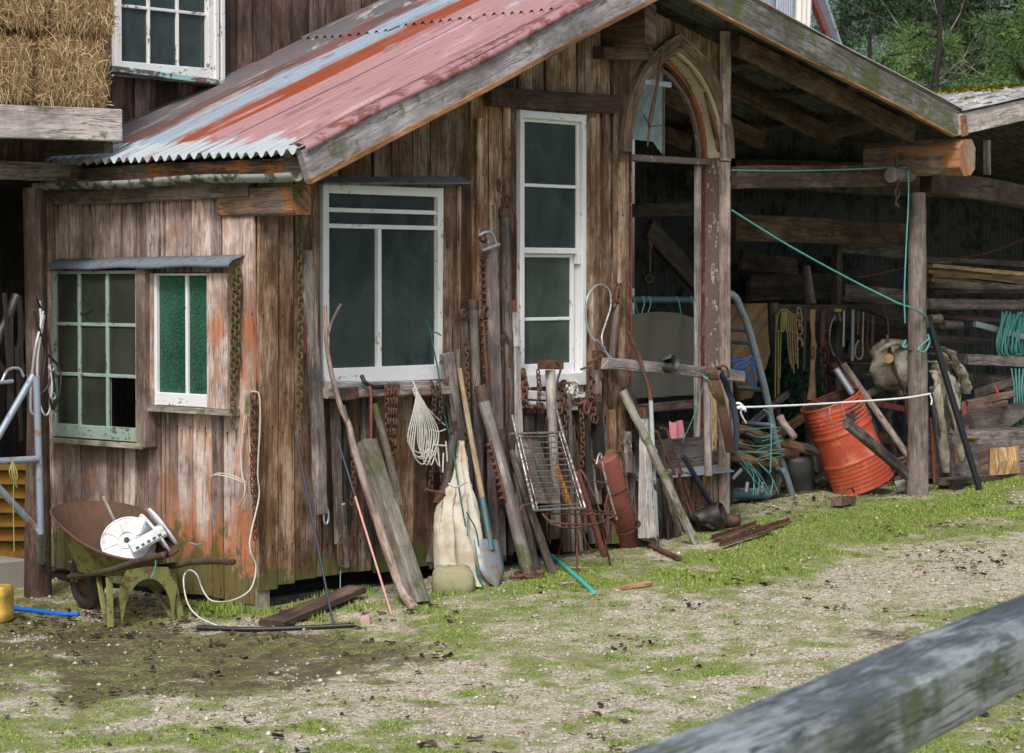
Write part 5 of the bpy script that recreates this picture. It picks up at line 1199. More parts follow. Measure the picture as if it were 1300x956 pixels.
comb('orange rusty toothed comb behind the wire rack',P(707,590,y=-.32),P(725,642,y=-.42),'rustorange')
comb('dark toothed comb along the left of the wire rack',P(664,580,y=-.32),P(680,645,y=-.44),'rustdark')
# half-round rusty wire stand
t=thing('rusty_wire_stand','rusty half round wire stand on three thin legs below the wire rack','stand',foot(732,728))
yS=foot(732,728).y
c=P(735,652,y=yS+.08); m=MB()
def sp(px,py,dy=0): return P(px,py,y=yS+.08+dy)
m.tube(curve([sp(688,652),sp(700,662,-.08),sp(730,666,-.12),sp(760,664,-.08),sp(783,653)],6),.006,7); m.tube([sp(688,652),sp(783,653)],.006,7); m.tube(curve([sp(692,658),sp(706,668,-.06),sp(735,670,-.09),sp(765,662,-.05),sp(783,654)],6),.005,7)
m.tube([sp(690,645,.04),sp(780,650,.04)],.004,6)
for u in range(7): x=700+u*11; m.tube([sp(x,651),sp(x+1,664,-.09)],.0035,5)
m.obj('half_round_shelf',M['rust'],t)
for a,b_ in (((733,668),(732,728)),((760,652),(775,718)),((719,668),(706,712))):
    m=MB(); p=foot(*b_); m.tube([sp(a[0],a[1],-.05),p],.006,6); m.obj('leg',M['rust'],t)
m=MB(); m.tube(curve([P(733,600,y=-.36),P(738,598,y=-.38),P(746,612,y=-.42),P(762,650,y=-.46),P(774,690,y=-.5)],5),.007,6); m.tube(curve([P(733,614,y=-.36),P(750,611,y=-.38),P(775,614,y=-.42)],4),.004,5); m.tube(curve([P(775,615,y=-.4),P(768,650,y=-.42),P(784,672,y=-.46)],4),.005,5); m.obj('bent_hoop',M['rust'],t)
m=MB(); m.tube(curve([P(736,670,y=-.42),P(745,690,y=-.44),P(752,698,y=-.44),P(765,697,y=-.44)],4),.006,6); m.obj('curled_wire',M['rust'],t)
# red pipes
t=thing('red_pipe','wide red oxide drain pipe leaning against the wall','pipe',foot(797,692))
p0=foot(799,693)+Vector((0,0,.02)); p1=P(768,580,y=-.16); d=(p1-p0).normalized()
m=MB(); N=26; e=d.cross(Vector((0,0,1))).normalized(); u=e.cross(d); rad=wpx(17,p0)
rings=[]
for o,r_ in ((0,rad*.93),(0,rad),((p1-p0).length*.5,rad*.97),((p1-p0).length,rad*.95),((p1-p0).length+.006,rad*.92),((p1-p0).length+.010,rad*.86)):
    rings.append([p0+d*o+(e*math.cos(2*math.pi*k/N)+u*math.sin(2*math.pi*k/N))*r_ for k in range(N)])
m.loft(rings,cap=True); m.obj('pipe_body',M['rustred'],t)
for o in (.12,.42): m=MB(); disc_tube(m,p0+d*o,d,rad*.985,.004,30,6); m.obj('band_wire',M['rust'],t)
for (q,lab) in (([(757,590),(760,578),(763,577),(765,590),(773,625),(783,660)],'left grey rod handle bent over in front of the red pipe'),([(782,575),(787,574),(792,590),(797,620),(806,655),(812,665),(806,672)],'right bent rusty handle rod hooked behind the red pipe')):
    m=MB(); m.tube(curve([P(x,y,y=-.36-.10*(y-575)/100) for x,y in q],5),.008,7); single('bent_rod',m,'chrome' if 'left' in lab else 'rustdark',lab,'rod')
m=MB(); p0=foot(768,708); straight(m,p0,P(733,600,y=-.3),.020,.019,noise=.01); single('red_pole',m,'rustred','narrow red metal pole leaning under the rusty wire stand','pole')
m=MB(); q=foot(817,692); m.bar(q+Vector((0,0,.02)),G(862,712)+Vector((0,0,.015)),.035,.02,n=(0,0,1)); m.tube(curve([G(812,694)+Vector((0,0,.03)),G(822,690)+Vector((0,0,.06)),G(834,692)+Vector((0,0,.06)),G(836,700)+Vector((0,0,.03))],4),.006,6); single('rusty_bar',m,'rust','flat rusty bar lying on the ground at the foot of the red pipe','bar')
m=MB(); m.tube(curve([foot(700,712)+Vector((0,0,.03)),foot(716,722)+Vector((0,0,.015)),G(735,738)+Vector((0,0,.014)),G(753,755)+Vector((0,0,.014))],6),.013,9); single('turquoise_hose',m,'tealpipe','curved turquoise hose end lying on the grass','hose')
m=MB(); m.bar(G(786,750)+Vector((0,0,.012)),G(824,744)+Vector((0,0,.015)),.045,.022,n=(0,0,1),seg=4,jit=.006); single('wood_chunk',m,'tan','broken chunk of orange wood on the grass near the turquoise hose','wood chunk')
m=MB(); m.bar(G(712,744)+Vector((0,0,.012)),G(728,742)+Vector((0,0,.012)),.02,.012,n=(0,0,1)); m.bar(G(722,725)+Vector((0,0,.02)),G(750,726)+Vector((0,0,.02)),.015,.01,n=(0,0,1)); single('wood_splinter',m,'pinkgrey','small pale splinters on the ground under the wire stand','splinters')

# ------------------------------------------------------------------ right part of the front wall
t=thing('wire_cable_loop','stiff grey wire cable looped over the wooden cross rail','cable',P(770,440,y=-.12))
m=MB(); m.tube(curve([P(801,470,y=-.17),P(790,466,y=-.17),P(775,455,y=-.15),P(762,440,y=-.12),P(750,425,y=-.09),P(744,405,y=-.08),P(745,380,y=-.08),P(755,364,y=-.08),P(765,362,y=-.08),P(774,370,y=-.08),P(775,390,y=-.09),P(769,410,y=-.10),P(764,428,y=-.12),P(768,445,y=-.14),P(780,458,y=-.16),P(795,463,y=-.17)],6),.0065,7); m.obj('cable',M['steel'],t)
m=MB(); m.tube([P(757,432,y=-.115),P(768,443,y=-.14)],.011,8); m.obj('ferrule',M['chrome'],t)
m=MB(); ring(m,P(781,376,y=-.06),.030,.078,.009,tilt=.25); ring(m,P(786,372,y=-.075),.022,.060,.008,tilt=.3); m.bar(P(783,366,y=-.07),P(785,376,y=-.07),.04,.012); single('rusty_stirrups',m,'rust','pair of rusty iron rings hung on a nail beside the arched window','rings')
m=MB(); straight(m,P(776,462,y=-.06),P(783,385,y=-.05),.022,.028,noise=.05); single('dark_wooden_handle',m,'dark','dark hanging handle behind the cable and above the cross rail','handle')
# cross rail with rubber ring
t=thing('cross_rail','pale weathered rail fixed across the bottom of the arched opening','rail',P(850,475,y=-.16))
m=MB(); m.bar(P(768,461,y=-.15),P(941,478,y=-.22),.07,.06,seg=12,jit=.003,ch=.006,r=.77); m.obj('rail_board',M['grey'],t)
m=MB(); c=P(849,462,y=-.22); ax_=(RT*.75+UP*.25-FW*.55).normalized(); e=ax_.cross(Vector((0,0,1))).normalized(); u=e.cross(ax_); rings=[]
for k in range(25):
    a=math.radians(30+k*315/24); v=e*math.cos(a)+u*math.sin(a); rings.append([c+v*r_+ax_*o for r_,o in ((.046,-.05),(.052,-.05),(.052,.05),(.046,.05))])
m.loft(rings); single('rubber_ring',m,'rubber','split ring of grey green rubber hose hooked over the cross rail','hose ring')
# curved rusty sickle bar joined to pale pipe
t=thing('curved_bar_pipe','curved rusty bar set in a straight pale pipe leaning on the cross rail','bar',foot(825,684))
j=P(826,508,y=-.26); m=MB(); m.tube(curve([P(797,421,y=-.2),P(803,434,y=-.21),P(811,452,y=-.22),P(818,475,y=-.24),P(824,495,y=-.25),j],5),[.010+.005*i/25 for i in range(26)],8); m.obj('rusty_bar',M['rust'],t)
m=MB(); m.tube([j+Vector((0,0,.01)),foot(826,684)+Vector((0,-.05,0))],.0135,10); m.obj('pale_pipe',metal('pale blue pipe',(.62,.70,.73),(.4,.3,.22),.1,.4,.1),t)
lean('mossy_lath','long mossy lath leaning across the foot of the arched opening','lath',(884,692),(790,496),-.12,w=.052,t_=.025,mat='mossy',seg=12,jit=.004)
m=MB(); m.bar(P(790,498,y=-.08),P(832,575,y=-.11),.035,.015,seg=4,jit=.003); single('pale_lath',m,'cream','short pale lath standing behind the mossy lath','lath')
m=MB(); m.bar(P(795,488,y=-.05),P(810,530,y=-.07),.06,.02,seg=3,jit=.004); single('slat',m,'greyd','short dark slat behind the top of the pale lath','slat')
t=capped('strainer_post','broad silver grey post with a rusty cap standing under the cross rail',(822,683),(818,530),-.24,-.18,.050,.026,mat='grey',square=True,cap=False,cat='post')
m=MB(); q=P(818,524,y=-.18); m.bar(q-Vector((0,0,.03)),q+Vector((0,0,.03)),.065,.055,ch=.01); m.obj('iron_cap_plate',M['rust'],t)
m=MB(); m.bar(P(797,600,y=-.13),P(796,548,y=-.11),.062,.03,seg=4,jit=.003,ch=.014); 
t=thing('pulley_block','pale wooden block with two holes behind the red pipe top','block',P(797,600,y=-.13)); m.obj('block',M['oldcream'],t); m=MB(); m.tube([P(797,560,y=-.135),P(797,560,y=-.155)],.010,8); m.tube([P(799,574,y=-.135),P(799,574,y=-.155)],.008,8); m.obj('bolt',M['rustdark'],t)
m=MB(); m.bar(P(806,600,y=-.10),P(793,560,y=-.08),.07,.02,seg=2); single('slat',m,'greyd','grey slat wedged between the pulley block and broad post','slat')
rs=random.Random(3)
for k,(b_,tp,w,lab,mt) in enumerate([((838,680),(832,610),.06,'weathered grey plank end standing by the pale pipe foot','greyd'),((852,684),(836,600),.055,'weathered dark plank end, middle of the three by the mossy lath','dark'),((865,680),(840,605),.06,'weathered plank end nearest the mossy lath foot','greyd')]):
    m=MB(); m.bar(foot(*b_)+Vector((0,.02,0)),P(*tp,y=-.2),w,.03,seg=7,jit=.008,endj=.02); single('plank_end',m,mt,lab,'plank')
m=MB(); straight(m,foot(870,676),P(838,590,y=-.2),.011,.011); single('pink_bar',m,'rustred','reddish metal bar between the plank ends and mossy lath','bar')
for (b_,tp,lab) in (((878,655),(834,548),'left one of two long rusty iron bars leaning in the doorway'),((884,660),(846,545),'right one of two long rusty iron bars leaning in the doorway')):
    m=MB(); p0=foot(*b_); p1=P(*tp,y=-.08); m.bar(p0,p1,.022,.014,seg=6,jit=.002); p2=p1+Vector((-.06,0,.012)); m.bar(p1,p2,.018,.012); single('long_iron_bar',m,'rust',lab,'bar')
lean('blue_black_bar','thick blue black steel bar leaning into the black pot','bar',(913,658),(867,578),-.12,r=.018,noise=0,mat='navy')
# cast pot
t=thing('cast_iron_pot','black cast iron pot tipped on the ground beside the doorway','pot',foot(900,678))
c=foot(899,664)+Vector((0,-.04,.045)); axd=(RT*.85+Vector((0,0,.35))-FW*.3).normalized(); e=axd.cross(Vector((0,0,1))).normalized(); u=e.cross(axd); m=MB(); rings=[]
for o,r_ in ((-.095,.085),(-.088,.10),(-.075,.085),(.0,.088),(.07,.075),(.075,.068),(.0,.078),(-.07,.075)):
    rings.append([c-axd*(o*-1)*1+ (e*math.cos(2*math.pi*k/26)+u*math.sin(2*math.pi*k/26))*r_ for k in range(26)])
m.loft(rings,cap=True); m.obj('pot_body',M['blacki'],t)
m=MB(); disc_tube(m,c-axd*.09,axd,.098,.008,28,6); m.obj('pot_rim',M['blacki'],t)
m=MB(); c2=foot(922,668)+Vector((0,-.05,.04)); m.tube([c2-RT*.05,c2-RT*.02,c2+RT*.03,c2+RT*.05],[.05,.045,.035,.05],16); single('iron_pulley',m,'rustdark','rusty brown iron pulley beside the black pot','pulley')
m=MB(); ring(m,foot(884,665)+Vector((0,-.03,.03)),.07,.03,.012,nrm=Vector((.3,-.3,1))); m.tube([foot(872,660)+Vector((0,0,.03)),foot(898,675)+Vector((0,-.05,.02))],.014,8); single('iron_hoop',m,'blacki','black iron hoop half under the tipped pot','hoop')
for (a,b_,w,lab) in (((905,690),(962,672),.05,'rusty angle iron lying on the grass beside the pulley, nearer the wall'),((915,698),(978,678),.035,'rusty angle iron lying on the grass, second from the wall'),((960,680),(1004,668),.03,'short rusty angle iron lying furthest right on the grass')):
    m=MB(); p0=G(*a)+Vector((0,0,.025)); p1=G(*b_)+Vector((0,0,.03)); m.bar(p0,p1,w,.006,n=(0,0,1)); m.bar(p0+Vector((0,.012,.012)),p1+Vector((0,.012,.012)),.03,.006,n=(.5,-1,0)); single('angle_iron',m,'rust',lab,'angle iron')
# hung log, leather strap, twine at the right end of the rail
t=thing('hanging_log_strap','old leather and canvas strap hung over the right end of the cross rail','strap',P(915,560,y=-.27))
ys=-.29
for q,w,mt in (([(899,474),(903,466),(906,480),(912,500),(917,520),(922,545),(928,575)],.028,'leatherb'),([(905,466),(912,468),(918,480),(925,498),(931,515),(935,545),(932,580)],.016,'navy'),([(908,470),(905,480),(910,500),(914,515)],.035,'olive')):
    m=MB(); cc=curve([P(x,y,y=ys-.01*i%.03) for i,(x,y) in enumerate(q)],4)
    rings=[]
    for i,p in enumerate(cc):
        rings.append([p+RT*w+Vector((0,-.006,0)),p-RT*w+Vector((0,-.006,0)),p-RT*w+Vector((0,.004,0)),p+RT*w+Vector((0,.004,0))])
    m.loft(rings,smooth=False); m.obj('strap_band',M[mt],t)
m=MB(); ring(m,P(918,476,y=-.27),.035,.06,.008,nrm=Vector((-.7,-.7,0)),a0=-30,a1=200); m.obj('iron_hoop',M['rustdark'],t)
m=MB(); straight(m,P(900,604,y=-.27),P(897,482,y=-.25),.026,.026,noise=.10,bend=.004); single('short_grey_pole',m,'grey','short grey pole hanging from the cross rail with teal twine on top','pole')
m=MB(); straight(m,P(931,560,y=-.28),P(927,483,y=-.27),.016,.016,noise=.10); single('thin_grey_stick',m,'greyd','thin grey stick hanging behind the leather strap','stick')
m=MB(); rs=random.Random(9)
for k in range(12): x=906+rs.uniform(-3,5); m.tube(curve([P(x-2,485,y=-.27),P(x,510,y=-.29),P(x+rs.uniform(-2,3),545,y=-.28),P(x+rs.uniform(-4,5),570+rs.uniform(-15,5),y=-.28)],4),.0025,4)
single('frayed_twine',m,'tanrope','hank of frayed tan twine hanging beside the short grey pole','twine')
m=MB()
for k in range(4): ring(m,P(896+k*1.2,477+k*1.5,y=-.27),.016,.014,.004,nrm=Vector((-.5+.2*k,-.7,.3*k)))
m.tube(curve([P(895,482,y=-.26),P(890,500,y=-.22),P(880,530,y=-.15),P(866,562,y=-.05)],5),.0035,5)
single('teal_twine_knot',m,'teal','teal twine knotted round the cross rail and trailing into the doorway','twine')
# hanging hook in the arch
t=thing('hanging_grapnel','rusty iron spike with side prongs hanging by wire in front of the arch','hook',P(824,190,y=-.2))
yg=-.2
m=MB(); m.tube([P(839,72,y=yg),P(834,110,y=yg),P(826,150,y=yg),P(822,186,y=yg)],[.010,.010,.014,.004],8); m.obj('spike',M['rust'],t)
for a,b_ in (((825,160),(817,146)),((826,160),(840,159))): m=MB(); m.tube([P(*a,y=yg-.01),P(*b_,y=yg-.02)],.005,6); m.obj('prong',M['rustdark'],t)
m=MB(); m.tube(curve([P(822,58,y=-.3),P(828,65,y=-.28),P(838,70,y=-.25),P(840,62,y=-.22),P(841,100,y=-.2)],4),.005,6); 
for k in range(3): ring(m,P(839,66,y=-.22),.012,.010,.004,nrm=Vector((k-1,-1,.3)))
m.obj('wire_tie',M['olive'],t)
m=MB(); m.bar(P(818,104,y=-.17),P(851,108,y=-.17),.035,.02,r=.4); single('galvanised_bar',m,'steel','short grey metal bar tied across the top of the arch','bar')

# ------------------------------------------------------------------ more of the clutter packed between the poles
for (nm,b_,tp,yt,w,mt,lab,cat) in [
 ('thin_pole',(588,705),(577,500),-.07,.034,'dark','dark thin pole squeezed behind the bolted grey rail','pole'),
 ('thin_pole',(616,715),(606,470),-.08,.040,'greyd','grey split pole squeezed between the shovel handle and the toothed jack','pole'),
 ('thin_pole',(640,712),(628,540),-.09,.036,'jack','red stained short pole behind the foot of the silver timber jack','pole'),
 ('thin_pole',(646,705),(646,500),-.08,.05,'dark','dark plank end behind the silver board with the iron tip','plank'),
 ('thin_pole',(662,716),(661,560),-.09,.03,'rustdark','dark rusty bar behind the long dark pole','bar'),
 ('thin_pole',(690,700),(680,560),-.09,.05,'darker','black board standing behind the left side of the wire rack','board'),
 ('thin_pole',(722,700),(716,560),-.09,.045,'beam','brown board standing behind the right side of the wire rack','board'),
 ('thin_pole',(738,700),(727,540),-.09,.03,'greyd','thin grey lath behind the narrow red metal pole','lath'),
 ('thin_pole',(752,690),(742,560),-.08,.04,'dark','dark brown lath standing left of the wide red pipe','lath'),
 ('thin_pole',(780,690),(776,520),-.06,.06,'front','brown board end showing above the wide red pipe','board'),
 ('thin_pole',(806,688),(802,600),-.08,.04,'greyd','short grey lath between the red pipe and the broad post','lath'),
 ('thin_pole',(560,705),(556,600),-.06,.04,'darker','black stake low behind the banded pole','stake'),
 ('thin_pole',(470,700),(462,505),-.05,.045,'dark','dark narrow board against the wall behind the forked branch','board'),
 ('thin_pole',(604,700),(597,455),-.075,.028,'rust','thin rusty rod standing behind the yellowish shovel handle','rod')]:
    lean(nm.replace('thin_pole',{'pole':'thin_pole','plank':'plank_end','bar':'iron_bar','board':'board','lath':'lath','stake':'stake','rod':'iron_rod'}[cat]),lab,cat,b_,tp,yt,w=w,t_=w*.6,mat=mt,jit=.004)

for k,(b_,tp,w,mt,lab,nm,cat) in enumerate([
 ((600,690),(592,500),.012,'rust','thin rusty rod between the bolted rail and the shovel handle','iron_rod','rod'),
 ((612,700),(613,540),.016,'rustdark','dark iron rod just left of the silver timber jack','iron_rod','rod'),
 ((640,690),(645,480),.014,'rust','rusty rod in front of the tallest grey pole','iron_rod','rod'),
 ((665,700),(652,610),.02,'rust','short rusty bar below the silver board','iron_bar','bar'),
 ((676,705),(668,600),.03,'dark','dark stick right of the short black pole','stick','stick'),
 ((697,690),(694,530),.018,'rustdark','dark rod behind the silver capped pole','iron_rod','rod'),
 ((716,700),(712,590),.022,'rust','rusty bar behind the orange toothed comb','iron_bar','bar'),
 ((727,700),(722,500),.028,'greyd','grey stick behind the hanging chains under the tall window','stick','stick'),
 ((744,700),(733,560),.012,'rust','thin rusty rod left of the tall black post','iron_rod','rod'),
 ((757,695),(748,600),.02,'rustdark','short dark bar behind the right end of the wire stand','iron_bar','bar'),
 ((772,690),(768,540),.022,'greyd','grey stick above the red pipe beside the squared post','stick','stick'),
 ((812,690),(800,640),.016,'rust','short rusty rod at the right foot of the red pipe','iron_rod','rod'),
 ((848,686),(842,560),.014,'rustdark','thin dark rod behind the mossy lath','iron_rod','rod'),
 ((858,680),(850,600),.035,'dark','dark slatted plank right of the pale pipe','plank','plank'),
 ((873,672),(862,600),.02,'rust','short rusty bar behind the two long iron bars','iron_bar','bar'),
 ((556,700),(570,590),.016,'rustdark','dark rod crossing behind the white sack','iron_rod','rod'),
 ((490,690),(486,590),.03,'dark','short dark stick below the rusty chain bundle','stick','stick'),
 ((440,720),(436,640),.025,'greyd','short grey stick below the dark boards','stick','stick')]):
    lean(nm,lab,cat,b_,tp,-.13-.02*(k%3),w=w,t_=w*.8,mat=mt,jit=.003)
for (x,a,b_,lab) in ((592,430,560,'thin rusty chain hanging from the hooked dark pole'),(683,470,520,'short rusty chain hanging left of the silver capped pole'),(738,520,600,'rusty chain hanging right of the cord bundle'),(560,580,640,'short dark chain hanging beside the white clips'),(447,560,640,'dark rusty chain hanging left of the forked branch')):
    m=MB(); chain(m,[P(x,a,y=-.13),P(x+2,(a+b_)/2,y=-.15),P(x,b_,y=-.14)],.042,.026,.005); single('hanging_chain',m,'rust' if 'rusty' in lab else 'rustdark',lab,'chain')
M['bluetwine']=plain('blue twine',(.02,.10,.32),.7)
# ------------------------------------------------------------------ seen inside the arched opening
m=MB(); m.tube([P(796,380,y=.5),P(892,381,y=.5)],.022,9); 
t=thing('inside_pipe','blue pipe with teal twine wrapped round it inside the arched opening','pipe',P(840,381,y=.5)); m.obj('pipe_body',M['bluedark'],t)
m=MB(); rs=random.Random(2)
for x in (800,806,818,826,862,880): m.tube(curve([P(x-3,376,y=.47),P(x,384,y=.46),P(x+rs.uniform(-4,4),398,y=.47)],4),.005,5)
o=m.obj('hanging_ties',M['teal'],t); o['kind']='stuff'
m=MB(); rings=[]
for i in range(9):
    z=i/8; r_=[]
    a=P(790,392+z*115,y=.7+.05*z); b_=P(900,400+z*100,y=.9+.05*z)
    rings.append([a.lerp(b_,k/14)+Vector((0,.02*math.sin(k*1.3+i*.4),-.06*abs(k/14-.5)**2*(1-z)*4)) for k in range(15)])
m.loft(rings,closed=False,cap=False); single('canvas_sheet',m,'canvas','old grey canvas sheet hanging behind the blue pipe in the arched opening','canvas')
m=MB(); ring(m,P(824,354,y=.6),.024,.024,.008,nrm=Vector((-.6,-.7,0))); m.tube([P(825,346,y=.6),P(825,315,y=.6)],.008,7); m.tube([P(823,305,y=.6),P(826,315,y=.6)],.018,7); single('hanging_spanner',m,'rustdark','ring spanner hanging in the dark of the arched opening','spanner')
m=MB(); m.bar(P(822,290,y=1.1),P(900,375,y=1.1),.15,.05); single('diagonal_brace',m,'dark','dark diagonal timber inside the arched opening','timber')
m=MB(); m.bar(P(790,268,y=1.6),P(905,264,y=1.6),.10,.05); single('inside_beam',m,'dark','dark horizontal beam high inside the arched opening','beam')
m=MB(); rs=random.Random(6)
a,b_,c,d=P(851,536,y=.25),P(868,534,y=.25),P(870,560,y=.2),P(846,566,y=.2)
rings=[[a.lerp(b_,k/6)+Vector((0,rs.uniform(-.02,.02),rs.uniform(-.01,.01))) for k in range(7)],[a.lerp(d,.5).lerp(b_.lerp(c,.5),k/6)+Vector((0,rs.uniform(-.03,.01),0)) for k in range(7)],[d.lerp(c,k/6)+Vector((0,rs.uniform(-.02,.02),0)) for k in range(7)]]
m.loft(rings,closed=False,cap=False); single('pink_cloth',m,'tarp','folded pink cloth lying on the sill of the arched opening','cloth')
m=MB(); m.bar(P(800,520,y=.6),P(893,512,y=.6),.06,.04); single('brown_crossbar',m,'beam','brown wooden bar low inside the arched opening','bar')
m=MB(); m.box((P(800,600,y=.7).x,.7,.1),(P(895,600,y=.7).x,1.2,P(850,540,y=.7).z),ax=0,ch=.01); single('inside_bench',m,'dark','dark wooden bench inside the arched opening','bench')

# ------------------------------------------------------------------ open bay of the shed
def bayline(name,label,pts,y,r,mat,cat,n=6,**k):
    m=MB(); m.tube(curve([P(px,py,y=(y if not isinstance(y,(list,tuple)) else y[i])) for i,(px,py) in enumerate(pts)],5),r,n); return single(name,m,mat,label,cat)
bayline('teal_rope','thin teal rope stretched along the tie beam and down the round post',[(929,216),(1000,217),(1080,215),(1148,213),(1153,222),(1153,260),(1151,300),(1149,345),(1148,380),(1149,410)],[-.05,-.06,-.07,-.14,-.24,-.24,-.24,-.24,-.24,-.24],.0055,'teal','rope')
yp=pb.y
m=MB(); m.tube(curve([P(929,267,y=-.02),P(1000,311,y=-.05),P(1080,355,y=-.08),P(1140,385,y=yp-.09)],5)+curve([P(1140,385,y=yp-.09),P(1160,392,y=yp-.10),P(1175,402,y=yp-.08),P(1178,415,y=yp-.02)],5),.007,6)
m.tube(curve([P(1178,425,y=yp-.03),P(1180,435,y=yp-.07),P(1174,446,y=yp-.10),P(1166,446,y=yp-.11),P(1168,440,y=yp-.11),P(1180,430,y=yp-.07)],5),.007,6)
m.tube(curve([P(1150,432,y=yp-.08),P(1146,440,y=yp-.09),P(1150,441,y=yp-.09)],4),.007,6)
single('teal_rope',m,'teal','thick teal rope running diagonally across the bay to the round post','rope')
m=MB(); ring(m,P(1164,443,y=yp),.078,.03,.012,nrm=Vector((-.05,-.15,1))); single('iron_band',m,'rustdark','rusty iron band round the log post below the teal rope','band')
m=MB(); m.tube(curve([P(935,516,y=-.28),P(945,517,y=-.29),P(1020,514,y=-.25),P(1100,509,y=yp-.09),P(1150,505,y=yp-.11),P(1181,500,y=yp-.08)],6),.0075,6)
for k in range(3): ring(m,P(937+4*k,515+2*k,y=-.3),.022,.016,.008,nrm=Vector((k-1,-1,.3*k)))
m.tube(curve([P(940,517,y=-.3),P(941,526,y=-.3),P(947,537,y=-.3)],4),.006,6); m.tube(curve([P(1180,500,y=yp-.08),P(1183,508,y=yp-.09),P(1182,514,y=yp-.09)],4),.006,6)
single('white_rope',m,'wbright','bright white rope tied from the cross rail to the round post','rope')
bayline('sagging_line','thin red cord sagging in front of the corrugated wall',[(1090,352),(1140,342),(1190,330),(1250,322),(1300,303),(1340,285)],1.2,.006,'rustred','cord')
# hanging shackles on the post head
m=MB(); ring(m,P(1139,245,y=-.2),.025,.03,.009); m.tube([P(1138,250,y=-.2),P(1137,262,y=-.2)],.009,6); ring(m,P(1139,262,y=-.2),.014,.014,.007,nrm=Vector((1,-.4,0))); m.tube([P(1138,195,y=-.2),P(1139,238,y=-.2)],.012,6); single('shackle_pair',m,'rustdark','rusty bolt and shackle hanging on the log plate above the round post','shackle')
# blue pipe trolley frame with twine
t=thing('pipe_trolley','blue grey bent pipe ladder frame with teal and blue twine leaning in the bay','pipe frame',G(1005,628))
p0=G(1005,627); yt=.30
pts=[p0,P(985,560,y=p0.y-.05),P(970,490,y=.5),P(951,420,y=.42),P(940,392,y=.38),P(934,378,y=.36),P(925,373,y=.36),P(912,374,y=.4)]
m=MB(); m.tube(curve(pts,5),.026,10); m.obj('side_pipe',M['bluepipe'],t)
m=MB(); q=G(935,600); m.tube(curve([P(905,378,y=.55),P(912,470,y=.65),P(918,560,y=.8),P(925,625,y=.95)],5),.02,8); m.obj('side_pipe',M['bluedark'],t)
for (py,px) in ((420,951),(436,955),(495,971),(540,981),(597,995)):
    m=MB(); m.tube([P(px,py,y=.5),P(px-38,py-3,y=.85)],.016,8); m.obj('rung',M['bluepipe'],t)
m=MB(); rs=random.Random(5)
for k in range(5):
    py=500+rs.uniform(0,80); m.tube(curve([P(945+rs.uniform(-15,10),py,y=.45),P(965,py+rs.uniform(-5,8),y=.42),P(975+(py-480)*.2+4,py+rs.uniform(-4,4),y=.42),P(960,py+rs.uniform(6,14),y=.5)],4),.0028,4)
m.tube(curve([P(970,520,y=.38),P(978,530,y=.38),P(979,560,y=.38),P(978,600,y=.4)],5),.006,5)
m.obj('twine_wrap',M['teal'],t)
m=MB()
for k in range(9):
    m.tube(curve([P(925,458+rs.uniform(-4,25),y=.42),P(940,462+rs.uniform(-8,14),y=.4),P(955,460+rs.uniform(-8,30),y=.4),P(960,490,y=.42)],4),.005,4)
m.obj('blue_twine',M['bluetwine'],t)
# tan board hide
a=P(935,386,y=.75); b_=P(975,385,y=.85); m=MB(); q=[(926,386),(974,385),(975,420),(978,448),(972,468),(962,482),(955,505),(940,508),(930,470)]
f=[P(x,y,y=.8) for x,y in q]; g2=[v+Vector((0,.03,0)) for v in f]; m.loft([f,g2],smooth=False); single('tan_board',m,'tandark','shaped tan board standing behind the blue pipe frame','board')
# shelf beams with things hanging
m=MB(); m.bar(P(978,397,y=1.2),P(1150,397,y=1.2),.13,.05,seg=5,jit=.004); single('peg_rail',m,'dark','long grey brown peg rail across the middle of the bay','rail')
m=MB(); m.bar(P(983,384,y=1.17),P(988,640,y=1.17),.05,.05,seg=4,jit=.004); single('rail_post',m,'dark','thin post under the left end of the peg rail','post')
m=MB(); m.bar(P(1062,640,y=1.25),P(1061,470,y=1.25),.07,.05); single('rail_post',m,'greyd','grey post under the middle of the peg rail','post')
m=MB(); m.bar(P(1060,640,y=1.45),P(1063,280,y=1.45),.07,.06); single('inner_stud',m,'dark','tall dark stud behind the peg rail','stud')
m=MB(); straight(m,P(1029,386,y=1.2),P(1023,338,y=1.25),.045,.036,noise=.07); single('short_log',m,'greyd','short grey log standing up behind the peg rail','log')
for (lab,a,b_,y,w) in (('long dark shelf board high at the back of the bay',(950,365),(1120,362),2.3,.22),('long dark board under the shelf at the back of the bay',(1065,420),(1160,425),1.9,.15),('dark stacked board low at the back of the bay',(1070,470),(1160,475),1.9,.12)):
    m=MB(); m.bar(P(*a,y=y),P(*b_,y=y),w,.05); single('back_board',m,'dark',lab,'board')
m=MB()
for k in range(5): m.tube(curve([P(992+k*1.5,392,y=1.13),P(987+k*5,402,y=1.11),P(985+k*6.5,420,y=1.1),P(993+k*2.5,417,y=1.1),P(994+k,396,y=1.12)],5),.006,5)
m.tube([P(988,418,y=1.12),P(988,500,y=1.13)],.007,5); m.tube([P(985,400,y=1.12),P(984,505,y=1.13)],.006,5); m.tube([P(992,400,y=1.12),P(990,480,y=1.13)],.005,5)
single('yellow_rope',m,'yellowrope','yellow green rope knotted on the left end of the peg rail','rope')
m=MB(); chain(m,[P(1014,392,y=1.13),P(1016,410,y=1.12),P(1014,430,y=1.12)],.07,.045,.009); ring(m,P(1015,437,y=1.12),.035,.05,.009,a0=-60,a1=200); single('brass_chain',m,'tanrope','tan coloured chain and hook hanging on the peg rail','chain')
m=MB(); rings=[]
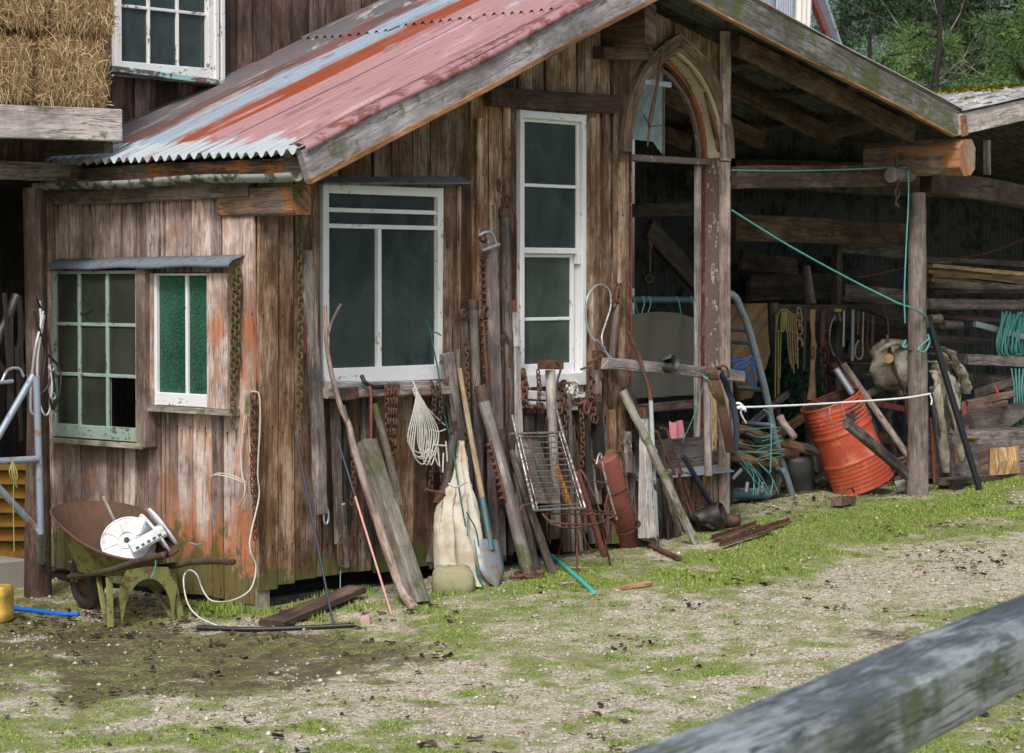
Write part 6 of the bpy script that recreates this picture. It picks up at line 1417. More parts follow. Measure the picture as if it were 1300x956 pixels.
for i,(py,xa,xb) in enumerate([(393,1028,1036),(410,1028,1035),(428,1030,1035),(440,1029,1038),(455,1029,1036),(470,1028,1035),(490,1027,1036),(508,1024,1037)]):
    a=P(xa,py,y=1.1);b_=P(xb,py,y=1.1); rings.append([a,(a+b_)/2+Vector((0,-.015,0)),b_,(a+b_)/2+Vector((0,.01,0))])
m.loft(rings); ring(m,P(1032,447,y=1.08),.018,.05,.006); single('tan_strap',m,'tan','knotted tan leather strap hanging on the peg rail','strap')
m=MB(); chain(m,[P(1045,394,y=1.12),P(1044,440,y=1.12),P(1046,500,y=1.12)],.07,.045,.009); m.tube([P(1044,395,y=1.11),P(1043,440,y=1.11)],.02,7,noise=.2); single('rusty_bay_chain',m,'rust','rusty chain hanging from the middle of the peg rail','chain')
m=MB(); chain(m,[P(1050,420,y=1.1),P(1049,470,y=1.1)],.05,.035,.007); single('dark_bay_chain',m,'rustdark','thin dark chain beside the rusty chain on the peg rail','chain')
t=thing('brass_tap','brass and steel hose tap hanging on the peg rail','tap',P(1064,400,y=1.1)); m=MB(); m.tube([P(1060,394,y=1.12),P(1067,394,y=1.12)],.012,8); m.obj('brass_body',M['cap'],t); m=MB(); m.tube([P(1064,396,y=1.11),P(1067,408,y=1.11)],.009,8); m.obj('spout',M['chrome'],t)
bayline('hanging_cable','thin blue grey cable looping down from the peg rail',[(1060,402),(1055,412),(1053,430),(1056,445),(1060,452)],1.1,.006,'bluepipe','cable')
m=MB(); m.bar(P(1083,393,y=1.1),P(1082,458,y=1.1),.035,.01); single('grey_flat_bar',m,'bluepipe','flat grey bar hanging on the peg rail','bar')
bayline('white_hook','pale curved hook hanging on the right of the peg rail',[(1096,396),(1095,430),(1095,450),(1091,456),(1086,452),(1086,440),(1090,432)],1.1,.008,'bone','hook')
m=MB(); m.tube(curve([P(1077,393,y=1.1),P(1085,391,y=1.1),P(1098,392,y=1.1),P(1112,398,y=1.1),P(1124,405,y=1.1),P(1127,420,y=1.05),P(1125,440,y=1.0)],5),.013,7); single('black_hose',m,'blackp','black hose draped along the right end of the peg rail','hose')
m=MB()
for k in range(7): m.tube(curve([P(1072,460+k*1.5,y=1.0),P(1090,464+k*1.6,y=.9),P(1112,462+k*1.4,y=1.0)],5),.008,5)
single('cable_coil',m,'blackp','dark cable coil lying on the boards beside the white bag','cable')
m=MB(); rs=random.Random(12)
for k in range(3): m.bar(P(1073,452+k*10,y=1.3),P(1130,455+k*10,y=1.3),.04,.06)
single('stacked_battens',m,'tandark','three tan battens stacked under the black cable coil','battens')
for (px,y0_,y1_,w_,mt,lab,cat) in [(1006,393,452,.012,'rust','thin rusty rod hanging between the yellow rope and the tan chain','rod'),(1022,392,470,.02,'leatherb','brown strap hanging between the tan chain and the tan leather strap','strap'),(1052,392,448,.018,'leather','black strap hanging right of the rusty chain on the peg rail','strap'),(1072,394,440,.014,'steel','short pale rod hanging right of the brass tap','rod'),(1090,393,425,.016,'rust','short rusty bar hanging right of the grey flat bar','bar'),(1102,394,450,.014,'rustdark','dark rod hanging left of the black hose end','rod'),(1108,394,470,.022,'dark','dark slat hanging left of the canvas bag','slat')]:
    m=MB(); m.bar(P(px,y0_,y=1.12),P(px-1,y1_,y=1.11),w_*1.6,w_*.6,seg=4,jit=.002); single({'rod':'iron_rod','strap':'strap','bar':'iron_bar','slat':'slat'}[cat],m,mt,lab,cat)
for k,(a,b_,lab) in enumerate([((940,330),(1010,338),'dark beam end high on the left at the back of the bay'),((1065,310),(1150,318),'dark board high at the back of the bay left of the round post'),((1070,372),(1150,378),'dull board at the back of the bay just above the peg rail'),((1075,440),(1110,446),'short dull board behind the hooks under the peg rail'),((1190,480),(1300,488),'dark board below the shelf plank at the back of the lean-to'),((1180,350),(1330,356),'long dull board at the back behind the timber stack')]):
    m=MB(); m.bar(P(*a,y=2.0),P(*b_,y=1.9),.14,.05,seg=3,jit=.004); single('back_board',m,'greyd',lab,'board')
# dark green fronds behind
rs=np.random.default_rng(3); c0=P(1000,440,y=1.5); c1=P(1022,520,y=1.5); n=2600
u=rs.random(n); x=rs.uniform(c0.x-.12,c1.x+.12,n); z=rs.uniform(c1.z-.35,c0.z+.03,n); y=rs.uniform(1.4,1.7,n)
L=rs.uniform(.03,.09,n); a=rs.uniform(0,6.28,n); V=np.empty((n,3,3)); V[:,0]=np.stack([x,y,z],1); V[:,1]=np.stack([x+L*np.cos(a),y-L*.3,z+L*np.sin(a)],1); V[:,2]=np.stack([x+L*np.cos(a+.5)*.8,y-L*.1,z+L*np.sin(a+.5)*.8],1)
o=np_obj('dry_fronds',V.reshape(-1,3),np.arange(n*3).reshape(-1,3),M['darkgreenleaf']); tag(o,'dark green netting heap hanging behind the peg rail ropes','netting')
# firewood, roots and junk at the left of the bay
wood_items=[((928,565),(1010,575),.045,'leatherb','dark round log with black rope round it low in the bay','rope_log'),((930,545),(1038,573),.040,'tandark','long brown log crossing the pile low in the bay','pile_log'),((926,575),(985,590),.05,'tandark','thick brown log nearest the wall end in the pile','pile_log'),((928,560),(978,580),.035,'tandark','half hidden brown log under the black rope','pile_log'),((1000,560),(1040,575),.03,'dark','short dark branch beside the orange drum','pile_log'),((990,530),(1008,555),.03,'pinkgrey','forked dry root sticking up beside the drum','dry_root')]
for k,(a,b_,r_,mt,lab,nm) in enumerate(wood_items):
    m=MB(); straight(m,P(*a,y=.75-.03*k),P(*b_,y=.55-.02*k),r_,r_*.85,noise=.12,bend=.01); single(nm,m,mt,lab,'log' if 'log' in nm else 'root')
m=MB(); 
for k in range(3): m.tube(curve([P(945+k*2,550,y=.55),P(962,556+3*k,y=.5),P(978,560+2*k,y=.52)],4),.02,7,noise=.1)
single('black_rope_bundle',m,'leather','thick black rope bundle lying on the log pile','rope')
m=MB(); disc_tube(m,P(947,600,y=.75),Vector((-.7,-.7,0)),.17,.06,26,9); m.tube([P(947,600,y=.76),P(947,600,y=.80)],.12,20); single('tyre',m,'tyre','old black tyre lying behind the blue pipe frame foot','tyre')
m=MB(); m.tube(curve([P(975,590,y=.7),P(985,606,y=.6),P(980,622,y=.6),P(960,628,y=.6),P(935,628,y=.6)],5),.05,9,noise=.08); single('grey_pipe_bend',m,'greyd','lumpy grey root curving along the floor of the bay','root')
m=MB(); m.tube([P(928,627,y=.55),P(975,629,y=.5)],.03,8); single('blue_floor_pipe',m,'bluedark','dark blue pipe lying on the floor of the bay','pipe')
for (a,b_) in (((930,608),(941,596)),((947,625),(949,612)),((967,625),(968,612))):
    m=MB(); m.tube([P(*a,y=.45),P(*b_,y=.45)],.013,7); single('pipe_stub',m,'bluepipe',{930:'slanting blue grey pipe stub at the wall end of the bay',947:'upright blue grey pipe stub in front of the tyre, left one',967:'upright blue grey pipe stub in front of the tyre, right one'}[a[0]],'pipe')
m=MB(); rs=random.Random(14)
for k in range(9): x=935+rs.uniform(0,50); m.tube(curve([P(x,585+rs.uniform(-8,8),y=.42),P(x+15,605+rs.uniform(-5,5),y=.42),P(x+rs.uniform(10,35),628,y=.42)],4),.0045,4)
single('loose_twine',m,'teal','tangle of teal twine on the floor of the bay','twine')
c=G(1016,622); t=thing('jerrycan','dark grey jerrycan with a yellow cap on the floor beside the orange drum','jerrycan',c)
s_=RT*.10; dd=Vector((-RT.y,RT.x,0))*.07; rings=[]
for z,k in ((0,.9),(.02,1),(.2,1),(.235,.9),(.245,.7)):
    rings.append([c+s_*k*math.copysign(abs(math.cos(a))**.5,math.cos(a))+dd*k*math.copysign(abs(math.sin(a))**.5,math.sin(a))+Vector((0,0,z)) for a in [2*math.pi*i/20 for i in range(20)]])
m=MB(); m.loft(rings); m.obj('can_body',M['jerrydark'],t)
m=MB(); m.tube([c-s_*.6+Vector((0,0,.24)),c-s_*.6+Vector((0,0,.275))],.022,10); m.obj('screw_cap',M['cap'],t)
m=MB(); m.tube(curve([c-s_*.2+Vector((0,0,.24)),c+Vector((0,0,.285)),c+s_*.6+Vector((0,0,.275)),c+s_*.85+Vector((0,0,.22))],5),.012,7); m.obj('handle',M['jerrydark'],t)
m=MB(); m.box((P(1030,625,y=1.2).x,1.2,.2),(P(1052,625,y=1.2).x,1.26,.2+.55)); single('grey_upright_board',m,'greyd','grey board standing in the dark between the jerrycan and orange drum','board')
# orange drum, tipped
t=thing('oil_drum','dented orange steel drum tipped to the left in the open bay','drum',G(1090,628))
ct=P(1054,507,y=.42); cb=P(1096,616,y=.28); d=(ct-cb).normalized(); Hd=.86; Rd=wpx(39,cb); e=d.cross(Vector((-.6,-.8,0))).normalized(); u=e.cross(d)
cb=ct-d*((ct-cb).length); L=(ct-cb).length; 
N=40; rings=[]; prof=[]
nz=70
for i in range(nz+1):
    f=i/nz; r_=Rd
    for c_ in (.33,.66): r_+=.010*math.exp(-((f-c_)/.012)**2)
    if .05<f<.30 or .70<f<.95: r_+=.0035*math.sin(f*2*math.pi/.045)
    if f<.02 or f>.98: r_+=.007
    prof.append((f*L,r_))
rs=random.Random(1)
for o_,r_ in prof: rings.append([cb+d*o_+(e*math.cos(2*math.pi*k/N)+u*math.sin(2*math.pi*k/N))*(r_*(1+.010*math.sin(3*2*math.pi*k/N+o_*4)+.008*math.sin(5*2*math.pi*k/N-o_*9)-.05*math.exp(-((k-9)/2.5)**2-((o_-.55)/.10)**2)-.05*math.exp(-((k-31)/2.5)**2-((o_-.3)/.1)**2))) for k in range(N)])
o_,r_=prof[-1]; rin=[cb+d*(L-.003)+(e*math.cos(2*math.pi*k/N)+u*math.sin(2*math.pi*k/N))*(r_-.012) for k in range(N)]; rin2=[cb+d*(L-.25)+(e*math.cos(2*math.pi*k/N)+u*math.sin(2*math.pi*k/N))*(r_-.014) for k in range(N)]
m=MB(); m.loft(rings+[rin],cap=False); m.face(rings[0],[(0,0)]*N); m.obj('drum_body',M['drum'],t)
m=MB(); m.loft([rin,rin2],cap=False); m.face(rin2,[(0,0)]*N); m.obj('drum_inside',M['rustdark'],t)
m=MB(); m.tube([P(1068,511,y=.05),P(1074,535,y=.03)],.004,5); m.tube([P(1053,518,y=.02),P(1054,532,y=.0),P(1064,543,y=.0)],.004,5); single('loose_wires',m,'steel','bent white wires hanging from the rope in front of the orange drum','wires')
# things in and around the drum
lean2=lambda nm,lab,cat,a,ya,b_,yb_,r,mat,**k: (lambda m: (straight(m,P(*a,y=ya),P(*b_,y=yb_),r,k.get('r1',r),noise=k.get('noise',.03),bend=k.get('bend',0)),single(nm,m,mat,lab,cat)))(MB())
lean2('steel_pipe','pale steel pipe leaning in the open mouth of the drum','pipe',(1082,500),.35,(1061,468),.45,.026,'steel',noise=0)
lean2('leaning_handle','brown handle standing in the drum mouth, right of the pale pipe','handle',(1088,503),.4,(1064,455),.6,.014,'beam')
lean2('long_steel_pole','long grey pole leaning behind the orange drum down to the round post','pole',(1157,585),.1,(1070,462),.55,.026,'log',noise=.02)
m=MB(); p1=P(1074,537,y=-.12); p0=G(1157,612)+Vector((0,.0,.06)); m.bar(p1,P(1156,606,y=-.05),.075,.05,seg=6,jit=.004,ch=.01); single('split_stake',m,'greyd','grey split stake leaning across the front of the orange drum','stake')
m=MB(); m.tube(curve([P(1100,503,y=.5),P(1112,495,y=.5),P(1124,490,y=.45),P(1134,492,y=.42),P(1143,500,y=.42)],5),.030,10,noise=.03); single('padded_pipe',m,'bone','pale bent padded tube behind the drum rim','tube')
m=MB(); m.tube(curve([P(1126,425,y=.25),P(1130,445,y=.22),P(1138,475,y=.2),P(1149,500,y=.18),P(1152,540,y=.18)],5),.013,7); m.tube(curve([P(1117,392,y=.5),P(1126,405,y=.4),P(1127,430,y=.3),P(1120,445,y=.3)],5),.008,6); single('curved_rusty_rod',m,'rustdark','curved rusty rod leaning just left of the round post','rod')
# canvas bag and hanging folds
m=MB(); c=P(1133,463,y=.30); rs=random.Random(21); rings=[]
for i in range(13):
    f=i/12; z=.17*math.cos(math.pi*f); r0_=.155*math.sin(math.pi*f)**.6*(1+.10*math.sin(i*2.1))+.003; rings.append([c+RT*(math.cos(a)*r0_*(1.05+.10*math.sin(a*6+i*.8)))+Vector((-RT.y,RT.x,0))*(math.sin(a)*r0_*.6)+Vector((0,0,z*(1+.12*math.sin(a*2+1))))*1+Vector((rs.uniform(-.006,.006),0,rs.uniform(-.006,.006))) for a in [2*math.pi*k/24 for k in range(24)]])
m.loft(rings); t=thing('canvas_bag','grimy round white canvas bag behind the round post','bag',P(1133,485,y=.30)); m.obj('bag_body',M['bone'],t)
m=MB(); m.tube([P(1128,455,y=.19),P(1128,455,y=.17)],.035,14); m.obj('tan_patch',M['tan'],t)
m=MB(); m.tube(curve([P(1118,445,y=.26),P(1128,438,y=.2),P(1140,436,y=.2),P(1150,442,y=.2)],5),.018,8,noise=.15); m.obj('neck_roll',M['bone'],t)
t=thing('crumpled_tarp','crumpled dirty white tarp hanging over the junk right of the round post','tarp',P(1200,540,y=.05))
for k,(xa,ya,xb,yb,xc,yc,w) in enumerate([(1182,440,1198,455,1210,500,.03),(1186,448,1208,470,1214,520,.035),(1180,458,1195,480,1204,545,.035),(1190,440,1212,458,1222,500,.028),(1196,470,1208,500,1216,585,.03),(1184,470,1190,500,1200,600,.022),(1205,460,1222,475,1226,500,.03)]):
    m=MB(); y_=.12-.03*k; q=curve([P(xa,ya,y=y_),P((xa+xb)/2+3,(ya+yb)/2-4,y=y_-.04),P(xb,yb,y=y_-.05),P((xb+xc)/2+2,(yb+yc)/2,y=y_-.04),P(xc,yc,y=y_)],5); n_=len(q)
    rings=[]
    for i,p in enumerate(q):
        ww=w*(1+.4*math.sin(i*.9+k)); tt=.016*(1+.5*math.sin(i*1.4)); rings.append([p+RT*(ww*math.cos(a))+Vector((0,1,0))*(tt*math.sin(a)+.012*math.sin(a*3+i)) for a in [2*math.pi*j/14 for j in range(14)]])
    m.loft(rings); m.obj('fold',M['bone'],t)
# tools at the foot of the post
def baytool(nm,lab,cat,b_,tp,w,t_,mat,ya=None,yb_=0.,bar=True,**k):
    p0=G(*b_); p1=P(*tp,y=yb_); m=MB()
    if bar: m.bar(p0,p1,w,t_,seg=6,jit=.003)
    else: straight(m,p0,p1,w,t_,noise=.02)
    return single(nm,m,mat,lab,cat)
baytool('blue_pipe_pole','blue grey pipe leaning beside the round post on its right','pipe',(1199,615),(1184,492),.030,.026,'bluepipe',yb_=.05,bar=False)
baytool('red_board','thin red painted board standing at the foot of the round post','board',(1188,617),(1183,530),.045,.02,'rustred',yb_=.1)
baytool('pale_blue_board','thin pale blue board standing beside the red board','board',(1193,615),(1191,560),.05,.02,'steel',yb_=.12)
baytool('green_square_tube','dark green square tube standing right of the blue grey pipe','tube',(1203,616),(1196,540),.04,.03,'blacki',yb_=.05)
baytool('red_upright','red brown upright standing in front of the timber block','upright',(1224,611),(1218,545),.05,.03,'rustred',yb_=-.02)
m=MB(); m.tube([P(1213,556,y=-.0),P(1243,556,y=-.05)],.015,8); single('tan_peg',m,'tan','short tan peg sticking out in front of the grey board','peg')
m=MB(); m.tube([P(1212,570,y=-.05),P(1215,588,y=-.06)],.012,7); m.tube([P(1214,566,y=-.05),P(1213,572,y=-.05)],.014,7); single('orange_handle',m,'tan','small orange tipped handle by the timber block','handle')
p0=G(1244,623); m=MB(); m.bar(p0,P(1180,410,y=-.05),.05,.03,seg=6); single('black_bar',m,'blackp','long black steel bar leaning right of the round post','bar')
m=MB(); m.box((G(1200,622).x,G(1200,622).y-.08,.2),(G(1200,622).x+.14,G(1200,622).y+.06,.29),ax=0,ch=.01); single('small_green_block',m,'blacki','small dark green block on the grass by the blue grey pipe','block')
m=MB(); rs=random.Random(17)
for k in range(16):
    p0=G(1108+rs.uniform(-22,38),622-rs.uniform(0,10))+Vector((0,0,.02+.01*k)); a=rs.uniform(-.6,.6); m.bar(p0,p0+Vector((math.cos(a)*.28,math.sin(a)*.2,rs.uniform(-.02,.10))),.04,.015,n=(0,0,1),jit=.003,seg=2)
o=single('bark_heap',m,'beam','heap of broken bark and wood slivers between the drum and the round post','bark'); o['kind']='stuff'
m=MB(); p0=G(1146,627)+Vector((0,0,.05)); m.bar(p0-RT*.05,p0+RT*.05+Vector((0,0,.02)),.09,.03,n=(-.4,-.6,.6)); single('pale_stone',m,'concrete','pale broken stone at the foot of the round post','stone')
m=MB(); c=G(1072,643); m.bar(c+Vector((-.1,0,.04)),c+Vector((.10,.02,.04)),.09,.05,n=(0,0,1),seg=3,jit=.008); m.tube(curve([c+Vector((-.05,0,.05)),c+Vector((0,0,.11)),c+Vector((.08,0,.12)),c+Vector((.12,0,.09))],4),.008,5); single('turf_scrap',m,'beam','scrap of brown board with grey string on the gravel before the drum','scrap')

for k,(a,ya,b_,yb,w,mt,lab,nm,cat) in enumerate([
 ((1125,585),.9,(1100,520),1.3,.07,'greyd','grey board leaning in the dark right of the orange drum','board','board'),
 ((1140,560),1.0,(1085,548),1.1,.08,'tandark','tan board lying across the dark gap right of the orange drum','board','board'),
 ((1148,520),.9,(1108,512),1.0,.05,'rustred','red brown bar behind the padded tube','iron_bar','bar'),
 ((1140,600),.7,(1128,530),.9,.05,'rust','rusty upright bar in the dark just left of the round post','iron_bar','bar'),
 ((1120,545),1.2,(1150,470),1.4,.06,'greyd','grey pole behind the canvas bag in the dark','thin_pole','pole'),
 ((1035,600),1.0,(1020,500),1.3,.06,'dark','dark board leaning behind the left side of the orange drum','board','board'),
 ((975,560),1.1,(1035,520),1.2,.07,'tandark','tan board lying on top of the log pile','board','board'),
 ((945,545),.9,(1000,500),1.1,.05,'greyd','grey stick poking up from the log pile','stick','stick'),
 ((1210,600),.15,(1205,500),.2,.04,'bluepipe','blue grey bar between the crumpled tarp folds','iron_bar','bar'),
 ((1232,600),.2,(1222,510),.3,.05,'rustred','red brown board end right of the crumpled tarp','board','board'),
 ((1240,500),.5,(1300,478),.5,.07,'greyd','grey board sloping up to the right just below the shelf plank','board','board'),
 ((1180,495),.4,(1225,478),.4,.05,'rust','rusty bar behind the top of the crumpled tarp','iron_bar','bar')]):
    m=MB(); m.bar(P(*a,y=ya),P(*b_,y=yb),w,w*.5,seg=4,jit=.004); single(nm,m,mt,lab,cat)
rs=random.Random(77)
for k,(px,py,y_,r_,mt,lab) in enumerate([(1105,598,.75,.09,'concrete','grey lump of concrete in the dark right of the orange drum'),(1060,468,1.0,.06,'rustdark','rusty lump on the boards above the drum mouth'),(990,600,.9,.08,'greyd','grey stump end behind the blue pipe frame foot'),(1228,545,.3,.05,'rustdark','dark rusty lump between the tarp and the shaped board')]):
    c=P(px,py,y=y_); m=MB(); m.tube([c+Vector((rs.uniform(-.02,.02),0,-r_*.9)),c+Vector((0,0,-r_*.4)),c,c+Vector((0,0,r_*.6)),c+Vector((.01,0,r_*.8))],[r_*.7,r_,r_*1.05,r_*.8,r_*.3],11,noise=.14); single({'concrete':'concrete_lump','rustdark':'iron_lump','greyd':'stump'}[mt],m,mt,lab,'lump' if mt!='greyd' else 'stump')
m=MB()
for k in range(5): m.tube(curve([P(1002+2*k,398,y=1.1),P(1000+3*k,430,y=1.08),P(1003+2.5*k,462+6*(k%3),y=1.08)],4),.006,5)
single('cord_bunch',m,'tanrope','bunch of tan cords hanging right of the yellow rope','cord')
m=MB(); ring(m,P(1098,425,y=1.15),.07,.10,.008); ring(m,P(1100,428,y=1.13),.06,.09,.007); single('wire_coil',m,'rustdark','dark wire coil hanging right of the pale curved hook','wire')

# ------------------------------------------------------------------ lean-to shed on the right
lt=thing('lean_to_shed','low lean-to shed with a moss covered roof at the right edge','shed',(6.4,.5,.2))
XR=7.9; xv=6.10; zv=2.905
def zm_(x): return zv+.175*(x-xv)
def zm2(x): return zm_(XR)-.15*(x-XR)
M['mossroof']=wood('mossy sheet roof',(.10,.10,.11),(.26,.27,.29),(.44,.46,.49),(.5,.52,.55),.4,moss=.75,knots=0)
m=MB(); corr(m,xv-.0,XR,-.54,3.2,lambda x: zm_(x)+.02,nx=8,per=.11,amp=.016)
# give sheets UVs from position
for i,f in enumerate(m.f): m.uv[i]=tuple((m.v[j][1],m.v[j][0]) for j in f)
m.obj('roof_sheet',M['mossroof'],lt)
m=MB(); corr(m,xv+.05,14.,-.46,3.15,lambda x: min(zm_(x),zm2(x))-.01,nx=12,per=.11,amp=.012); m.obj('darkening_layer',M['underiron'],lt)  # extra layer added below the sheets, darkens the lean-to inside
m=MB(); corr(m,XR,14.,-.54,3.2,lambda x: zm2(x)+.02,nx=6,per=.11,amp=.016); m.obj('roof_sheet',M['mossroof'],lt)
rs=np.random.default_rng(5); n=15000; x=XR-np.abs(rs.normal(0,.16,n))-(rs.random(n)<.45)*rs.random(n)*1.5; y=rs.uniform(-.5,3.2,n); k=fbm(x*4,y*4,3,8)+np.clip(.25-(XR-x),-.3,.25)*.8>.5; x=x[k];y=y[k];n=len(x)
z=zv+.175*(x-xv)+.03; a=rs.uniform(0,6.28,n); L=rs.uniform(.01,.035,n); V=np.empty((n,3,3)); V[:,0]=np.stack([x,y,z-.01],1); V[:,1]=np.stack([x+L*np.cos(a),y+L*np.sin(a),z+L*.6],1); V[:,2]=np.stack([x+L*np.cos(a+1.2),y+L*np.sin(a+1.2),z+L*.3],1)
o=np_obj('roof_moss',V.reshape(-1,3),np.arange(n*3).reshape(-1,3),M['moss'],parent=lt); o['kind']='stuff'
m=MB(); m.bar((xv-.03,-.50,zm_(xv)-.075),(XR+1,-.50,zm_(XR+1)-.075),.15,.045,seg=6,jit=.003,r=.15); m.obj('barge_board',M['barge'],lt)
m=MB(); m.bar((xv-.0,-.53,zm_(xv)-.08),(xv+.06,-.53,zm_(xv+.06)-.08),.145,.02,r=.3); m.obj('barge_edge',M['orange'],lt)
m=MB(); m.bar(P(1176,228,y=-.02),P(1330,256,y=-.02),.17,.10,seg=6,jit=.005,ch=.01); m.obj('tie_beam',M['beam'],lt)
m=MB(); m.bar(P(1253,178,y=-.0),P(1253,222,y=-.0),.045,.045); m.obj('strut',M['grey'],lt)
for y in (.8,1.8): 
    m=MB(); m.bar((6.3,y,zm_(6.3)-.1),(XR,y,zm_(XR)-.1),.12,.05); m.obj('rafter',M['dark'],lt)
m=MB(); m.bar((6.4,2.2,2.55),(13.5,2.2,2.55),.12,.08); m.obj('wall_plate',M['dark'],lt)
m=MB(); 
ny=int((14.-6.3)/.076*8); rows=[]
for z in (0.,3.05):
    rows.append([Vector((6.3+(14.-6.3)*j/ny,2.6+.010*math.sin(2*math.pi*(14.-6.3)*j/ny/.076),z)) for j in range(ny+1)])
m.loft(rows,closed=False,cap=False); m.obj('rear_wall',metal('dark corrugated wall',(.045,.055,.062),(.016,.015,.015),.4,.6,.2,5),lt)
m=MB(); m.box((14.,-.6,0),(14.05,2.6,3.1)); m.obj('end_wall',M['darker'],lt)
# timber stack, logs, boards in the lean-to
t=None
rs=random.Random(31)
stk=[]
for k,(ya,yb,w,mt) in enumerate([(330,336,.05,'greyd'),(338,350,.035,'tan'),(345,362,.035,'tandark'),(349,356,.04,'tan'),(356,372,.035,'tan'),(362,366,.045,'greyd'),(371,368,.045,'dark')]):
    m=MB(); m.bar(P(1172+rs.uniform(-3,8),ya,y=.95+.05*rs.random()),P(1330,yb,y=.75+.1*rs.random()),w,.12,seg=4,jit=.004); single('stacked_board',m,mt,['topmost grey board of the timber stack in the lean-to','tan board second from the top of the timber stack','dull tan board third from the top of the timber stack','tan board in the middle of the timber stack','lower tan board of the timber stack sloping down right','grey board near the bottom of the timber stack','dark bottom board of the timber stack in the lean-to'][k],'board','boards stacked in the lean-to')
lean2('long_log','long straight pale log lying level under the timber stack','log',(1176,386),.7,(1340,388),.7,.046,'log',noise=.03)
lean2('rail_pipe','brown rail lying below the long pale log','rail',(1176,400),.8,(1283,409),.75,.025,'beam')
for (a,b_,lab) in (((1180,405),(1193,404),'short round log end below the long pale log, left one'),((1196,412),(1219,413),'short round log end below the long pale log, right one')):
    lean2('log_end',lab,'log',a,.62,b_,.62,.036,'log')
m=MB(); m.bar(P(1237,411,y=.5),P(1330,436,y=.4),.05,.03,ch=.004); single('white_plank',m,'steel','pale grey plank sloping down to the right edge in front of the teal rope coil','plank')
m=MB(); m.bar(P(1170,428,y=.9),P(1258,435,y=.9),.06,.06); single('dull_plank',m,'dark','dull plank level above the shelf in the lean-to','plank')
m=MB(); m.bar(P(1212,455,y=.55),P(1340,462,y=.50),.085,.25,seg=4,jit=.003); single('shelf_plank',m,'greyd','thick grey shelf plank in the lean-to under the teal rope coil','shelf')
m=MB(); rs=random.Random(41)
for k in range(26):
    x=1270+k*1.5+rs.uniform(-2,2); y_=.46+rs.uniform(-.05,.05)
    m.tube(curve([P(x+3,398+rs.uniform(-3,3),y=y_),P(x-1+rs.uniform(-2,2),415,y=y_-.03),P(x-4,432,y=y_-.04),P(x-3+rs.uniform(-3,3),448,y=y_-.03),P(x+2,451+rs.uniform(-2,3),y=y_)],5),.0085,5)
for k in range(6): m.tube(curve([P(1284+k*5,468,y=.35),P(1288+k*3,500,y=.34),P(1286+k*6,535,y=.34),P(1284+k*5,548,y=.35)],5),.008,5)
m.tube(curve([P(1300,400,y=.4),P(1294,398,y=.38),P(1286,412,y=.38),P(1280,428,y=.38)],5),.008,5)
single('teal_rope_coil',m,'teal','big hank of teal rope hanging at the right edge of the photo','rope')
m=MB(); m.tube([P(1263,492,y=.3),P(1271,508,y=.28)],.012,7); single('tool_grip',m,'drum','small bright red handle end in the lean-to','handle')
for (a,b_,w,lab) in (((1226,512),(1286,500),.05,'upper of two grey brown battens pointing right below the shelf plank'),((1225,520),(1277,512),.05,'lower of two grey brown battens pointing right below the shelf plank')):
    m=MB(); m.bar(P(*a,y=.35),P(*b_,y=.25),w,.05,seg=3,jit=.003); single('batten',m,'beam',lab,'batten')
m=MB(); q=[(1222,528),(1260,518),(1302,510),(1320,512),(1310,522),(1285,540),(1266,550),(1262,562),(1228,562)]; f=[P(x,y,y=.25+.0*i) for i,(x,y) in enumerate(q)]; m.loft([f,[v+Vector((0,.04,0)) for v in f]],smooth=False,vs=[0,.04])
for i in range(len(m.f)): m.uv[i]=tuple((m.v[j][2],m.v[j][0]) for j in m.f[i])
single('shaped_grey_board',m,'greyd','big grey tapering board resting on the timber block','board')
m=MB(); m.bar(P(1262,553,y=.45),P(1320,549,y=.4),.12,.1,seg=2,jit=.004); m.tube([P(1275,542,y=.3),P(1330,541,y=.3)],.02,8); single('stump',m,'dark','dark stump and bar behind the timber block','stump')
c=P(1200,585,y=.1); d_=P(1297,582,y=.1); m=MB(); m.bar(Vector((c.x-.1,.12,.43)),Vector((d_.x,.12,.43)),.33,.28,n=(0,-1,0),seg=6,jit=.005,ch=.012); single('timber_block',m,'greyd','huge squared timber baulk lying on the ground in the lean-to','timber')
m=MB(); m.bar(P(1194,612,y=-.08),P(1305,602,y=-.08),.05,.10,seg=3,jit=.004); single('ground_skid',m,'dark','flat skid board on the grass under the timber baulk','board')
t=thing('split_log','short split log with a pale fresh face against the timber baulk','log',P(1272,600,y=-.12)); m=MB(); rs=random.Random(3)
c0=P(1258,603,y=-.10); c1=P(1290,600,y=-.10); hh=.20; rings=[]
for i in range(9):
    f=i/8; x=c0.lerp(c1,f); rings.append([x+Vector((0,.02,0)),x+Vector((0,-.03-.02*math.sin(f*3)+rs.uniform(-.012,.012),0)),x+Vector((0,-.03-.02*math.sin(f*3)+rs.uniform(-.012,.012),hh*.5)),x+Vector((0,-.02+rs.uniform(-.008,.008),hh+rs.uniform(-.008,.008))),x+Vector((0,.02,hh))])
m.loft(rings,smooth=False)
for i in range(len(m.f)): m.uv[i]=tuple((m.v[j][0],m.v[j][2]) for j in m.f[i])
m.obj('split_face',wood('fresh split wood',(.22,.12,.04),(.50,.34,.16),(.72,.60,.40),(.6,.55,.45),.2,knots=0),t)
m=MB(); m.bar(c0+Vector((-.02,.05,hh/2)),c1+Vector((.02,.05,hh/2)),hh,.08); m.obj('bark_side',M['beam'],t)
m=MB(); m.bar(P(1281,590,y=-.14),P(1291,588,y=-.14),.09,.01); single('pink_label',m,'pinkstone','small pinkish slab on the end of the timber baulk','slab')

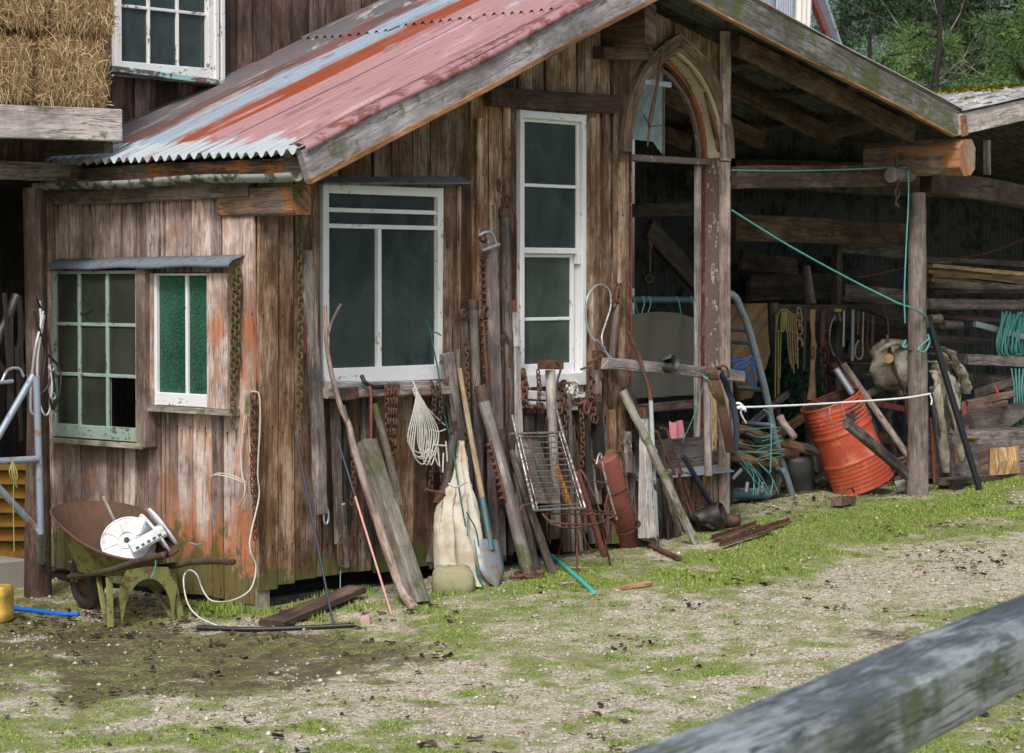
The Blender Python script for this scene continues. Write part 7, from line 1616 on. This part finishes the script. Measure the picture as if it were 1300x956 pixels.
# tall roof bits behind the ridge
tb=thing('rear_gable','patchwork of corrugated iron and white sheet forming a gable beyond the ridge','gable',P(985,20,y=2.5))
def quad(px,y,mat,nm,cor=False):
    f=[P(a,b_,y=y) for a,b_ in px]; 
    m=MB(); A,B_,C_,D=f; n_=60; rows=[]
    for e_,(p,q) in enumerate(((A,B_),(D,C_))):
        rows.append([p.lerp(q,j/n_)+Vector((0,(.012*math.sin(j*1.6) if cor else .02*math.sin(j*.35)),0)) for j in range(n_+1)])
    m.loft(rows,closed=False,cap=False); return m.obj(nm,M[mat],tb)
M['galvold']=metal('old galvanised sheet',(.40,.47,.56),(.25,.09,.05),.25,.55,.2,6)
M['whitesheet']=plain('old white plastic sheet',(.70,.68,.62),.5,0,.12,5,.2,dirt=(.45,.36,.24),damt=.3)
quad([(895,-60),(1000,-60),(1012,50),(940,20)],2.2,'galvold','corrugated_sheet',True)
quad([(985,-60),(1032,-60),(1030,60),(985,50)],2.15,'galvold','corrugated_sheet',True)
quad([(1012,-60),(1032,-60),(1029,50),(1010,42)],2.1,'whitesheet','white_sheet')
m=MB(); m.bar(P(1020,-30,y=2.3),P(1058,66,y=2.3),.06,.05); m.obj('raking_board',M['rustred'],tb)
m=MB(); m.bar(P(1034,-30,y=2.35),P(1068,70,y=2.35),.03,.08); m.obj('edge_sheet',M['galvold'],tb)

# ------------------------------------------------------------------ blurred fence rail in the foreground
m=MB(); z=1.1; r1=P(1300,752,z=z); r2=P(1010,866,z=z); r3=P(1300,802,z=z)
d=(r1-r2).normalized(); side=Vector((d.y,-d.x,0)); w=abs((r3-r1).dot(side)); 
if side.dot(r3-r1)<0: side=-side
p0=r2-d*2.2+side*w/2-Vector((0,0,.06)); p1=r1+d*1.6+side*w/2-Vector((0,0,.06)); m.bar(p0,p1,w,.12,n=(0,0,1),seg=30,jit=.0035,ch=.012)
ft=thing('fence','lichened grey fence rail crossing the near right corner, out of focus','fence',G(1300,900))
ft.location=Vector((p1.x,p1.y,gz(p1.x,p1.y)))
m.obj('top_rail',wood('lichened fence rail',(.020,.025,.027),(.070,.083,.090),(.19,.225,.24),(.40,.45,.47),.42,moss=.6,knots=.2,rough=.45),ft)
m=MB(); q=p1-d*.25-Vector((0,0,.06)); m.bar(Vector((q.x,q.y,gz(q.x,q.y)-.1)),q,.14,.12); q=p0+d*.1-Vector((0,0,.06)); m.bar(Vector((q.x,q.y,gz(q.x,q.y)-.1)),q,.14,.12); m.obj('fence_post',M['greyd'],ft)

# ------------------------------------------------------------------ trees beyond the sheds
def tree(label,px,dist,top,rad,n,mat,seed,lf=(.025,.065),conic=True,low=0.,name='pine_tree'):
    rs=np.random.default_rng(seed); v=ray(px,HZ); v=Vector((v.x,v.y,0)).normalized(); b_=Vector((CAM.x,CAM.y,0))+v*dist; H_=top
    t=thing(name,label,'tree',(b_.x,b_.y,.2),'trees beyond the sheds')
    m=MB(); random.seed(seed); m.tube([b_+Vector((rs.normal(0,.02),rs.normal(0,.02),.2+H_*i/8)) for i in range(9)],[.13-.014*i for i in range(9)],9,noise=.08); 
    lim=[]
    for k in range(40):
        z=H_*rs.uniform(.15+low,.95); a=rs.uniform(0,6.28); f=(1-z/H_) if conic else math.sin(math.pi*min(1,z/H_)**.8)
        L=rad*(.35+.8*f)*rs.uniform(.7,1.1); e=b_+Vector((math.cos(a)*L,math.sin(a)*L,z+rs.uniform(-.1,.5))); s_=b_+Vector((0,0,z)); m.tube([s_,s_.lerp(e,.5)+Vector((0,0,.08)),e],[.03,.02,.008],5); lim.append((s_,e))
    m.obj('trunk',M['darker'],t)
    # clumps along limbs
    C_=[]
    for s_,e in lim:
        for k in range(5): q=s_.lerp(e,rs.uniform(.35,1.05)); C_.append((q.x,q.y,q.z,rs.uniform(.2,.5)*rad/1.6))
    C_=np.array(C_); idx=rs.integers(0,len(C_),n); g=rs.normal(size=(n,3)); g/=np.linalg.norm(g,axis=1)[:,None]; rr=rs.random(n)**.45
    p=C_[idx,:3]+g*(C_[idx,3]*rr)[:,None]*np.array([1,1,.75]); L=rs.uniform(*lf,n)[:,None]; dr=rs.normal(size=(n,3)); dr/=np.linalg.norm(dr,axis=1)[:,None]; dr=dr*.6+g*.7; sd=np.cross(dr,rs.normal(size=(n,3))); sd/=np.linalg.norm(sd,axis=1)[:,None]
    V=np.stack([p-sd*L*.12,p+sd*L*.12,p+dr*L+sd*L*.05,p+dr*L-sd*L*.05],1)
    cl=rs.random(len(C_)); rn=np.clip(cl[idx]*.6+rs.random(n)*.5,0,1)
    np_obj('crown',V.reshape(-1,3),np.arange(n*4).reshape(-1,4),M[mat],parent=t,k=4,rnd=rn)
tree('tall dark pine filling the gap above the lean-to roof',1165,33,8.6,2.6,130000,'pine',1,low=.1)
tree('dark pine at the right edge above the mossy roof',1290,32,8.4,2.6,130000,'pine',2,low=.1)
tree('pine behind the bare branches near the rear gable',1070,36,9.0,2.8,110000,'pine',3,low=.1)
tree('pine further back between the two nearest dark pines',1228,40,10.6,3.2,110000,'pine',4,low=.1)
tree('lighter green bushy tree just above the mossy roof',1188,27,4.75,1.15,60000,'pinelight',5,lf=(.025,.06),conic=False,name='bushy_tree')
tree('light green shrubby tree behind the barge board below the bare branches',1105,27,4.35,.9,40000,'pinelight',6,lf=(.025,.06),conic=False,name='bushy_tree')
tree('lighter bushy tree at the right edge above the mossy roof',1305,28,4.9,1.1,50000,'pinelight',7,lf=(.025,.06),conic=False,name='bushy_tree')
# bare branched tree
def bare(label,px,dist,H_,seed):
    rs=random.Random(seed); v=ray(px,HZ); v=Vector((v.x,v.y,0)).normalized(); b_=Vector((CAM.x,CAM.y,0))+v*dist+Vector((0,0,.2)); t=thing('bare_tree',label,'tree',b_)
    m=MB(); tw=MB()
    def grow(p,d,L,r,dep,mb):
        pts=[p]; 
        for i in range(4): d=(d+Vector((rs.uniform(-.18,.18),rs.uniform(-.18,.18),rs.uniform(-.12,.16)))).normalized(); pts.append(pts[-1]+d*L/4)
        mb.tube(pts,[r*(1-.12*i) for i in range(5)],5 if dep>1 else 4)
        if dep==0: return
        for k in range(4 if dep<4 else 3):
            q=pts[rs.choice((2,3,4))]; nd=(d+Vector((rs.uniform(-1,1),rs.uniform(-1,1),rs.uniform(-.5,.7)))*.9).normalized(); grow(q,nd,L*rs.uniform(.55,.8),r*.5,dep-1,m if dep>5 else tw)
    grow(b_,Vector((0,0,1)),H_*.5,.03,6,m); m.obj('trunk',M['greyd'],t); tw.obj('branches',M['pinkgrey'],t)
bare('bare grey tree with fine leafless twigs right of the rear gable',1085,27,6.6,5)
bare('bare twiggy tree at the top right edge',1270,28,8.0,9)

# ------------------------------------------------------------------ light, sky, camera
w=bpy.data.worlds.new('World'); scene.world=w; w.use_nodes=True; nt=w.node_tree; nt.nodes.clear()
sk=nt.nodes.new('ShaderNodeTexSky'); sk.sky_type='NISHITA'; sk.sun_disc=False; EL=R(48); AZ=R(238)
sk.sun_elevation=EL; sk.sun_rotation=AZ; sk.air_density=1.; sk.dust_density=5.; sk.ozone_density=1.
bg=nt.nodes.new('ShaderNodeBackground'); bg.inputs[1].default_value=.115; ow=nt.nodes.new('ShaderNodeOutputWorld')
nt.links.new(sk.outputs[0],bg.inputs[0]); nt.links.new(bg.outputs[0],ow.inputs[0])
sl=bpy.data.lights.new('sun','SUN'); sl.energy=1.5; sl.angle=R(10); sl.color=(1.,.985,.96); so=bpy.data.objects.new('sun',sl); COL.objects.link(so)
sd=Vector((math.sin(AZ)*math.cos(EL),math.cos(AZ)*math.cos(EL),math.sin(EL))); so.rotation_euler=sd.to_track_quat('Z','Y').to_euler()
cd=bpy.data.cameras.new('camera'); co=bpy.data.objects.new('camera',cd); COL.objects.link(co); scene.camera=co
cd.sensor_width=36.; cd.lens=F/1300*36; cd.shift_y=-(478-433)/1300; cd.clip_end=2000; cd.clip_start=.05
from mathutils import Matrix
mt=Matrix((( RT.x,UP.x,-FW.x),(RT.y,UP.y,-FW.y),(RT.z,UP.z,-FW.z))); co.matrix_world=Matrix.Translation(CAM)@mt.to_4x4()
cd.dof.use_dof=True; cd.dof.focus_distance=12.6; cd.dof.aperture_fstop=10.
vs=scene.view_settings; vs.view_transform='Standard'; vs.look='None'; vs.gamma=1; vs.exposure=.5; vs.use_curve_mapping=False
scene.cycles.max_bounces=6; scene.cycles.use_denoising=True; scene.cycles.denoising_prefilter='ACCURATE'; scene.cycles.denoising_input_passes='RGB_ALBEDO_NORMAL'; scene.cycles.use_adaptive_sampling=False; scene.cycles.sample_clamp_indirect=8
